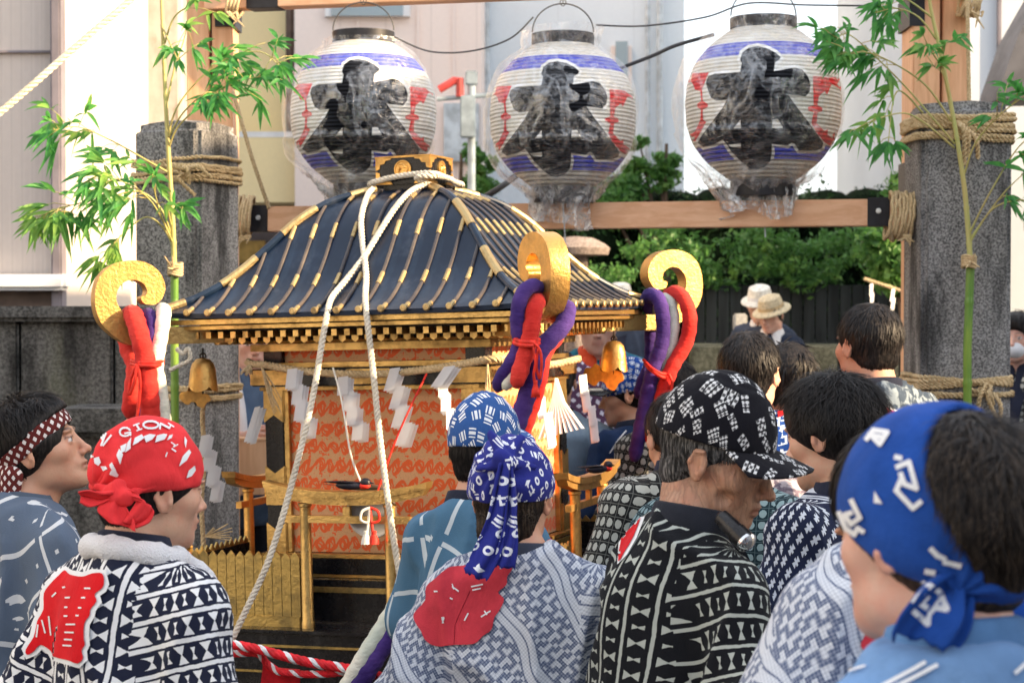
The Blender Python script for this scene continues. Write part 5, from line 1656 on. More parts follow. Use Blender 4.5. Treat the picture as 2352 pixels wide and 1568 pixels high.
# ---------------------------------------------------------------- cloth, hair and skin
def attr(m, name):
    n = m.node('ShaderNodeAttribute'); n.attribute_name = name; return X(m.t, n.outputs['Fac'])
_skins = {}
def m_skin(tone, key):
    if key in _skins: return _skins[key]
    m = Mat('skin_' + key, rough=.48); o = m.obj()
    n = m.noise(o, 26, 6, .65); n2 = m.noise(o, 190, 4, .7)
    red = (min(1, tone[0] * 1.05), tone[1] * .78, tone[2] * .74)
    c = m.mix(tone, red, n.ss(.40, .70) * .65)
    c = m.mix(c, red, attr(m, 'blush') * .8)
    c = m.mix(c, tuple(k * .6 for k in tone), n2.ss(.52, .75) * .28 + m.noise(o, 9, 4).ss(.5, .8) * .15)
    c = m.mix(c, (tone[0] * .62, tone[1] * .36, tone[2] * .34), attr(m, 'lip') * .75)
    c = m.mix(c, (.03, .022, .018), attr(m, 'brow') * .85)
    c = m.mix(c, (.70, .66, .62), attr(m, 'eye'))
    c = m.mix(c, (.02, .012, .01), attr(m, 'iris'))
    m.color(c); m.bump(n2 + n * .8, .28, .0022); m.rough(n * .25 + .38)
    if key == 'tanned':
        cr = m.noise(m.map(o, (1, 1, .22), rot=(.25, 0, 0)), 55, 3, .6, .8); k2 = (1 - ((cr - .5).ab() * 11)).clamp()
        m.color(m.mix(c, (.16, .07, .04), k2 * .35 + n2.ss(.55, .8) * .2)); m.bump(n2 * .5 + n * .6 - k2 * .8, .5, .003)
    m.b.inputs['Subsurface Weight'].default_value = .12
    m.b.inputs['Subsurface Radius'].default_value = (.012, .004, .002)
    m.b.inputs['Subsurface Scale'].default_value = .6
    _skins[key] = m.m; return m.m
def m_hair(name, c=(.008, .007, .007), c2=(.032, .026, .023), rough=.5):
    m = Mat(name, rough=rough, spec=.22); o = m.obj(); n = m.noise(o, 120, 3)
    m.color(m.mix(c, c2, m.noise(m.map(o, (1, 1, .15)), 190, 2).ss(.4, .7))); m.bump(n, .4, .002)
    m.b.inputs['Anisotropic'].default_value = .5; return m.m
M_hair = m_hair('black_hair'); M_hairb = m_hair('dark_brown_hair', (.010, .007, .006), (.065, .045, .03), .52); M_hairg = m_hair('greying_hair', (.02, .02, .02), (.22, .21, .20), .6)
def cloth_base(m, c, wr=.10):
    o = m.obj(); n = m.noise(o, 5, 4); w = m.noise(o, 420, 1)
    c2 = m.mix(c, (.0, .0, .0), n.ss(.5, .8) * wr); m.color(c2)
    f = m.noise(m.map(o, (1, 1, .45)), 11, 4, .6, .7)
    m.bump(w * .12 + f * 1.0, .55, .012); m.b.inputs['Sheen Weight'].default_value = .05
    m.b.inputs['Specular IOR Level'].default_value = .08; m.b.inputs['Roughness'].default_value = .85
    return m.m
def jit(m, sc=60, a=.0022):
    u, v, _ = m.xyz(m.uv()); n = m.noise(m.uv(), sc, 2); n2 = m.noise(m.map(m.uv(), loc=(3, 5, 0)), sc, 2)
    lo = m.noise(m.uv(), 4, 1); lo2 = m.noise(m.map(m.uv(), loc=(7, 1, 0)), 4, 1)
    return u + (n - .5) * a * 2 + (lo - .5) * .016, v + (n2 - .5) * a * 2 + (lo2 - .5) * .016
def m_tsuzumi(name, dark, light, pu=.029, pv=.050, hw=.68, sw=.0042):
    m = Mat(name); u, v = jit(m)
    fv = ((v / pv).fr() - .5).ab() * pv; fu = ((u / pu).fr() - .5).ab() * pu; par = (u / pu).fl().fmod(2)
    par2 = (v / pv).fl().fmod(2); sz = 1 - (par - par2).ab() * .30
    hg = fu.lt(fv * hw * sz + .0008).mn(fv.lt(sz * .0165))
    st = fv.gt(pv * .5 - sw)
    return cloth_base(m, m.mix(dark, light, hg.mx(st)))
def m_maze(name, dark, light, cell=.0125, dot=.0042):
    m = Mat(name); u, v = jit(m, 50, .0006)
    a = ((u + v) / cell).fl(); b = ((u - v) / cell).fl()
    k = (a + b * 2).fmod(5).lt(1.5).mx((a * 3 + b).fmod(7).lt(1.5))
    band = ((u * .55 + v * .9 + (m.noise(m.uv(), 5, 1) - .5) * .10) / .16).fr()
    wide = (band - .5).ab().lt(.11); edge = ((band - .5).ab() - .125).ab().lt(.012).mx((band - .5).ab().lt(.012))
    k = (k.mn(1 - wide)).mx(edge)
    dt = ((u / dot).fl() + (v / dot).fl()).fmod(2)
    f = (k * .72 + dt * .28).clamp()
    c = m.mix(light, dark, f)
    return cloth_base(m, c, .06)
def m_grid(name, base, ink, p=.15, w=.0055, sq=.007):
    m = Mat(name); u, v = jit(m, 30, .0012)
    a_ = u * .94 + v * .34; b_ = v * .94 - u * .34
    fa = ((a_ / p).fr() - .5).ab() * p; fb = ((b_ / (p * .8)).fr() - .5).ab() * p * .8
    da = (b_ / (p * .8) + .5).fr().lt(.78); db = (a_ / p + .35).fr().lt(.8)
    ln_ = (fa.lt(w).mn(da)).mx(fb.lt(w).mn(db))
    fa2 = ((a_ / p * 2).fr() - .5).ab() * p * .5; fb2 = ((b_ / (p * .8) * 2 + .5).fr() - .5).ab() * p * .4
    s = fa2.lt(sq * .7).mn(fb2.lt(sq * .7))
    return cloth_base(m, m.mix(base, ink, ln_.mx(s)), .18)
def m_arrow(name, base, ink, p=.040):
    m = Mat(name); u, v = jit(m, 60, .0016)
    a = (u + v * .8) / p; b = (u - v * .8) / p; x = a.fr() - .5; y = b.fr() - .5
    cr = (x.ab().lt(.34).mn(y.ab().lt(x.ab() * .55 + .05))).mx(y.ab().lt(.30).mn(x.ab().lt(.09)))
    return cloth_base(m, m.mix(base, ink, cr))
def m_tuft(name, base, ink, p=.034, th=.5):
    m = Mat(name); u, v = jit(m, 40, .002); n = m.noise(m.uv(), 110, 2)
    x = (u / p).fr() - .5; y = (v / p).fr() - .5
    k = (x.ab().lt(.34)).mn(y.ab().lt(.34)).mn((x * x + y * y + n * .18).lt(.21))
    ln_ = x.ab().gt(.47).mx(y.ab().gt(.47)) * .3
    return cloth_base(m, m.mix(base, ink, k.mx(ln_) * .85))
def m_geo(name, base, ink, p=.034):
    m = Mat(name); u, v = jit(m, 60, .0008); a = (u / p).fl(); b = (v / p).fl(); x = ((u / p).fr() - .5).ab(); y = ((v / p).fr() - .5).ab()
    k = (a + b * 2).fmod(4)
    ring = (x.mx(y) - .30).ab().lt(.07); bar = y.lt(.08).mx(x.lt(.08).mn(y.lt(.3)))
    s = k.lt(1.5); f = ring * s + bar * (1 - s)
    return cloth_base(m, m.mix(base, ink, f.clamp()))
def m_blotch(name, base, ink, sc=45, dens=.5):
    m = Mat(name); n = m.noise(m.uv(), sc, 2, .5, .8); n2 = m.noise(m.uv(), sc * 4, 2)
    return cloth_base(m, m.mix(base, ink, ((n - .5) * 9 + (n2 - .5) * 2 + dens).clamp()))
def m_plaincloth(name, base, amt=.2):
    m = Mat(name); n = m.noise(m.obj(), 9, 5, .6)
    return cloth_base(m, m.mix(tuple(k * (1 - amt) for k in base), tuple(min(1, k * (1 + amt)) for k in base), n.ss(.3, .7)))
def m_glyph(name, base, ink, p=.030, kind=0, dots=0, thick=1.0):
    m = Mat(name); uv = m.uv(); vo = m.node('ShaderNodeTexVoronoi'); vo.voronoi_dimensions = '2D'
    vo.inputs['Scale'].default_value = 1 / p; vo.inputs['Randomness'].default_value = .45
    m.ln(uv, vo.inputs['Vector'])
    u, v, _ = m.xyz(uv); qx, qy, _ = m.xyz(vo.outputs['Position']); r, g, b = m.xyz(vo.outputs['Color'])
    x = (u - qx) / p; y = (v - qy) / p; a = r * 6.283; ca, sa = a.cos(), a.sin()
    X_ = x * ca - y * sa; Y_ = x * sa + y * ca
    wx = .30 * thick
    bars = X_.ab().lt(.30).mn(Y_.ab().lt(.30)).mn(((Y_ + .5) * (3.3 if kind != 2 else 5)).fr().gt(.36))
    if kind == 0: k = bars
    elif kind == 2:
        box = X_.ab().lt(g * .22 + .14).mn(Y_.ab().lt(.36)); lf = ((Y_ + .5) * 3.2).fr().gt(.22)
        k = box.mn(lf)
    else:
        L = (X_ * X_ + Y_ * Y_).sqrt(); ring = (L - .20).ab().lt(.075)
        hook = (X_.ab().lt(.32).mn((Y_ - .12).ab().lt(.07))).mx((X_ - .16).ab().lt(.07).mn(Y_.ab().lt(.30))).mx((Y_ + .22).ab().lt(.06).mn(X_.ab().lt(.22)))
        leafp = (Y_.ab() * 2.2 + X_.ab()).lt(.34).mx(((X_ + .1).ab() * 2 + (Y_ + .15).ab()).lt(.2))
        k = ring * g.lt(.3) + hook * g.gt(.3).mn(g.lt(.62)) + leafp * g.gt(.62).mn(g.lt(.82)) + bars * g.gt(.82)
    if dots:
        k = k.mn(((u / dots).fl() + (v / dots).fl()).fmod(2) * 1.0 + .12)
    return cloth_base(m, m.mix(base, ink, k.clamp()))
def m_check(name, base, ink, p=.016):
    m = Mat(name); u, v = jit(m, 80, .0005); a = (u / p).fr() - .5; b = (v / p).fr() - .5
    par = ((u / p).fl() + (v / p).fl()).fmod(2)
    k = (a.ab() + b.ab() * .7).lt(.42).mn(par.gt(.5)).mx(a.ab().lt(.2).mn(b.ab().lt(.42)).mn(par.lt(.5)) * .0)
    return cloth_base(m, m.mix(base, ink, k))
M_navycollar = m_plaincloth('dark_collar_cloth', (.022, .026, .045)); M_trouser = m_plaincloth('dark_trouser_cloth', (.03, .035, .05))
M_wht = m_plaincloth('white_cotton', (.78, .79, .80), .06); M_shoe = simple('black_shoe', (.02, .02, .02), .5)
def m_terry():
    m = Mat('white_terry_towel', (.84, .84, .86), .95); n = m.noise(m.obj(), 260, 2); m.bump(n, .9, .006); m.b.inputs['Sheen Weight'].default_value = .4; return m.m
M_terry = m_terry()

# ---------------------------------------------------------------- people
def Rz(a): c, s = math.cos(a), math.sin(a); return np.array([[c, -s, 0], [s, c, 0], [0, 0, 1.0]])
def Rx(a): c, s = math.cos(a), math.sin(a); return np.array([[1.0, 0, 0], [0, c, -s], [0, s, c]])
def Ry(a): c, s = math.cos(a), math.sin(a); return np.array([[c, 0, s], [0, 1.0, 0], [-s, 0, c]])
CR = ((0, -.012, .036), (.078, .097, .086))      # cranium in head space
class Figure: pass
def head_field(F, T, nose=1.0, jaw=1.0, age=0.0):
    e = lambda c, r, k=.015, mode='u': F.ell(c, r, k, T, mode)
    e(*CR, .02)
    e((0, .035, -.020), (.066, .060, .072), .03)
    e((0, .030, -.066), (.055 * jaw, .056, .042), .03)
    e((0, .080, -.098), (.024, .020, .018), .022); e((0, .050, -.085), (.044 * jaw, .045, .026), .02)
    for s in (-1, 1):
        e((s * .050, .056, -.016), (.021, .024, .021), .022)
        e((s * .028, .087, .027), (.026, .012, .008), .012)
        e((s * .050, .012, -.066), (.014, .030, .022), .02)
        F.ell((s * .032, .104, .007), (.019, .015, .012), .010, T, 's')
        e((s * .032, .082, .006), (.0145, .0135, .0125), .003)
        F.cap((s * .017, .096, .0135), (s * .047, .085, .0135), .0028, .0022, .004, T)
        F.cap((s * .017, .095, -.0035), (s * .046, .085, -.002), .0022, .0018, .004, T)
    F.cap((0, .091, .016), (0, .108 + .004 * nose, -.026), .0078, .0105, .012, T)
    e((0, .113 + .004 * nose, -.030), (.0115, .011, .010), .006)
    for s in (-1, 1): e((s * .0115, .104, -.034), (.0085, .010, .0075), .006)
    for s in (-1, 1): F.ell((s * .0065, .108, -.0435), (.0035, .0045, .003), .003, T, 's')
    e((0, .088, -.056), (.030, .014, .018), .012)
    e((0, .0995, -.0572), (.025, .0095, .0058), .004)
    e((0, .0978, -.0700), (.021, .0095, .0066), .004)
    F.cap((-.022, .1015, -.0632), (.022, .1015, -.0632), .0016, .0016, .002, T, 's')
    for s in (-1, 1):
        TT = (T[0] @ Rz(-s * .42) @ Rx(.12), T[1] + T[0] @ np.array([s * .080, -.004, -.004]))
        F.ell((s * .004, -.006, 0), (.0065, .0185, .031), .008, TT)
        F.cap((s * .010, -.014, .026), (s * .012, -.024, .004), .0045, .004, .003, TT)
        F.cap((s * .010, .004, .028), (s * .010, -.014, .026), .0040, .0045, .003, TT)
        F.cap((s * .012, -.024, .004), (s * .006, -.012, -.024), .004, .0035, .003, TT)
        F.ell((s * .016, -.007, .003), (.0095, .0105, .019), .003, TT, 's'); F.ell((s * .016, -.004, -.006), (.012, .006, .007), .003, TT, 's')
        F.ell((s * .008, .004, -.008), (.006, .005, .007), .003, TT)
    if age:
        for s in (-1, 1):
            F.cap((s * .022, .100, -.036), (s * .034, .090, -.062), .0022, .002, .004, T, 's')
            F.ell((s * .064, .050, -.050), (.010, .016, .012), .012, T, 's')
def skeleton(f):
    L = f.lean; k = {}
    k['pel'] = np.array([0, -.0, .93]); k['che'] = np.array([0, .55 * L, 1.24]); k['nek'] = np.array([0, L - .02, 1.43])
    k['head'] = np.array([0, L * 1.15 + .025, 1.575]) + np.array(f.hoff)
    for s, nm in ((-1, 'l'), (1, 'r')):
        k['sh' + nm] = np.array([s * .178 * f.wide, L - .02, 1.352 + (f.shrug if not isinstance(f.shrug, tuple) else f.shrug[0 if s < 0 else 1])])
        a = f.arms.get(nm, None)
        if a is None: a = ((s * .25 * f.wide, L * .6 - .03, 1.12), (s * .24 * f.wide, L * .4 + .10, .90))
        k['el' + nm] = np.array(a[0], float); k['wr' + nm] = np.array(a[1], float)
        k['hp' + nm] = np.array([s * .09, 0, .90]); k['kn' + nm] = np.array([s * .105, .03, .49]); k['an' + nm] = np.array([s * .11, -.02, .09])
    return k
def hand_mesh(k, nm, s, curl, fine=.0045):
    w = k['wr' + nm]; d = w - k['el' + nm]; d = d / np.linalg.norm(d)
    side = np.cross(d, [0, 1, 0.2]); side /= np.linalg.norm(side) + 1e-9
    if side[0] * s < 0: side = -side
    pn = np.cross(d, side); ax_ = [np.arange(w[i] - .16, w[i] + .16, fine) for i in range(3)]
    F = Field(*[a.astype(np.float32) for a in ax_])
    F.cap(w - d * .05, w + d * .01, .028, .024, .01)
    F.cap(w + d * .02 - side * .012, w + d * .075 - side * .020, .020, .017, .02, flat=(pn, 1.5))
    F.cap(w + d * .02 + side * .012, w + d * .075 + side * .020, .020, .017, .02, flat=(pn, 1.5))
    in_ = pn if curl >= 0 else -pn; c = abs(curl)
    for i, (o, ln_) in enumerate(((-.030, .064), (-.010, .074), (.010, .069), (.029, .053))):
        b = w + d * (.085 - .004 * abs(i - 1)) + side * o
        m1 = b + (d * math.cos(c * .5) + in_ * math.sin(c * .5) + side * o * 2) * ln_ * .5
        m2 = m1 + (d * math.cos(c * 1.2) + in_ * math.sin(c * 1.2)) * ln_ * .32
        e = m2 + (d * math.cos(c * 1.8) + in_ * math.sin(c * 1.8)) * ln_ * .25
        F.cap(b, m1, .0092, .0085, .006); F.cap(m1, m2, .0085, .0078, .003); F.cap(m2, e, .0078, .0068, .003)
    tb = w + d * .025 - side * .022; t1 = tb + (d * .6 - side * .6 + in_ * .5) * .040; t2 = t1 + (d * .9 - side * .1 + in_ * .4) * .032
    F.cap(tb, t1, .0125, .0105, .008); F.cap(t1, t2, .0105, .0085, .004)
    return F.mesh()
def person(label, px, py, d, yaw, head=(None, 0, 0), stat=None, skin=((.62, .36, .24), 'light'), coat=None, collar=M_navycollar, hair='short',
           hairmat=None, gear=None, arms={}, lean=.03, hoff=(0, 0, 0), wide=1.0, shrug=0.0, lod=0, hs=1.0, ground=0.0, trousers=M_trouser, blush=.3, nose=1.0, collar_h=.032,
           jaw=1.0, age=0, curl=.7, bulk=1.0, cover=None, sleeve=1.0, group=None, coatname='coat', seed=0, folds=1.0, open_front=True, wave=0):
    f = Figure(); f.lean = lean; f.hoff = hoff; f.arms = arms; f.wide = wide; f.shrug = shrug
    k = skeleton(f); hw = P(px, py, d); s = (hw.z - ground) / k['head'][2]
    if stat: s = stat / 1.70
    yw = R(yaw); loc = np.array(hw) - s * (Rz(yw) @ k['head']); loc[2] = hw.z - s * k['head'][2]
    t = thing('person', label, 'person', tuple(loc), (0, 0, yw), group, s)
    hy = yaw if head[0] is None else head[0]
    Rh = Rz(R(hy - yaw)) @ Rx(R(head[1])) @ Ry(R(head[2])) * 1.0
    T = (Rh, k['head']); f.t, f.k, f.T, f.s = t, k, T, s
    fine = (.0042, .006, .009)[lod] ; co = (.014, .018, .026)[lod]
    H = k['head']
    lo = np.minimum.reduce([v for v in k.values()]) - .12; hi = np.maximum.reduce([v for v in k.values()]) + .16
    F = Field(axis(lo[0], hi[0], H[0] - .11, H[0] + .11, fine, co), axis(lo[1], hi[1], H[1] - .13, H[1] + .15, fine, co), axis(0.0 - .02, H[2] + .16, H[2] - .13, H[2] + .15, fine, co * 1.1))
    # trunk and limbs
    F.ell(k['che'] + [0, 0, .0], (.135 * wide, .092, .18), .04); F.ell((k['che'] + k['pel']) / 2, (.135, .10, .17), .05); F.ell(k['pel'], (.16, .115, .12), .05)
    F.cap(k['shl'], k['shr'], .036, .036, .04)
    for nm, sg in (('l', -1), ('r', 1)):
        F.cap(k['nek'] + [0, -.01, .01], k['sh' + nm] * .45 + k['nek'] * .55 + [0, 0, -.015], .046, .034, .035)
        F.cap(k['sh' + nm], k['el' + nm], .037, .034, .03); F.cap(k['el' + nm], k['wr' + nm], .040, .026, .02)
        F.cap(k['hp' + nm], k['kn' + nm], .078, .055, .04); F.cap(k['kn' + nm], k['an' + nm], .055, .038, .03); F.cap(k['an' + nm] + [0, -.03, -.03], k['an' + nm] + [0, .13, -.055], .036, .028, .03)
    hb = H + Rh @ np.array([0, -.028, -.05])
    F.cap(k['nek'] + [0, -.005, -.03], hb, .062, .056, .03)
    F.cap(k['nek'] + [0, .03, -.03], H + Rh @ np.array([0, .012, -.06]), .045, .045, .03)
    Fh = Field(F.xs, F.ys, F.zs); head_field(Fh, T, nose, jaw, age)
    kk = .012; h = np.clip(.5 + .5 * (F.f - Fh.f) / kk, 0, 1); F.f = F.f * (1 - h) + Fh.f * h - kk * h * (1 - h); del Fh
    V, Q = F.mesh(); V = V.astype(np.float64); V = smooth_mesh(V, Q, 1, .35)
    for nm, sg in (('l', -1), ('r', 1)):
        if lod < 2 or nm in arms:
            V2, Q2 = hand_mesh(k, nm, sg, curl); Q = np.concatenate([Q, Q2 + len(V)]); V = np.concatenate([V, V2])
    hl = (V - T[1]) @ T[0]
    if hs != 1.0:
        w = np.clip((hl[:, 2] + .16) / .08, 0, 1)[:, None] * (np.linalg.norm(hl, axis=1) < .25)[:, None]
        V = V + (T[1] + (hl * hs) @ T[0].T - V) * w
    ax_, ay, az = np.abs(hl[:, 0]), hl[:, 1], hl[:, 2]
    near = (np.linalg.norm(hl, axis=1) < .2)
    g1 = lambda v, c, w: np.exp(-((v - c) / w) ** 2)
    A = {'lip': g1(az, -.063, .0085) * (ax_ < .024) * (ay > .088) * near,
         'brow': g1(az, .0285 + .004 * np.clip((ax_ - .012) / .03, 0, 1), .0042) * (ax_ > .012) * (ax_ < .050) * (ay > .065) * near,
         'eye': ((ax_ - .032) ** 2 / .013 ** 2 + (az - .0045) ** 2 / .0055 ** 2 < 1) * (ay > .082) * near * (0.0 if head[1] < -12 else 1.0),
         'iris': (((ax_ - .032) ** 2 + (az - .005) ** 2) < .0058 ** 2) * (ay > .085) * near * (0.0 if head[1] < -12 else 1.0) + .9 * g1(az, .0115, .0018) * (ax_ > .018) * (ax_ < .047) * (ay > .08) * near,
         'blush': (g1(ax_, .05, .02) * g1(az, -.025, .025) * (ay > .03) * blush + .9 * blush * (ax_ > .080) + .5 * g1(az, -.03, .012) * (ay > .105)) * near}
    me = np_mesh('body', V, Q, m_skin(*skin), attrs={a: np.clip(b, 0, 1) for a, b in A.items()})
    f.body = link_mesh('body', me, t)
    # trousers and shoes
    cz = .022
    G = Field(np.arange(-.24, .24, cz, dtype=np.float32), np.arange(-.2, .26, cz, dtype=np.float32), np.arange(.05, 1.12, cz, dtype=np.float32))
    G.ell(k['pel'] + [0, 0, .02], (.175, .132, .14), .04)
    for nm in 'lr': G.cap(k['hp' + nm], k['kn' + nm], .095, .075, .03); G.cap(k['kn' + nm], k['an' + nm], .075, .058, .02)
    V, Q = G.mesh(); link_mesh('trousers', np_mesh('trousers', V, Q, trousers), t)
    for nm in 'lr':
        a = k['an' + nm]; MB().sphere((a[0], a[1] + .045, .035), (.048, .135, .042)).box((a[0], a[1] + .045, .008), (.085, .25, .016), bev=.006).build('shoe', M_shoe, t)
    # coat
    cf = (.010, .013, .018)[lod]
    pts = [k[n] for n in ('shl', 'shr', 'ell', 'elr', 'wrl', 'wrr', 'pel', 'nek')]
    lo = np.minimum.reduce(pts) - .17; hi = np.maximum.reduce(pts) + .17; lo[2] = .70
    C = Field(*[np.arange(lo[i], hi[i], cf, dtype=np.float32) for i in range(3)])
    b = bulk
    C.ell(k['che'] + [0, -.005, .03], (.178 * wide * b, .135 * b, .20), .05); C.ell((k['che'] + k['pel']) / 2 + [0, .0, .0], (.178 * b, .145 * b, .22), .06)
    C.cap(k['shl'] + [.02, 0, -.005], k['shr'] + [-.02, 0, -.005], .062 * b, .062 * b, .05)
    C.cap(k['pel'] + [0, 0, .08], k['pel'] + [0, 0, -.05], .15, .175, .05, flat=((0, 1, 0), 1.15))
    for nm, sg in (('l', -1), ('r', 1)):
        C.cap(k['nek'] + [0, -.012, -.01], k['sh' + nm] * .7 + k['nek'] * .3 + [0, 0, .0], .058, .058, .05)
        we = k['el' + nm] + (k['wr' + nm] - k['el' + nm]) * .62
        C.cap(k['sh' + nm], k['el' + nm] + [0, 0, 0], .064 * b, .082 * sleeve, .04); C.cap(k['el' + nm], we, .086 * sleeve, .090 * sleeve, .02)
        dd = k['wr' + nm] - k['el' + nm]; dd = dd / np.linalg.norm(dd)
        C.cap(we + dd * .03, we + dd * .25, .070 * sleeve, .080 * sleeve, .008, mode='s')
    C.cap(k['nek'] + [0, .0, -.03], hb + [0, 0, .04], .060, .066, .012, mode='s')
    C.f = np.maximum(C.f, (.76 - C.zs)[None, None, :])
    V, Q = C.mesh(); V = V.astype(np.float64); N = mesh_normals(V, Q)
    if folds:
        nz = vnoise(V, 9, seed + 1, (1, 1, .45)) * .55 + vnoise(V, 19, seed + 2, (1, 1, .4)) * .35
        rg = (1 - np.abs(vnoise(V + vnoise(V, 4, seed + 4)[:, None] * .06, 7.5, seed + 3, (1.3, 1.3, .5)))) ** 4
        V = V + N * (nz * .009 + rg * .025 - .008)[:, None] * folds
    V = smooth_mesh(V, Q, 2 if lod == 0 else 1, .5)
    ctr = V[Q].mean(1); best = np.full(len(Q), 9.0); reg = np.zeros(len(Q), int)
    def segd(p, a, b_):
        dd = b_ - a; tt = np.clip(((p - a) @ dd) / (dd @ dd), 0, 1); return np.linalg.norm(p - a - tt[:, None] * dd, axis=1), tt
    uvs = np.zeros((len(Q), 4, 2)); P4 = V[Q]
    uvs[..., 0] = P4[..., 2]; uvs[..., 1] = P4[..., 0] + .025
    for nm, sg in (('l', -1), ('r', 1)):
        a, e, w = k['sh' + nm], k['el' + nm], k['wr' + nm]; inn = a + np.array([-sg * .035, 0, .0])
        d1, _ = segd(ctr, a, e); d2, _ = segd(ctr, e, w); m_ = (np.minimum(d1, d2) < .125) & ((ctr[:, 0] - inn[0]) * sg > (-.03 + .05 * np.clip((1.30 - ctr[:, 2]) / .2, 0, 1)))
        ds = (e - a) / np.linalg.norm(e - a); df = (w - e) / np.linalg.norm(w - e)
        ref = np.cross(ds, [0, 1, 0]); ref /= np.linalg.norm(ref) + 1e-9; rf2 = np.cross(ds, ref)
        p = P4[m_]; use2 = (d2 < d1 - .0)[m_]
        rel = p - a; al = rel @ ds
        rel2 = p - e; al2 = np.linalg.norm(e - a) + rel2 @ df
        al = np.where(use2[:, None], al2, al)
        cc = ctr[m_] - a; ang0 = np.arctan2(cc @ rf2, cc @ ref)
        ang = np.arctan2(rel @ rf2, rel @ ref); ang = ang0[:, None] + (ang - ang0[:, None] + np.pi) % (2 * np.pi) - np.pi
        uvs[m_, :, 0] = ang * .088; uvs[m_, :, 1] = al
    f.coat = link_mesh(coatname, np_mesh(coatname, V, Q, coat, uv=uvs), t)
    # collar band round the neck, down the front
    nk = k['nek']; cl = []
    for a in np.linspace(-150, 150, 31):
        ar = R(a); fr = abs(a) / 150
        x = math.sin(ar) * (.074 + .006 * fr); y = -math.cos(ar) * .070
        z = .030 - .012 * (1 - math.cos(ar)) * 1.0
        cl.append(nk + np.array([x, y + .008, z]))
    fr_l = [nk + np.array([.030, .105, -.075]), k['che'] + np.array([.012, .150, -.03]), k['pel'] + np.array([.0, .175, .14])]
    fr_r = [nk + np.array([-.030, .105, -.075]), k['che'] + np.array([-.012, .150, -.03]), k['pel'] + np.array([-.0, .175, .14])]
    path = catmull([Vector(v) for v in fr_r[::-1]] + [Vector(v) for v in cl[::3]] + [Vector(v) for v in fr_l], 4)
    mb = MB(); vs = []; n_ = len(path); c0 = Vector(nk)
    for i, p in enumerate(path):
        tdir = (path[min(i + 1, n_ - 1)] - path[max(i - 1, 0)]).normalized()
        out = (p - Vector((c0.x, c0.y + .01, p.z))); out = out - tdir * out.dot(tdir); out.normalize()
        wd = out.cross(tdir); wd.normalize()
        if wd.z < 0: wd = -wd
        wd = (wd + out * -.25).normalized()
        for a, b_ in ((-1, -.006), (-1, .008), (.0, .0105), (.92, .008), (1, .0), (.92, -.006)): vs.append(p + wd * a * collar_h + out * b_)
    fs = [(i * 6 + j, i * 6 + (j + 1) % 6, (i + 1) * 6 + (j + 1) % 6, (i + 1) * 6 + j) for i in range(n_ - 1) for j in range(6)]
    MB().add(vs, fs).build('collar', collar, f.coat, smooth=60) if open_front else None
    f.hairmat = hairmat or M_hair; f.cover = cover
    if hair: make_hair(f, hair, lod, seed, hs, wave)
    if gear: gear(f, lod)
    f.hs = hs
    return f
def shell_field(f, t_, fine, pad_=.06, ext=(0, 0, 0)):
    H = f.T[1]; n = .13 + pad_
    return Field(*[np.arange(H[i] - n, H[i] + n, fine, dtype=np.float32) for i in range(3)])
def cutplane(F, T, n, d, k=0):
    """keep the side of the head-space plane where n.p < d"""
    n = np.array(n, float); n /= np.linalg.norm(n); w = T[0] @ n; o = T[1]
    v = (F.xs[:, None, None] - o[0]) * w[0] + (F.ys[None, :, None] - o[1]) * w[1] + (F.zs[None, None, :] - o[2]) * w[2] - d
    F.f = np.maximum(F.f, v)
def head_local(f, V): return (V - f.T[1]) @ f.T[0]
def head_world(f, V): return V @ f.T[0].T + f.T[1]
def strands_mesh(f, Vh, Nh, n, L, w, seed, lift=.004, whorl=(0.0, -.045, .12), messy=.25, down=.35, steps=4, curlf=0.0):
    g = np.random.default_rng(seed)
    i = g.integers(0, len(Vh), n); p = Vh[i] + g.normal(size=(n, 3)) * .0015; N = Nh[i]
    wv = np.array(whorl); c = np.array(CR[0])
    sz = g.uniform(.6, 1.2, n)[:, None] * L / steps; cl = g.normal(size=(40, 3)); ci = g.integers(0, 40, n)
    cid = (np.floor(p * 38).astype(int) @ np.array([7, 31, 101])) % 40
    rows = []; lat = None
    ph = g.uniform(0, 6.28, n)
    for st in range(steps + 1):
        rad = p - c; rad /= np.linalg.norm(rad, axis=1)[:, None] + 1e-9
        fl = (p - wv); fl[:, 2] -= down * .1; fl = fl + cl[cid] * messy * .04 + np.array([0, 0, -down]) * .06
        fl -= rad * (fl * rad).sum(1)[:, None]; fl /= np.linalg.norm(fl, axis=1)[:, None] + 1e-9
        fl = fl + g.normal(size=(n, 3)) * messy * .25
        if curlf: fl = fl + np.cross(rad, fl) * np.sin(ph + st * 1.6)[:, None] * curlf
        fl -= rad * (fl * rad).sum(1)[:, None] * .9; fl /= np.linalg.norm(fl, axis=1)[:, None] + 1e-9
        side = np.cross(fl, rad); side /= np.linalg.norm(side, axis=1)[:, None] + 1e-9
        ww = w * (1 - (st / steps) ** 2 * .9) * g.uniform(.8, 1.1)
        rows.append((p - side * ww, p + rad * ww * .25, p + side * ww))
        p = p + fl * sz + rad * (lift / steps) * (1 + .6 * g.normal(size=(n, 1)))
    V = np.stack([np.stack(r, 1) for r in rows], 1)     # n, steps+1, 3, 3
    V = V.reshape(-1, 3); Fq = []
    m = (steps + 1) * 3; base = np.arange(n) * m
    for st in range(steps):
        for j in (0, 1):
            a = base + st * 3 + j; Fq.append(np.stack([a, a + 1, a + 4, a + 3], 1))
    return V, np.concatenate(Fq)
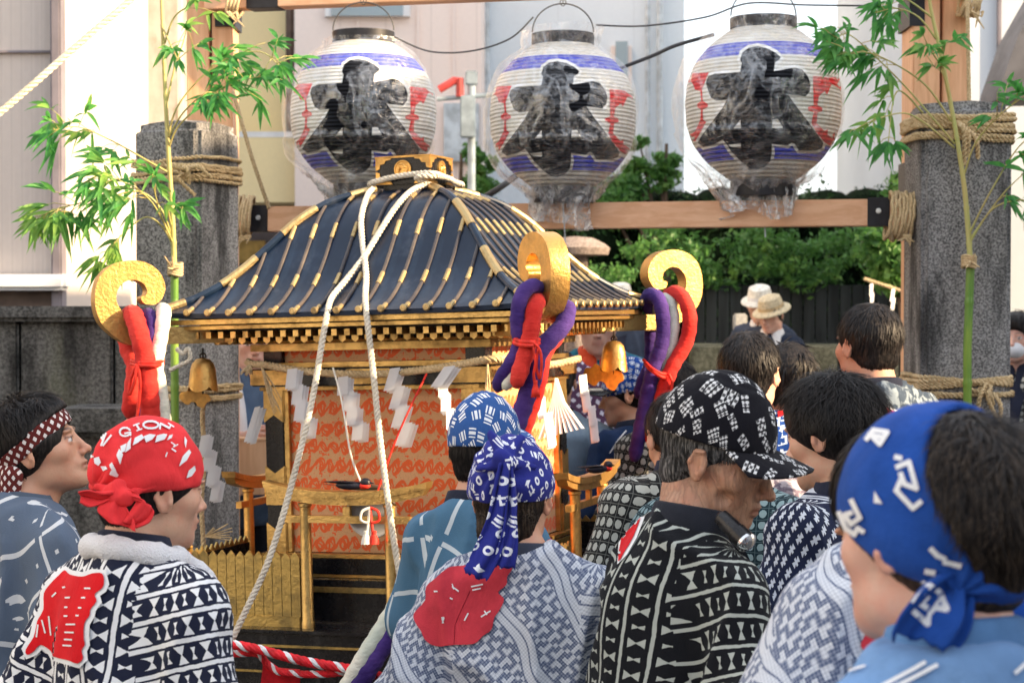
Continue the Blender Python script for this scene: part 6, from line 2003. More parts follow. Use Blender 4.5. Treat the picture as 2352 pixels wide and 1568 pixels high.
def make_hair(f, kind, lod, seed, hs=1.0, wave=0):
    fine = (.005, .007, .010)[lod]; F = shell_field(f, 0, fine); T = f.T
    th = {'short': .010, 'crop': .006, 'full': .017, 'long': .012, 'bald': .0015, 'grey': .003}[kind]
    F.ell(CR[0], tuple(r + th for r in CR[1]), .01, T)
    F.ell((0, -.050, -.030), (.060 + th * .5, .044 + th, .052), .02, T)
    if kind in ('full',): F.ell((0, .035, .085), (.065, .060, .045), .03, T)
    if kind == 'long': F.ell((0, -.062, -.075), (.062, .040, .058), .03, T)
    hl = lambda: None
    # face opening, temples and ears
    F.ell((0, .125, -.030), (.090, .078, .088 + (.012 if kind == 'bald' else 0)), .006, T, 's')
    F.ell((0, .06, -.075), (.14, .075, .072), .004, T, 's')
    for s in (-1, 1):
        F.ell((s * .088, .000, -.030), (.016, .024, .036), .004, T, 's')
        F.ell((s * .10, .050, -.035), (.034, .046, .036), .006, T, 's')
    zc = {'long': -.125, 'grey': -.045}.get(kind, -.085)
    cutplane(F, T, (0, .35, -1), -zc)
    V, Q = F.mesh(); V = V.astype(np.float64); N = mesh_normals(V, Q)
    hv = head_local(f, V)
    nz = vnoise(hv, 55, seed, (1, 1, .35)) * .5 + vnoise(hv, 120, seed + 1, (1, 1, .3)) * .3 + vnoise(hv, 22, seed + 2) * .7
    V = V + N * (nz * (.0035 if kind in ('full', 'long') else .0018))[:, None]
    n = {0: 7500, 1: 1800, 2: 350}[lod]
    hn = N @ T[0]; hv = head_local(f, V)
    def covered(p, mg=.0):
        if not f.cover: return np.zeros(p.shape[:-1], bool)
        r = np.ones(p.shape[:-1], bool)
        for n_, d_ in f.cover:
            n_ = np.array(n_, float); r &= (p @ (n_ / np.linalg.norm(n_))) < d_ + mg
        return r
    cv = covered(hv, -.006)
    if f.cover:
        c0 = np.array(CR[0]); rd = hv - c0; ee = np.sqrt(((rd / (np.array(CR[1]) + .004)) ** 2).sum(1))
        sh = np.where(cv & (ee > 1), 1 / ee, 1.0); sh = np.maximum(sh, .80); hv = c0 + rd * sh[:, None]; V = head_world(f, hv)
    ok = np.where(((hn * (hv - np.array(CR[0]))).sum(1) > 0) & ~covered(hv, .004))[0]
    if kind != 'bald':
        L = {'short': .030, 'crop': .010, 'full': .065, 'long': .110, 'grey': .022}[kind]
        S, SQ = strands_mesh(f, hv[ok], hn[ok], n, L, (.0010, .0020, .0035)[lod], seed + 5, lift={'short': .004, 'crop': .0025, 'full': .013, 'long': .004, 'grey': .002}[kind], messy=(.28 if kind != 'full' else .75) , curlf=wave, down=.35 if kind != 'long' else .8)
        ns = len(S) // 15; S5 = S.reshape(ns, 5, 3, 3); pm = S5[:, :, 1]
        bad = covered(pm, .003).any(1)
        ax2 = np.abs(pm[..., 0])
        bad |= ((pm[..., 2] < .004) & (pm[..., 1] > -.030) & (ax2 > .05)).any(1) if kind != 'long' else ((pm[..., 2] < -.02) & (pm[..., 1] > .0)).any(1)
        bad |= ((pm[..., 2] < -.050) & (kind == 'grey')).any(1)
        bad |= ((pm[..., 1] > .070) & (pm[..., 2] < .052)).any(1) | ((pm[..., 2] < -.098) & (kind != 'long')).any(1)
        S = S5[~bad].reshape(-1, 3); ns = len(S) // 15; base = np.arange(ns) * 15
        SQ = np.concatenate([np.stack([base + st * 3 + j, base + st * 3 + j + 1, base + st * 3 + j + 4, base + st * 3 + j + 3], 1) for st in range(4) for j in (0, 1)])
        S = head_world(f, S); Q = np.concatenate([Q, SQ + len(V)]); V = np.concatenate([V, S])
    if hs != 1.0: V = T[1] + (V - T[1]) * hs
    f.hair = link_mesh('hair', np_mesh('hair', V, Q, f.hairmat), f.t)
def dome_uv(hv, P4i):
    """azimuthal map of the head, metres"""
    p = hv - np.array(CR[0]); r = np.linalg.norm(p, axis=1) + 1e-9
    pol = np.arccos(np.clip(p[:, 2] / r, -1, 1)); az = np.arctan2(p[:, 1], p[:, 0])
    return np.stack([pol * .1 * np.cos(az), pol * .1 * np.sin(az)], 1)[P4i]
def wrap_shell(f, name, mat, th, planes, fine=.0045, wr=.0035, seed=0, extra=None, hs=1.0, parent=None, thick=.004, tuckdir=None, grow_=(0, 0, 0), uvrep=None):
    F = shell_field(f, 0, fine); T = f.T
    F.ell(CR[0], tuple(r + th + g_ for r, g_ in zip(CR[1], grow_)), .01, T)
    F.ell((0, -.050, -.030), (.060 + th * .6, .044 + th, .050), .02, T)
    F.f = np.abs(F.f + thick) - thick
    for n, d in planes: cutplane(F, T, n, d)
    if extra: extra(F, T)
    V, Q = F.mesh(); V = V.astype(np.float64); N = mesh_normals(V, Q); hv = head_local(f, V)
    c = np.array(tuckdir if tuckdir is not None else (0, -.11, -.04)); dv = hv - c; dist = np.linalg.norm(dv, axis=1)
    az = np.arctan2(dv[:, 0], dv[:, 2])
    rad = np.sin(az * 9 + vnoise(hv, 18, seed) * 2.5 + dist * 12) * np.exp(-dist / .11)
    nz = vnoise(hv, 26, seed + 1) * .5 + vnoise(hv, 60, seed + 2) * .2
    V = V + N * (rad * wr * 1.4 + nz * wr)[:, None]
    V = smooth_mesh(V, Q, 1, .4)
    if hs != 1.0: V = T[1] + (V - T[1]) * hs
    uv = dome_uv(hv, Q)
    if uvrep: uv = uvrep(hv)[Q]
    return link_mesh(name, np_mesh(name, V, Q, mat, uv=uv), parent or f.t)
def blobs_mesh(f, name, mat, prims, fine=.004, wr=.003, seed=0, parent=None, uvs=1.0, space='head'):
    """cloth lumps (knots, tails): prims = (kind, args...) in head space or body space"""
    T = f.T if space == 'head' else (np.eye(3), np.zeros(3))
    allp = []
    for p in prims:
        r = max(p[-2]) if p[0] == 'e' else max(p[3], p[4])
        for q in ([p[1]] if p[0] == 'e' else [p[1], p[2]]):
            w = T[0] @ np.array(q, float) + T[1]; allp += [w - r - .02, w + r + .02]
    lo = np.min(allp, 0); hi = np.max(allp, 0)
    F = Field(*[np.arange(lo[i], hi[i], fine, dtype=np.float32) for i in range(3)])
    for p in prims:
        if p[0] == 'e': F.ell(p[1], p[2], p[3], T)
        else: F.cap(p[1], p[2], p[3], p[4], p[5], T, flat=p[6] if len(p) > 6 else None)
    V, Q = F.mesh(); V = V.astype(np.float64); N = mesh_normals(V, Q)
    V = V + N * (vnoise(V, 45, seed) * wr + np.abs(vnoise(V, 22, seed + 3, (1, 1, .5))) * wr)[:, None]
    V = smooth_mesh(V, Q, 1, .35)
    hv = head_local(f, V) if space == 'head' else V
    uv = np.stack([hv[:, 0] + hv[:, 1] * .6, hv[:, 2]], 1)[Q]
    return link_mesh(name, np_mesh(name, V, Q, mat, uv=uv * uvs), parent or f.t)
def cap_gear(mat, brim_mat=None, brim=True, hs=1.06, th=.013, band=None, cz=.022, pl=((0, -.10, -1), -.012), bz=0.0, droop=0, bw=1.0, sdrop=.022):
    def g(f, lod):
        o = wrap_shell(f, 'cap', mat, th, [pl], (.0045, .006, .008)[lod], .0012, 3, hs=hs * .97, grow_=(0, .004, cz), tuckdir=(0, 0, .14))
        mb = MB(); T = f.T
        if brim:
            vs = []; uvl = []; n1, n2 = 19, 8
            for j in range(n2):
                fj = j / (n2 - 1)
                for i in range(n1):
                    a = -1.18 + 2.36 * i / (n1 - 1)
                    r0x, r0y = .091, .104; ext = .092 * fj * (math.cos(a * .95) ** .55)
                    x = math.sin(a) * (r0x + ext * .35) * bw; y = math.cos(a) * r0y + ext - .012 + .004
                    z = .044 + bz - .010 * (1 - math.cos(a)) * 1.6 + (.010 if not droop else -droop) * fj - sdrop * (x / .09) ** 2 * (.35 + .65 * fj)
                    vs.append((x, y, z))
            top = [Vector(head_world(f, np.array([v]))[0]) for v in vs]; bot = [Vector(head_world(f, np.array([[v[0], v[1], v[2] - .004]]))[0]) for v in vs]
            n = len(vs); fs = [(j * n1 + i, j * n1 + i + 1, (j + 1) * n1 + i + 1, (j + 1) * n1 + i) for j in range(n2 - 1) for i in range(n1 - 1)]
            fs2 = [tuple(n + q for q in reversed(fc)) for fc in fs]
            edge = [i for i in range(n1)] + [j * n1 + n1 - 1 for j in range(1, n2)] + [(n2 - 1) * n1 + i for i in range(n1 - 2, -1, -1)] + [j * n1 for j in range(n2 - 2, 0, -1)]
            fs3 = [(edge[q], edge[(q + 1) % len(edge)], n + edge[(q + 1) % len(edge)], n + edge[q]) for q in range(len(edge))]
            me = bpy.data.meshes.new('brim'); me.from_pydata([tuple(v) for v in top + bot], [], fs + fs2 + fs3)
            uvl_ = me.uv_layers.new(name='UVMap'); uv = np.array([(v[0], v[1]) for v in vs + vs])
            idx = np.array([v for p in me.polygons for v in p.vertices]); uvl_.data.foreach_set('uv', uv[idx].ravel())
            me.materials.append(brim_mat or mat); auto_smooth(me, 50); me.update()
            link_mesh('brim', me, o)
        MB().sphere(tuple(head_world(f, np.array([[0, -.012, .036 + .086 + th + .012]]))[0]), (.008, .008, .005)).build('top_button', mat, o)
        f.gear = o
    return g

def sheet(f, name, mat, path, nfold=2, amp=.006, seed=0, parent=None, uvs=1.0, end=0.0):
    """hanging cloth end: path = (px, py, d, half width in photo px, direction across in degrees)"""
    inv = MW[f.t.name].inverted(); g = np.random.default_rng(seed); NC = 13
    rows = catmull([(p[0], p[1], p[2]) for p in path], 6); ws = catmull([(p[3], p[4], 0) for p in path], 6)
    vs = []; uv = []; n = len(rows); Ld = 0; prev = None; ph = g.uniform(0, 6)
    for i, (r, w) in enumerate(zip(rows, ws)):
        c = P(r.x, r.y, r.z); m = r.z / FPX; a = R(w.y); ac = Vector((math.cos(a), 0, -math.sin(a)))
        if prev is not None: Ld += (c - prev).length
        prev = c
        for j in range(NC):
            q = -1 + 2 * j / (NC - 1)
            y = amp * (math.sin(q * math.pi * nfold + ph + i * .12) + .4 * math.sin(q * 9 + i * .35)) + .004 * q * q
            p = c + ac * (q * w.x * m) + Vector((0, -y, 0))
            if i == n - 1: p += Vector((g.normal() * .001, 0, g.normal() * end))
            vs.append(inv @ p); uv.append((q * w.x * m, Ld))
    fs = [(i * NC + j, i * NC + j + 1, (i + 1) * NC + j + 1, (i + 1) * NC + j) for i in range(n - 1) for j in range(NC - 1)]
    me = bpy.data.meshes.new(name); me.from_pydata(vs, [], fs); l = me.uv_layers.new(name='UVMap')
    idx = np.array([v for p in me.polygons for v in p.vertices]); l.data.foreach_set('uv', (np.array(uv)[idx] * uvs).ravel())
    me.materials.append(mat); auto_smooth(me, 180)
    o = link_mesh(name, me, parent or f.t)
    md = o.modifiers.new('thickness', 'SOLIDIFY'); md.thickness = .0025
    return o
# ---------------------------------------------------------------- the people
def blobpx(f, name, mat, prims, fine=.004, wr=.002, seed=0, parent=None, uvs=1.0, it=1):
    """cloth knots and tails; prims: (px,py,d, px,py,d, ra, rb[, squash]) placed where the photo shows them"""
    inv = MW[f.t.name].inverted(); s = 1 / f.s; pr = []
    for p in prims:
        a = np.array(inv @ P(*p[0:3])); b = np.array(inv @ P(*p[3:6])); vw = np.array((inv.to_3x3() @ Vector((0, 1, 0))).normalized())
        pr.append((a, b, p[6] * s, p[7] * s, p[8] if len(p) > 8 else None, vw))
    pts = np.array([q for p in pr for q in p[:2]]); r = max(max(p[2], p[3]) for p in pr) + .02
    F = Field(*[np.arange(pts[:, i].min() - r, pts[:, i].max() + r, fine, dtype=np.float32) for i in range(3)])
    for a, b, ra, rb, fl, vw in pr: F.cap(a, b, ra, rb, .006, flat=(vw, fl) if fl else None)
    V, Q = F.mesh(); V = V.astype(np.float64); N = mesh_normals(V, Q)
    V = V + N * ((1 - np.abs(vnoise(V, 32, seed, (1, 1, .5)))) ** 3 * wr * 2 + vnoise(V, 60, seed + 3) * wr * .7 - wr * .6)[:, None]
    V = smooth_mesh(V, Q, it, .35)
    # photo-independent cloth coordinates: along the body axes of the wearer
    uv = np.stack([V[:, 0] + V[:, 1] * .7, V[:, 2]], 1)[Q] * uvs
    return link_mesh(name, np_mesh(name, V, Q, mat, uv=uv), parent or f.t)
def stroke(pts, w):
    out = []
    for a, b in zip(pts, pts[1:]):
        a = Vector(a); b = Vector(b); t_ = (b - a).normalized(); n = Vector((-t_.y, t_.x)) * w / 2; e = t_ * w * .3
        out.append([tuple(a - e + n), tuple(b + e + n), tuple(b + e - n), tuple(a - e - n)])
    return out
def ringp(cx, cy, rx, ry, w, n=14, a0=0, a1=360):
    pts = [(cx + rx * math.cos(R(a)), cy + ry * math.sin(R(a))) for a in np.linspace(a0, a1, n)]
    return stroke(pts, w)
Z7 = lambda pts: [(x * .4495, 863.7 + y * .4495) for x, y in pts]
Z6 = lambda pts: [(459.4 + .504 * x, 778.2 + .504 * y) for x, y in pts]
Z8 = lambda pts: [(1561.9 + .504 * x, 778.2 + .504 * y) for x, y in pts]
M_pr_red = m_plaincloth('red_dyed_patch', (.66, .012, .018), .12); M_pr_wht = m_plaincloth('white_dyed_print', (.80, .81, .82), .05)
M_pr_pink = m_plaincloth('faded_red_patch', (.60, .05, .07), .2)
SK_T = ((.50, .28, .175), 'tanned'); SK_L = ((.66, .40, .27), 'light'); SK_M = ((.56, .31, .20), 'medium'); SK_P = ((.70, .43, .33), 'rosy')

# 1 man in grey yukata looking up, checked headband
M_yuk = m_grid('grey_blue_yukata', (.105, .14, .20), (.62, .64, .66)); M_chk = m_check('brown_checked_cotton', (.12, .022, .020), (.74, .70, .68), .0125)
def band(mat, lowd, upd, tilt, **kw):
    def g(f, lod):
        f.gear = wrap_shell(f, 'headband', mat, kw.get('th', .018), [((0, tilt, -1), lowd), ((0, -tilt2(kw, tilt), 1), upd)], (.0045, .006, .008)[lod], .0025, 5, uvrep=lambda hv: np.stack([np.arctan2(hv[:, 0], hv[:, 1]) * .09, hv[:, 2]], 1))
    return g
def tilt2(kw, t_): return kw.get('tilt2', t_)
f1 = person('man in a grey blue yukata with a brown checked headband, looking up', 86, 1036, 4.2, -48, (-86, 17, 0), skin=SK_M, coat=M_yuk, collar=m_plaincloth('grey_collar', (.09, .12, .17)),
            hair='full', gear=band(M_chk, -.002, .042, .45), cover=[((0, .45, -1), -.002), ((0, -.45, 1), .042)], seed=1, coatname='yukata', bulk=1.02)
blobpx(f1, 'headband_tail', M_chk, [(12, 1082, 4.14, 30, 1092, 4.14, .018, .020), (28, 1095, 4.12, 18, 1150, 4.12, .024, .022, 1.8), (0, 1100, 4.14, -5, 1160, 4.12, .022, .02, 1.8), (35, 1088, 4.14, 40, 1078, 4.15, .012, .012)], parent=f1.gear)

# 2 man with red bandana
M_tsu = m_tsuzumi('navy_drum_pattern_cotton', (.018, .022, .045), (.80, .81, .82)); M_tsub = m_tsuzumi('black_drum_pattern_cotton', (.010, .011, .014), (.42, .45, .41), .030, .056, .50, .0032)
M_redband = m_plaincloth('red_bandana_cotton', (.78, .045, .05), .10)
def bandana(mat, planes, **kw):
    def g(f, lod):
        f.gear = wrap_shell(f, 'bandana', mat, kw.get('th', .014), planes, (.0042, .006, .008)[lod], kw.get('wr', .0035), 5, hs=1.0, tuckdir=kw.get('tuck'), grow_=kw.get('grow', (0, .004, .004)))
    return g
f2 = person('man with a red bandana and white towel, in a navy drum patterned coat', 346, 1128, 3.4, -36, (-52, -4, 3), skin=SK_L, coat=M_tsu, hair='short', gear=bandana(M_redband, [((0, .08, -1), -.012)], wr=.006, tuck=(.0, -.11, .0), grow=(0, .004, .014)), cover=[((0, .08, -1), -.012)], seed=2, blush=.5, collar_h=.05,
            arms={'r': ((.235, .02, 1.12), (.20, .24, 1.0)), 'l': ((-.24, .0, 1.12), (-.22, .2, .98))}, lean=.05, bulk=.95, wide=.92)
blobpx(f2, 'bandana_knot', M_redband, [(258, 1128, 3.285, 292, 1142, 3.27, .017, .016), (270, 1118, 3.28, 262, 1148, 3.27, .014, .013), (262, 1132, 3.29, 225, 1120, 3.30, .011, .008, 1.6), (296, 1135, 3.29, 400, 1098, 3.34, .008, .005, 1.6)], wr=.0025, parent=f2.gear)
sheet(f2, 'bandana_tail', M_redband, [(262, 1135, 3.265, 8, 90), (235, 1143, 3.26, 14, 95), (208, 1143, 3.255, 20, 90), (184, 1140, 3.25, 13, 80)], 1.0, .005, 1, f2.gear)
sheet(f2, 'bandana_tail', M_redband, [(268, 1140, 3.27, 10, 0), (262, 1162, 3.26, 30, 8), (268, 1185, 3.255, 44, 14), (282, 1208, 3.25, 34, 18)], 1.2, .006, 2, f2.gear)
sheet(f2, 'bandana_tail', M_redband, [(285, 1135, 3.265, 10, 60), (312, 1140, 3.26, 18, 60), (335, 1156, 3.265, 24, 40), (322, 1186, 3.26, 26, 30), (300, 1205, 3.255, 16, 30)], 1.0, .005, 3, f2.gear)
# towel: roll round the neck with ends in front
def towel(f, r=.028, mat=None, drop=.34):
    k = f.k; nk = k['nek']; pts = []
    for a in np.linspace(-135, 135, 15):
        ar = R(a); pts.append(Vector(nk + np.array([math.sin(ar) * .086, -math.cos(ar) * .082 + .012, (.046 - .045 * (1 - math.cos(ar)) / 2)])))
    l = [Vector(nk + np.array([sx * .075, .135, -.06])) for sx in (1, -1)]; l2 = [Vector(nk + np.array([sx * .085, .17, -drop])) for sx in (1, -1)]
    path = resample(catmull([l2[1], l[1]] + pts + [l[0], l2[0]], 4), .012); mb = MB(); rs = [r * (1 + .10 * math.sin(i * .9) + .06 * math.sin(i * 2.3)) for i in range(len(path))]
    mb.tube(path, rs, 16); o = mb.build('towel', mat or M_terry, f.t, smooth=180); return o
towel(f2, .025)
bv = bvh_of(f2.coat); mb = MB()
C2 = [(340, 995), (368, 1016), (430, 1026), (480, 1010), (530, 1010), (537, 1060), (525, 1085), (492, 1115), (500, 1150), (470, 1190), (465, 1220), (440, 1262), (436, 1330), (440, 1370), (425, 1400), (430, 1440), (405, 1465), (350, 1448), (284, 1430), (270, 1402), (215, 1370), (180, 1402), (146, 1422), (138, 1395), (180, 1330), (200, 1250), (232, 1190), (235, 1110), (270, 1060), (312, 1018)]
c2 = cat2(Z7(C2), 3)
decal(bv, [grow(Z7(C2), 11)], .0030, 4, into=mb, mi=1); decal(bv, [c2], .0044, 4, into=mb, mi=0)
marks = []
for a in ([(280, 1125), (298, 1108)], [(335, 1082), (345, 1080)], [(446, 1086), (472, 1086)], [(348, 1134), (368, 1134)], [(430, 1134), (446, 1134)], [(345, 1182), (356, 1182)], [(415, 1185), (426, 1185)], [(342, 1226), (356, 1226)], [(402, 1224), (413, 1224)], [(352, 1268), (395, 1268)], [(346, 1308), (388, 1309)], [(344, 1344), (380, 1346)], [(336, 1374), (376, 1377)],
          [(226, 1245), (242, 1308)], [(262, 1225), (272, 1318)], [(205, 1270), (196, 1330)]): marks += stroke(Z7(a), 3.6)
decal(bv, marks, .0056, 4, into=mb, mi=1); join_into(f2.coat, mb, [M_pr_red, M_pr_wht])
bv = bvh_of(f2.gear); st = []
st += ringp(641 * .4495, 863.7 + 288 * .4495, 12.5, 9.5, 4.0, 14, 40, 335) + stroke(Z7([(640, 295), (668, 290), (668, 305)]), 4)
st += stroke(Z7([(698, 250), (712, 275)]), 4.5) + stroke(Z7([(684, 256), (712, 246)]), 3) + stroke(Z7([(700, 282), (726, 272)]), 3)
st += ringp(770 * .4495, 863.7 + 252 * .4495, 17, 8, 4.4)
st += stroke(Z7([(815, 272), (818, 244)]), 4) + stroke(Z7([(818, 246), (862, 268)]), 4.5) + stroke(Z7([(862, 268), (872, 252)]), 3.5) + stroke(Z7([(858, 244), (885, 262)]), 3)
st += stroke(Z7([(508, 290), (530, 330)]), 4) + stroke(Z7([(508, 300), (530, 292), (534, 310), (516, 318)]), 3.5) + stroke(Z7([(545, 295), (520, 355)]), 4) + stroke(Z7([(570, 305), (530, 355)]), 4) + stroke(Z7([(498, 280), (540, 262)]), 3.5) + stroke(Z7([(490, 300), (540, 285)]), 3)
rope_m = [[(562, 455), (575, 440), (602, 500), (585, 510)], [(570, 480), (560, 500), (600, 515), (608, 500)], [(598, 405), (612, 372), (630, 400), (614, 450)], [(618, 360), (650, 345), (640, 385), (622, 392)], [(655, 340), (672, 315), (668, 370), (640, 392)], [(690, 318), (724, 300), (738, 318), (700, 345), (680, 355)], [(735, 310), (765, 298), (795, 302), (776, 325), (745, 340)], [(800, 305), (835, 296), (852, 300), (838, 325), (790, 340)], [(862, 305), (880, 300), (874, 318), (850, 330)],
          [(462, 345), (480, 340), (470, 400), (486, 412), (468, 420)], [(484, 420), (508, 412), (518, 440), (505, 458), (486, 445)], [(514, 460), (545, 460), (554, 475), (530, 484)], [(940, 310), (952, 330), (945, 368), (938, 340)], [(912, 460), (930, 410), (962, 375), (972, 390), (950, 430)], [(948, 520), (960, 480), (990, 455), (996, 480), (975, 510)], [(520, 640), (540, 620), (552, 630), (530, 665), (514, 668)], [(640, 590), (650, 575), (680, 600), (655, 612)]]
st += [Z7(p) for p in rope_m] + stroke(Z7([(872, 340), (890, 352), (884, 362), (905, 350)]), 2.6) + stroke(Z7([(876, 372), (894, 385)]), 3.5) + stroke(Z7([(845, 410), (852, 390)]), 3)
mb = MB(); decal(bv, st, .0022, 4, into=mb); join_into(f2.gear, mb, [M_pr_wht])

# 3 man in blue cap, half hidden
M_bcap = m_glyph('blue_trigram_cap', (.035, .10, .30), (.80, .82, .84), .036, 0)
M_den = m_grid('denim_blue_coat', (.075, .17, .27), (.55, .62, .66), .17, .006, .0)
f3 = person('man in a blue cap with white bar marks, half hidden behind the blue bandana man', 1116, 1040, 4.3, -28, (-18, 0, 0), skin=SK_M, coat=M_den, hair='short', cover=[((0, -.10, -1), -.012)], gear=cap_gear(M_bcap, brim=True, hs=1.03), seed=3, collar=M_navycollar, wide=.82, bulk=.9, arms={'l': ((-.19, .04, 1.14), (-.12, .26, 1.05)), 'r': ((.21, .04, 1.14), (.14, .26, 1.05))})
bv = bvh_of(f3.coat); mb = MB(); decal(bv, [cat2([(1255, 1240), (1285, 1250), (1300, 1290), (1312, 1330), (1270, 1345), (1240, 1300)], 3)], .0025, 8, into=mb); join_into(f3.coat, mb, [M_pr_red])

# 4 man with dark blue bandana
M_bband = m_glyph('deep_blue_symbol_cotton', (.028, .035, .24), (.80, .82, .88), .034, 1); M_maze = m_maze('woven_strap_pattern_cotton', (.10, .13, .22), (.66, .69, .74))
f4 = person('man with a dark blue bandana and pale maze patterned coat, seen from behind', 1177, 1146, 3.7, -6, (-14, -2, 0), skin=SK_M, coat=M_maze, collar=m_plaincloth('frayed_dark_collar', (.06, .07, .10)), hair='long', hairmat=M_hairb,
            cover=[((0, .05, -1), -.004)], gear=bandana(M_bband, [((0, .05, -1), -.004)], tuck=(-.01, -.10, .075), wr=.0045, grow=(.004, .004, .010)), seed=4, wide=1.06, bulk=1.02, hoff=(-.038, 0, 0), arms={'l': ((-.27, -.0, 1.12), (-.27, .2, .98)), 'r': ((.27, .0, 1.12), (.27, .2, .98))}, group=None)
blobpx(f4, 'bandana_knot', M_bband, [(1150, 1050, 3.59, 1168, 1064, 3.585, .015, .014), (1128, 1000, 3.62, 1158, 1052, 3.59, .009, .012, 1.5), (1195, 1008, 3.62, 1165, 1056, 3.59, .008, .011, 1.5), (1100, 1075, 3.61, 1150, 1062, 3.59, .008, .012, 1.5), (1225, 1070, 3.62, 1168, 1062, 3.59, .006, .011, 1.5)], wr=.003, parent=f4.gear)
sheet(f4, 'bandana_tail', M_bband, [(1158, 1062, 3.575, 12, 0), (1150, 1120, 3.56, 17, 5), (1140, 1190, 3.545, 22, 8), (1122, 1260, 3.525, 32, 12), (1092, 1322, 3.51, 30, 25)], 1.3, .007, 4, f4.gear, end=.003)
sheet(f4, 'bandana_tail', M_bband, [(1166, 1064, 3.585, 8, 0), (1172, 1130, 3.57, 12, -5), (1172, 1200, 3.55, 16, -5), (1166, 1255, 3.53, 24, 0), (1156, 1302, 3.52, 27, 4)], 1.4, .008, 5, f4.gear, end=.003)
bv = bvh_of(f4.coat); mb = MB()
C4 = [(1190, 1036), (1130, 1045), (1080, 1090), (1035, 1130), (1030, 1190), (980, 1250), (985, 1290), (1010, 1330), (1030, 1372), (1080, 1397), (1160, 1392), (1250, 1387), (1290, 1352), (1330, 1322), (1342, 1270), (1368, 1232), (1387, 1185), (1360, 1155), (1398, 1120), (1402, 1082), (1425, 1045), (1380, 1030), (1280, 1028)]
decal(bv, [cat2(Z6(C4), 3)], .0028, 5, into=mb, mi=0)
mk = []
for a in ([(1075, 1150), (1085, 1150)], [(1140, 1180), (1150, 1185)], [(1110, 1265), (1112, 1290)], [(1150, 1130), (1180, 1150)], [(1240, 1130), (1290, 1120)], [(1245, 1145), (1280, 1138)], [(1210, 1280), (1225, 1250)], [(1285, 1265), (1325, 1240)], [(1300, 1240), (1310, 1255)], [(1150, 1120), (1158, 1140)]): mk += stroke(Z6(a), 3.2)
decal(bv, mk, .0042, 4, into=mb, mi=1)
for x in (0,): decal(bv, stroke(Z6([(1232, 1150), (1195, 1230), (1165, 1300), (1160, 1390)]), 1.6), .003, 8, into=mb, mi=2)
join_into(f4.coat, mb, [M_pr_pink, M_pr_wht, m_plaincloth('dark_red_seam', (.25, .01, .02))])

# 5 older man with black cap
M_kcap = m_glyph('black_halftone_cap', (.010, .010, .014), (.70, .70, .70), .040, 2, .0056, 1.0)
f5 = person('older man with a black and white print cap, looking down', 1642, 1056, 3.45, -62, (-108, -18, 3), skin=SK_T, coat=M_tsub, hair='grey', hairmat=M_hairg, cover=[((0, .06, -1), -.040)], gear=cap_gear(M_kcap, hs=1.10, cz=.030, pl=((0, .06, -1), -.038), bz=.012, droop=.010, bw=1.08, sdrop=.013), hs=1.05, seed=5, age=1, nose=1.4,
            lean=.10, hoff=(0, .005, 0), shrug=-.015, collar_h=.042, arms={'r': ((.27, .03, 1.12), (.22, .28, 1.02)), 'l': ((-.25, .08, 1.12), (-.15, .32, 1.02))}, bulk=.92, wide=.95, collar=m_plaincloth('black_collar', (.02, .022, .03)))
bv = bvh_of(f5.coat); mb = MB()
C5 = [(1484, 1116), (1466, 1140), (1446, 1185), (1430, 1235), (1422, 1290), (1436, 1270), (1458, 1232), (1474, 1190), (1486, 1150)]
decal(bv, [grow(C5, 7)], .0018, 6, into=mb, mi=1); decal(bv, [cat2(C5, 2)], .003, 6, into=mb, mi=0)
mk = []
for a in ([(1462, 1175), (1468, 1170)], [(1455, 1190), (1462, 1186)], [(1442, 1222), (1446, 1216)], [(1462, 1205), (1466, 1200)]): mk += stroke(a, 2.6)
decal(bv, mk, .004, 3, into=mb, mi=1)
join_into(f5.coat, mb, [M_pr_red, M_pr_wht])
# black lens shaped case below his chin
a, b = P(1652, 1182, 3.34), P(1718, 1248, 3.29); dv = (b - a).normalized(); q_ = dv.to_track_quat('Z', 'Y').to_matrix().to_4x4()
t = thing('black_case', 'black tubular case with a silver end below the chin of the print cap man', 'case', a)
T = q_; L = (b - a).length
MB().lathe([(.008, 0), (.015, .006), (.016, .02), (.017, L * .6), (.019, L * .62), (.019, L - .008)], 26, M=T).build('barrel', M_lacq, t)
MB().lathe([(.019, L - .008), (.020, L - .002), (.018, L + .001), (.012, L + .006), (.001, L + .008)], 26, M=T).build('end_cap', Mat('silver_end', (.75, .76, .78), .15, .95).m, t)

# 6 near man with blue headband
M_blueb = m_plaincloth('bright_blue_cotton', (.018, .075, .34), .22); M_faded = m_plaincloth('faded_blue_coat', (.17, .31, .55), .22)
G6P = [((0, .5, -1), .018), ((0, -1, .35), .084)]
def g6(f, lod):
    f.gear = wrap_shell(f, 'headband', M_blueb, .020, G6P, .0035, .0026, 5, hs=1.03, tuckdir=(-.06, -.10, -.05), grow_=(.002, .004, .006))
f6 = person('nearest man, in a faded blue coat with a bright blue headband', 2146, 1236, 2.0, 22, (36, -3, 2), skin=SK_P, coat=M_faded, collar_h=.045, collar=m_plaincloth('washed_blue_collar', (.11, .24, .47), .3), hair='full', hairmat=M_hairb, gear=g6, cover=G6P, seed=6, hs=1.03, blush=.8, jaw=1.1, wide=1.05)
d6 = 1.93
blobpx(f6, 'headband_knot', M_blueb, [(2185, 1312, 1.925, 2210, 1326, 1.915, .017, .017), (2200, 1300, 1.93, 2250, 1290, 1.93, .012, .013, 1.6), (2120, 1316, 1.95, 2180, 1318, 1.925, .012, .015, 1.5)], fine=.003, wr=.003, parent=f6.gear)
sheet(f6, 'headband_tail', M_blueb, [(2195, 1318, 1.905, 22, 20), (2165, 1355, 1.898, 50, 12), (2135, 1410, 1.89, 72, 8), (2105, 1470, 1.885, 66, 14)], 1.0, .007, 6, f6.gear, end=.003)
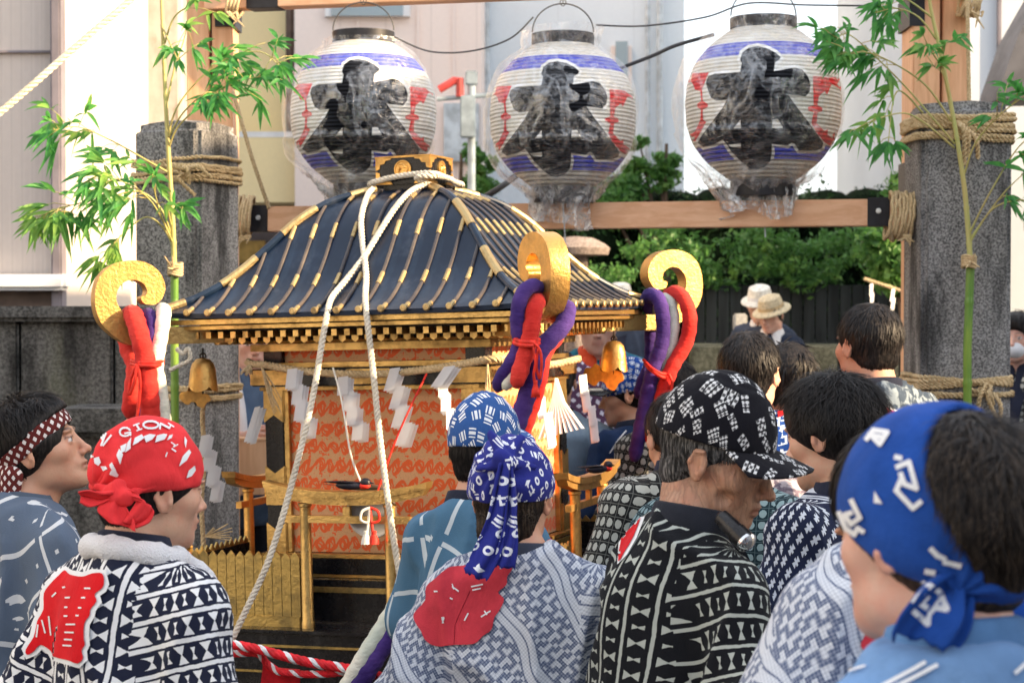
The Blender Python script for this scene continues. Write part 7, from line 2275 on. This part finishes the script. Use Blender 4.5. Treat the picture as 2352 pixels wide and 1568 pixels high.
sheet(f6, 'headband_tail', M_blueb, [(2205, 1325, 1.91, 14, 0), (2208, 1370, 1.905, 26, 10), (2190, 1430, 1.90, 36, 16), (2160, 1490, 1.895, 30, 24)], 1.0, .007, 7, f6.gear, end=.003)
bv = bvh_of(f6.gear, *f6.gear.children); st = []
for w_, pl in ((8.5, [(762, 735), (800, 812), (760, 842), (732, 800), (762, 790)]), (8.5, [(706, 790), (735, 858), (775, 890), (790, 860), (815, 876)]), (8.5, [(962, 540), (985, 545)]), (8.5, [(968, 585), (1022, 562), (1056, 682), (1002, 662), (985, 615)]), (8.5, [(985, 645), (965, 690), (1040, 770), (1075, 742)]), (8, [(830, 460), (862, 418), (925, 428), (890, 482), (850, 440)]), (8, [(840, 440), (900, 450)]),
                (9, [(1122, 955), (1150, 985), (1182, 1000)]), (9, [(1180, 1015), (1255, 1032)]), (9, [(1100, 1055), (1135, 1062)]), (10, [(1030, 1190), (1090, 1112), (1168, 1158), (1128, 1240), (1070, 1205), (1100, 1172)]), (10, [(1168, 1158), (1192, 1232), (1130, 1225)]), (10, [(1030, 1232), (1108, 1300), (1112, 1245)])):
    st += stroke(Z8(pl), w_ * 1.35)
st += [Z8([(866, 693), (903, 750), (864, 746)])]
st = [[(x + 12, y) for x, y in p_] for p_ in st]
mb = MB(); decal(bv, st, .0016, 5, into=mb); join_into(f6.gear, mb, [M_pr_wht])
bv = bvh_of(f6.coat); mb = MB(); decal(bv, stroke([(1985, 1600), (2125, 1522)], 9) + stroke([(2015, 1600), (2152, 1528)], 9) + stroke([(1900, 1560), (1990, 1530)], 5) + stroke([(2330, 1545), (2352, 1525), (2380, 1500)], 9), .0025, 8, into=mb); join_into(f6.coat, mb, [M_pr_wht])

# 7 stooping man in maze pattern
f7 = person('man stooping in a pale maze patterned coat, his head hidden by the nearest man', 2070, 1185, 2.75, 24, (30, -35, 0), skin=SK_M, coat=M_maze, hair='short', seed=7, lean=.14, hoff=(0, .02, -.10), collar=m_plaincloth('grey_collar_b', (.12, .14, .2)), bulk=1.05, wide=1.12, arms={'l': ((-.35, .06, 1.10), (-.30, .28, 1.02)), 'r': ((.27, .0, 1.12), (.24, .2, 1.0))})
bv = bvh_of(f7.coat); mb = MB(); decal(bv, [cat2([(1998, 1405), (2014, 1420), (2030, 1460), (2020, 1500), (1996, 1498), (1976, 1482), (1990, 1450)], 3)], .002, 6, into=mb); join_into(f7.coat, mb, [M_pr_pink])
# 8 dark haired young man
f8 = person('young man with tousled black hair in a navy coat with white arrow crosses', 1914, 1000, 4.0, 42, (50, -10, 0), skin=SK_L, coat=m_arrow('navy_arrow_cotton', (.018, .024, .055), (.62, .66, .72)), hair='full', seed=8, blush=.8, wave=.6, collar=M_navycollar, hs=1.02)
# 9 tall young man behind
M_cloud = m_blotch('grey_cloud_cotton', (.05, .07, .10), (.24, .29, .33), 26, .2)
f9 = person('tall young man in a cloudy grey coat, left of the right pillar', 1994, 797, 5.8, 22, (24, 0, 0), skin=SK_M, coat=M_cloud, hair='short', seed=9, lod=1, blush=.8, hs=1.0)
bv = bvh_of(f9.coat); mb = MB(); c9 = [(2003, 930), (2030, 935), (2062, 950), (2068, 965), (2040, 975), (2000, 985)]
decal(bv, [grow(c9, 6)], .002, 5, into=mb, mi=1); decal(bv, [c9], .004, 5, into=mb, mi=0); join_into(f9.coat, mb, [M_pr_red, M_pr_wht])
# 10 man in royal blue
f10 = person('black haired man in a royal blue fret patterned coat', 1722, 862, 5.5, -18, (-22, 0, 0), skin=SK_L, coat=m_geo('royal_blue_fret_cotton', (.012, .05, .22), (.50, .60, .74)), hair='short', seed=10, lod=1, collar=M_wht)
bv = bvh_of(f10.coat); mb = MB(); decal(bv, [[(1784, 905), (1800, 915), (1806, 950), (1786, 960)]], .003, 5, into=mb); join_into(f10.coat, mb, [M_pr_red])
person('dark haired person between the royal blue coat and the young man with tousled hair', 1812, 880, 6.1, 10, (-10, -5, 0), skin=SK_M, coat=M_cloud, hair='full', seed=11, lod=2)
# 12 man behind the far right drape
M_tuft = m_tuft('black_tufted_cotton', (.020, .020, .020), (.52, .52, .46))
person('dark haired man in a black coat with cream tufts behind the far right drape', 1546, 905, 6.5, 15, (20, -5, 0), skin=SK_M, coat=M_tuft, hair='short', seed=12, lod=1)
person('person in a black coat with cream squares just behind the older print cap man', 1560, 1010, 4.75, 8, (10, -25, 0), skin=SK_M, coat=M_tuft, hair='short', seed=25, lod=1, hoff=(0, .03, -.05), lean=.10)
# 13 navy cap man
f13 = person('man in a small blue and white cap facing left below the right gold bell', 1444, 908, 6.8, 40, (78, -8, 0), skin=SK_M, coat=m_plaincloth('navy_coat', (.02, .04, .10)), hair='short', cover=[((0, -.10, -1), -.012)], gear=cap_gear(m_glyph('blue_white_cap', (.02, .07, .30), (.7, .75, .8), .03, 0), brim_mat=M_lacq, hs=1.02), seed=13, lod=1)
bv = bvh_of(f13.coat); mb = MB(); decal(bv, stroke([(1400, 1040), (1420, 1010), (1438, 990)], 3), .003, 5, into=mb); join_into(f13.coat, mb, [M_wht])
# 14 teal coat
M_teal = m_plaincloth('teal_coat', (.02, .16, .24), .2)
f14 = person('man in a teal coat with orange collar under the right eave of the shrine', 1374, 742, 8.0, 178, (176, -10, 0), skin=SK_P, coat=M_teal, collar=m_plaincloth('orange_collar', (.75, .10, .04)), hair='short', seed=14, lod=2)
# 15, 16 backs right of the shrine body
person('person in a plain grey blue shirt bending behind the right side of the shrine', 1272, 880, 6.9, 0, (0, -20, 0), skin=SK_M, coat=m_plaincloth('grey_blue_shirt', (.22, .30, .38), .15), hair='short', seed=15, lod=2, bulk=1.05, coatname='shirt', lean=.08)
person('person in a purple and white checked robe behind the shrine body', 1262, 752, 7.6, 5, (0, 0, 0), skin=SK_M, coat=m_check('purple_white_checked_cotton', (.10, .05, .10), (.62, .60, .70), .022), hair='short', seed=16, lod=2, coatname='robe')
# 17 man behind the left pillar holding a wooden box
M_samue = m_plaincloth('slate_blue_samue', (.10, .16, .26), .15)
f17 = person('man in a slate blue jacket holding a wooden box behind the left pillar', 576, 790, 8.5, -168, (-160, -3, 0), skin=SK_P, coat=M_samue, collar=M_samue, hair='short', seed=17, lod=1, blush=.5,
             arms={'r': ((.25, -.02, 1.14), (.035, .30, 1.175)), 'l': ((-.25, -.02, 1.14), (-.12, .30, 1.02))}, curl=1.0, coatname='jacket')
mb = MB().tube(resample(catmull([Vector(f17.k['nek'] + v) for v in (np.array([.055, .190, -.36]), np.array([.065, .170, -.15]), np.array([.085, .075, -.01]), np.array([.07, -.05, .03]), np.array([0, -.085, .04]), np.array([-.07, -.05, .03]), np.array([-.10, .06, -.01]), np.array([-.10, .13, -.15]))], 5), .02), .036, 12).build('towel', M_terry, f17.t, smooth=180)
_b = P(572, 1072, 8.2)
t = thing('wooden_box', 'plain wooden box held by the man in the slate blue jacket', 'box', (_b.x, _b.y, _b.z - .12), (0, 0, R(14)))
MB().box((0, 0, .12), (.15, .11, .24), bev=.003).build('body', M_boxwood, t); MB().box((0, 0, .246), (.16, .12, .014), bev=.003).build('lid', M_boxwood, t)
# 18 two men in hats
M_straw_hat = simple('straw_hat_weave', (.62, .52, .34), .8, nscale=60); M_white_hat = simple('white_hat', (.76, .74, .66), .8, nscale=40)
def hat(mat, bandmat):
    def g(f, lod):
        T = f.T; M = Matrix.Translation(Vector(T[1])) @ Matrix([[*r] for r in T[0]]).to_4x4() @ Matrix.Translation((0, -.008, .045)) @ Matrix.Rotation(R(-6), 4, 'X')
        o = MB().lathe([(.145, -.014), (.140, -.004), (.105, .004), (.094, .010), (.090, .05), (.080, .085), (.05, .098), (.001, .092)], 28, M=M @ Matrix.Diagonal((.92, 1.08, 1, 1)), cap=True).build('hat', mat, f.t)
        MB().lathe([(.0965, .010), (.0945, .034)], 28, M=M @ Matrix.Diagonal((.92, 1.08, 1, 1)), cap=False).build('hat_band', bandmat, o)
    return g
M_navyj = m_plaincloth('dark_navy_jacket', (.025, .035, .06)); M_navy2 = m_plaincloth('slate_jacket', (.05, .065, .10))
person('man in a white hat and slate jacket in front of the dark fence', 1745, 702, 13.4, 150, (165, -12, 0), skin=SK_P, coat=M_navy2, collar=M_wht, hair='short', hairmat=M_hairg, gear=hat(M_white_hat, M_wht), seed=18, lod=2, stat=1.74, ground=0)
person('man in a straw hat and navy jacket in front of the dark fence', 1772, 724, 13.1, 165, (140, -15, 0), skin=SK_P, coat=M_navyj, collar=M_wht, hair='short', hairmat=M_hairg, gear=hat(M_straw_hat, M_straw), seed=19, lod=2, stat=1.70, ground=0)
person('man in a pale hat just showing over the roof edge of the shrine', 1424, 693, 14.0, 170, (170, 0, 0), skin=SK_P, coat=M_navy2, hair='short', gear=hat(M_white_hat, M_wht), seed=20, lod=2, stat=1.72)
# 19 half hidden by the right pillar
f19 = person('bald man with glasses peering out left of the right stone pillar', 2124, 765, 9.0, 95, (98, -5, 0), skin=SK_P, coat=M_navyj, hair='bald', hairmat=m_skin(*SK_P), seed=21, lod=1)
M_gl = simple('silver_wire', (.55, .56, .60), .3, .8)
mb = MB(); H_ = lambda v: Vector(head_world(f19, np.array([v]))[0])
for s_ in (-1, 1):
    mb.tube([H_((s_ * .032 + .021 * math.cos(a), .108, .004 + .017 * math.sin(a))) for a in np.linspace(0, 6.283, 17)[:-1]], .0015, 5, closed=True)
    mb.tube([H_((s_ * .053, .106, .006)), H_((s_ * .074, .05, .008)), H_((s_ * .080, -.0, .008))], .0015, 5)
mb.tube([H_((-.011, .110, .006)), H_((.011, .110, .006))], .0015, 5); mb.build('glasses', M_gl, f19.t)
f22 = person('person with a white face mask at the right edge beyond the right pillar', 2338, 778, 9.5, 150, (150, 0, 0), skin=SK_P, coat=M_tuft, hair='full', seed=22, lod=2)
F_ = f22; MB().sphere(tuple(head_world(F_, np.array([[0, .075, -.055]]))[0]), (.055, .050, .045)).build('face_mask', M_wht, F_.t)
# 20 pinkish coat, 24 dark tufted coat
person('person in a pinkish grey mottled coat, head hidden behind the tousled hair', 1880, 985, 4.9, 10, (10, -15, 0), skin=SK_M, coat=m_blotch('pinkish_mottled_cotton', (.20, .16, .20), (.56, .50, .52), 34, .5), hair='short', seed=23, lod=1)
person('person in a dark teal tufted coat, head hidden by the print cap', 1688, 1000, 4.5, -15, (-10, -15, 0), skin=SK_M, coat=m_tuft('teal_tufted_cotton', (.015, .035, .045), (.30, .42, .44), .026), hair='short', seed=24, lod=1)
# 21 man at the right edge
def g21(f, lod):
    f.gear = wrap_shell(f, 'headband', M_blueb, .014, [((0, .45, -1), .016), ((0, -.45, 1), .050)], .006, .0026, 6)
f21 = person('man at the right edge behind the nearest man, with knotted blue headband', 2425, 1185, 2.55, 12, (20, 0, 0), skin=SK_M, coat=M_faded, hair='full', gear=g21, cover=[((0, .45, -1), .016), ((0, -.45, 1), .050)], seed=26, lod=1)
blobpx(f21, 'headband_knot', M_blueb, [(2330, 1290, 2.40, 2360, 1300, 2.40, .022, .024), (2330, 1300, 2.40, 2300, 1390, 2.38, .026, .036, 1.9), (2345, 1310, 2.39, 2350, 1400, 2.38, .026, .030, 1.9)], fine=.005, parent=f21.gear)
bv = bvh_of(f21.gear, *f21.gear.children); mb = MB(); decal(bv, stroke([(2318, 1292), (2345, 1320), (2356, 1300)], 9) + stroke([(2300, 1310), (2312, 1300)], 7), .002, 5, into=mb); join_into(f21.gear, mb, [M_pr_wht])
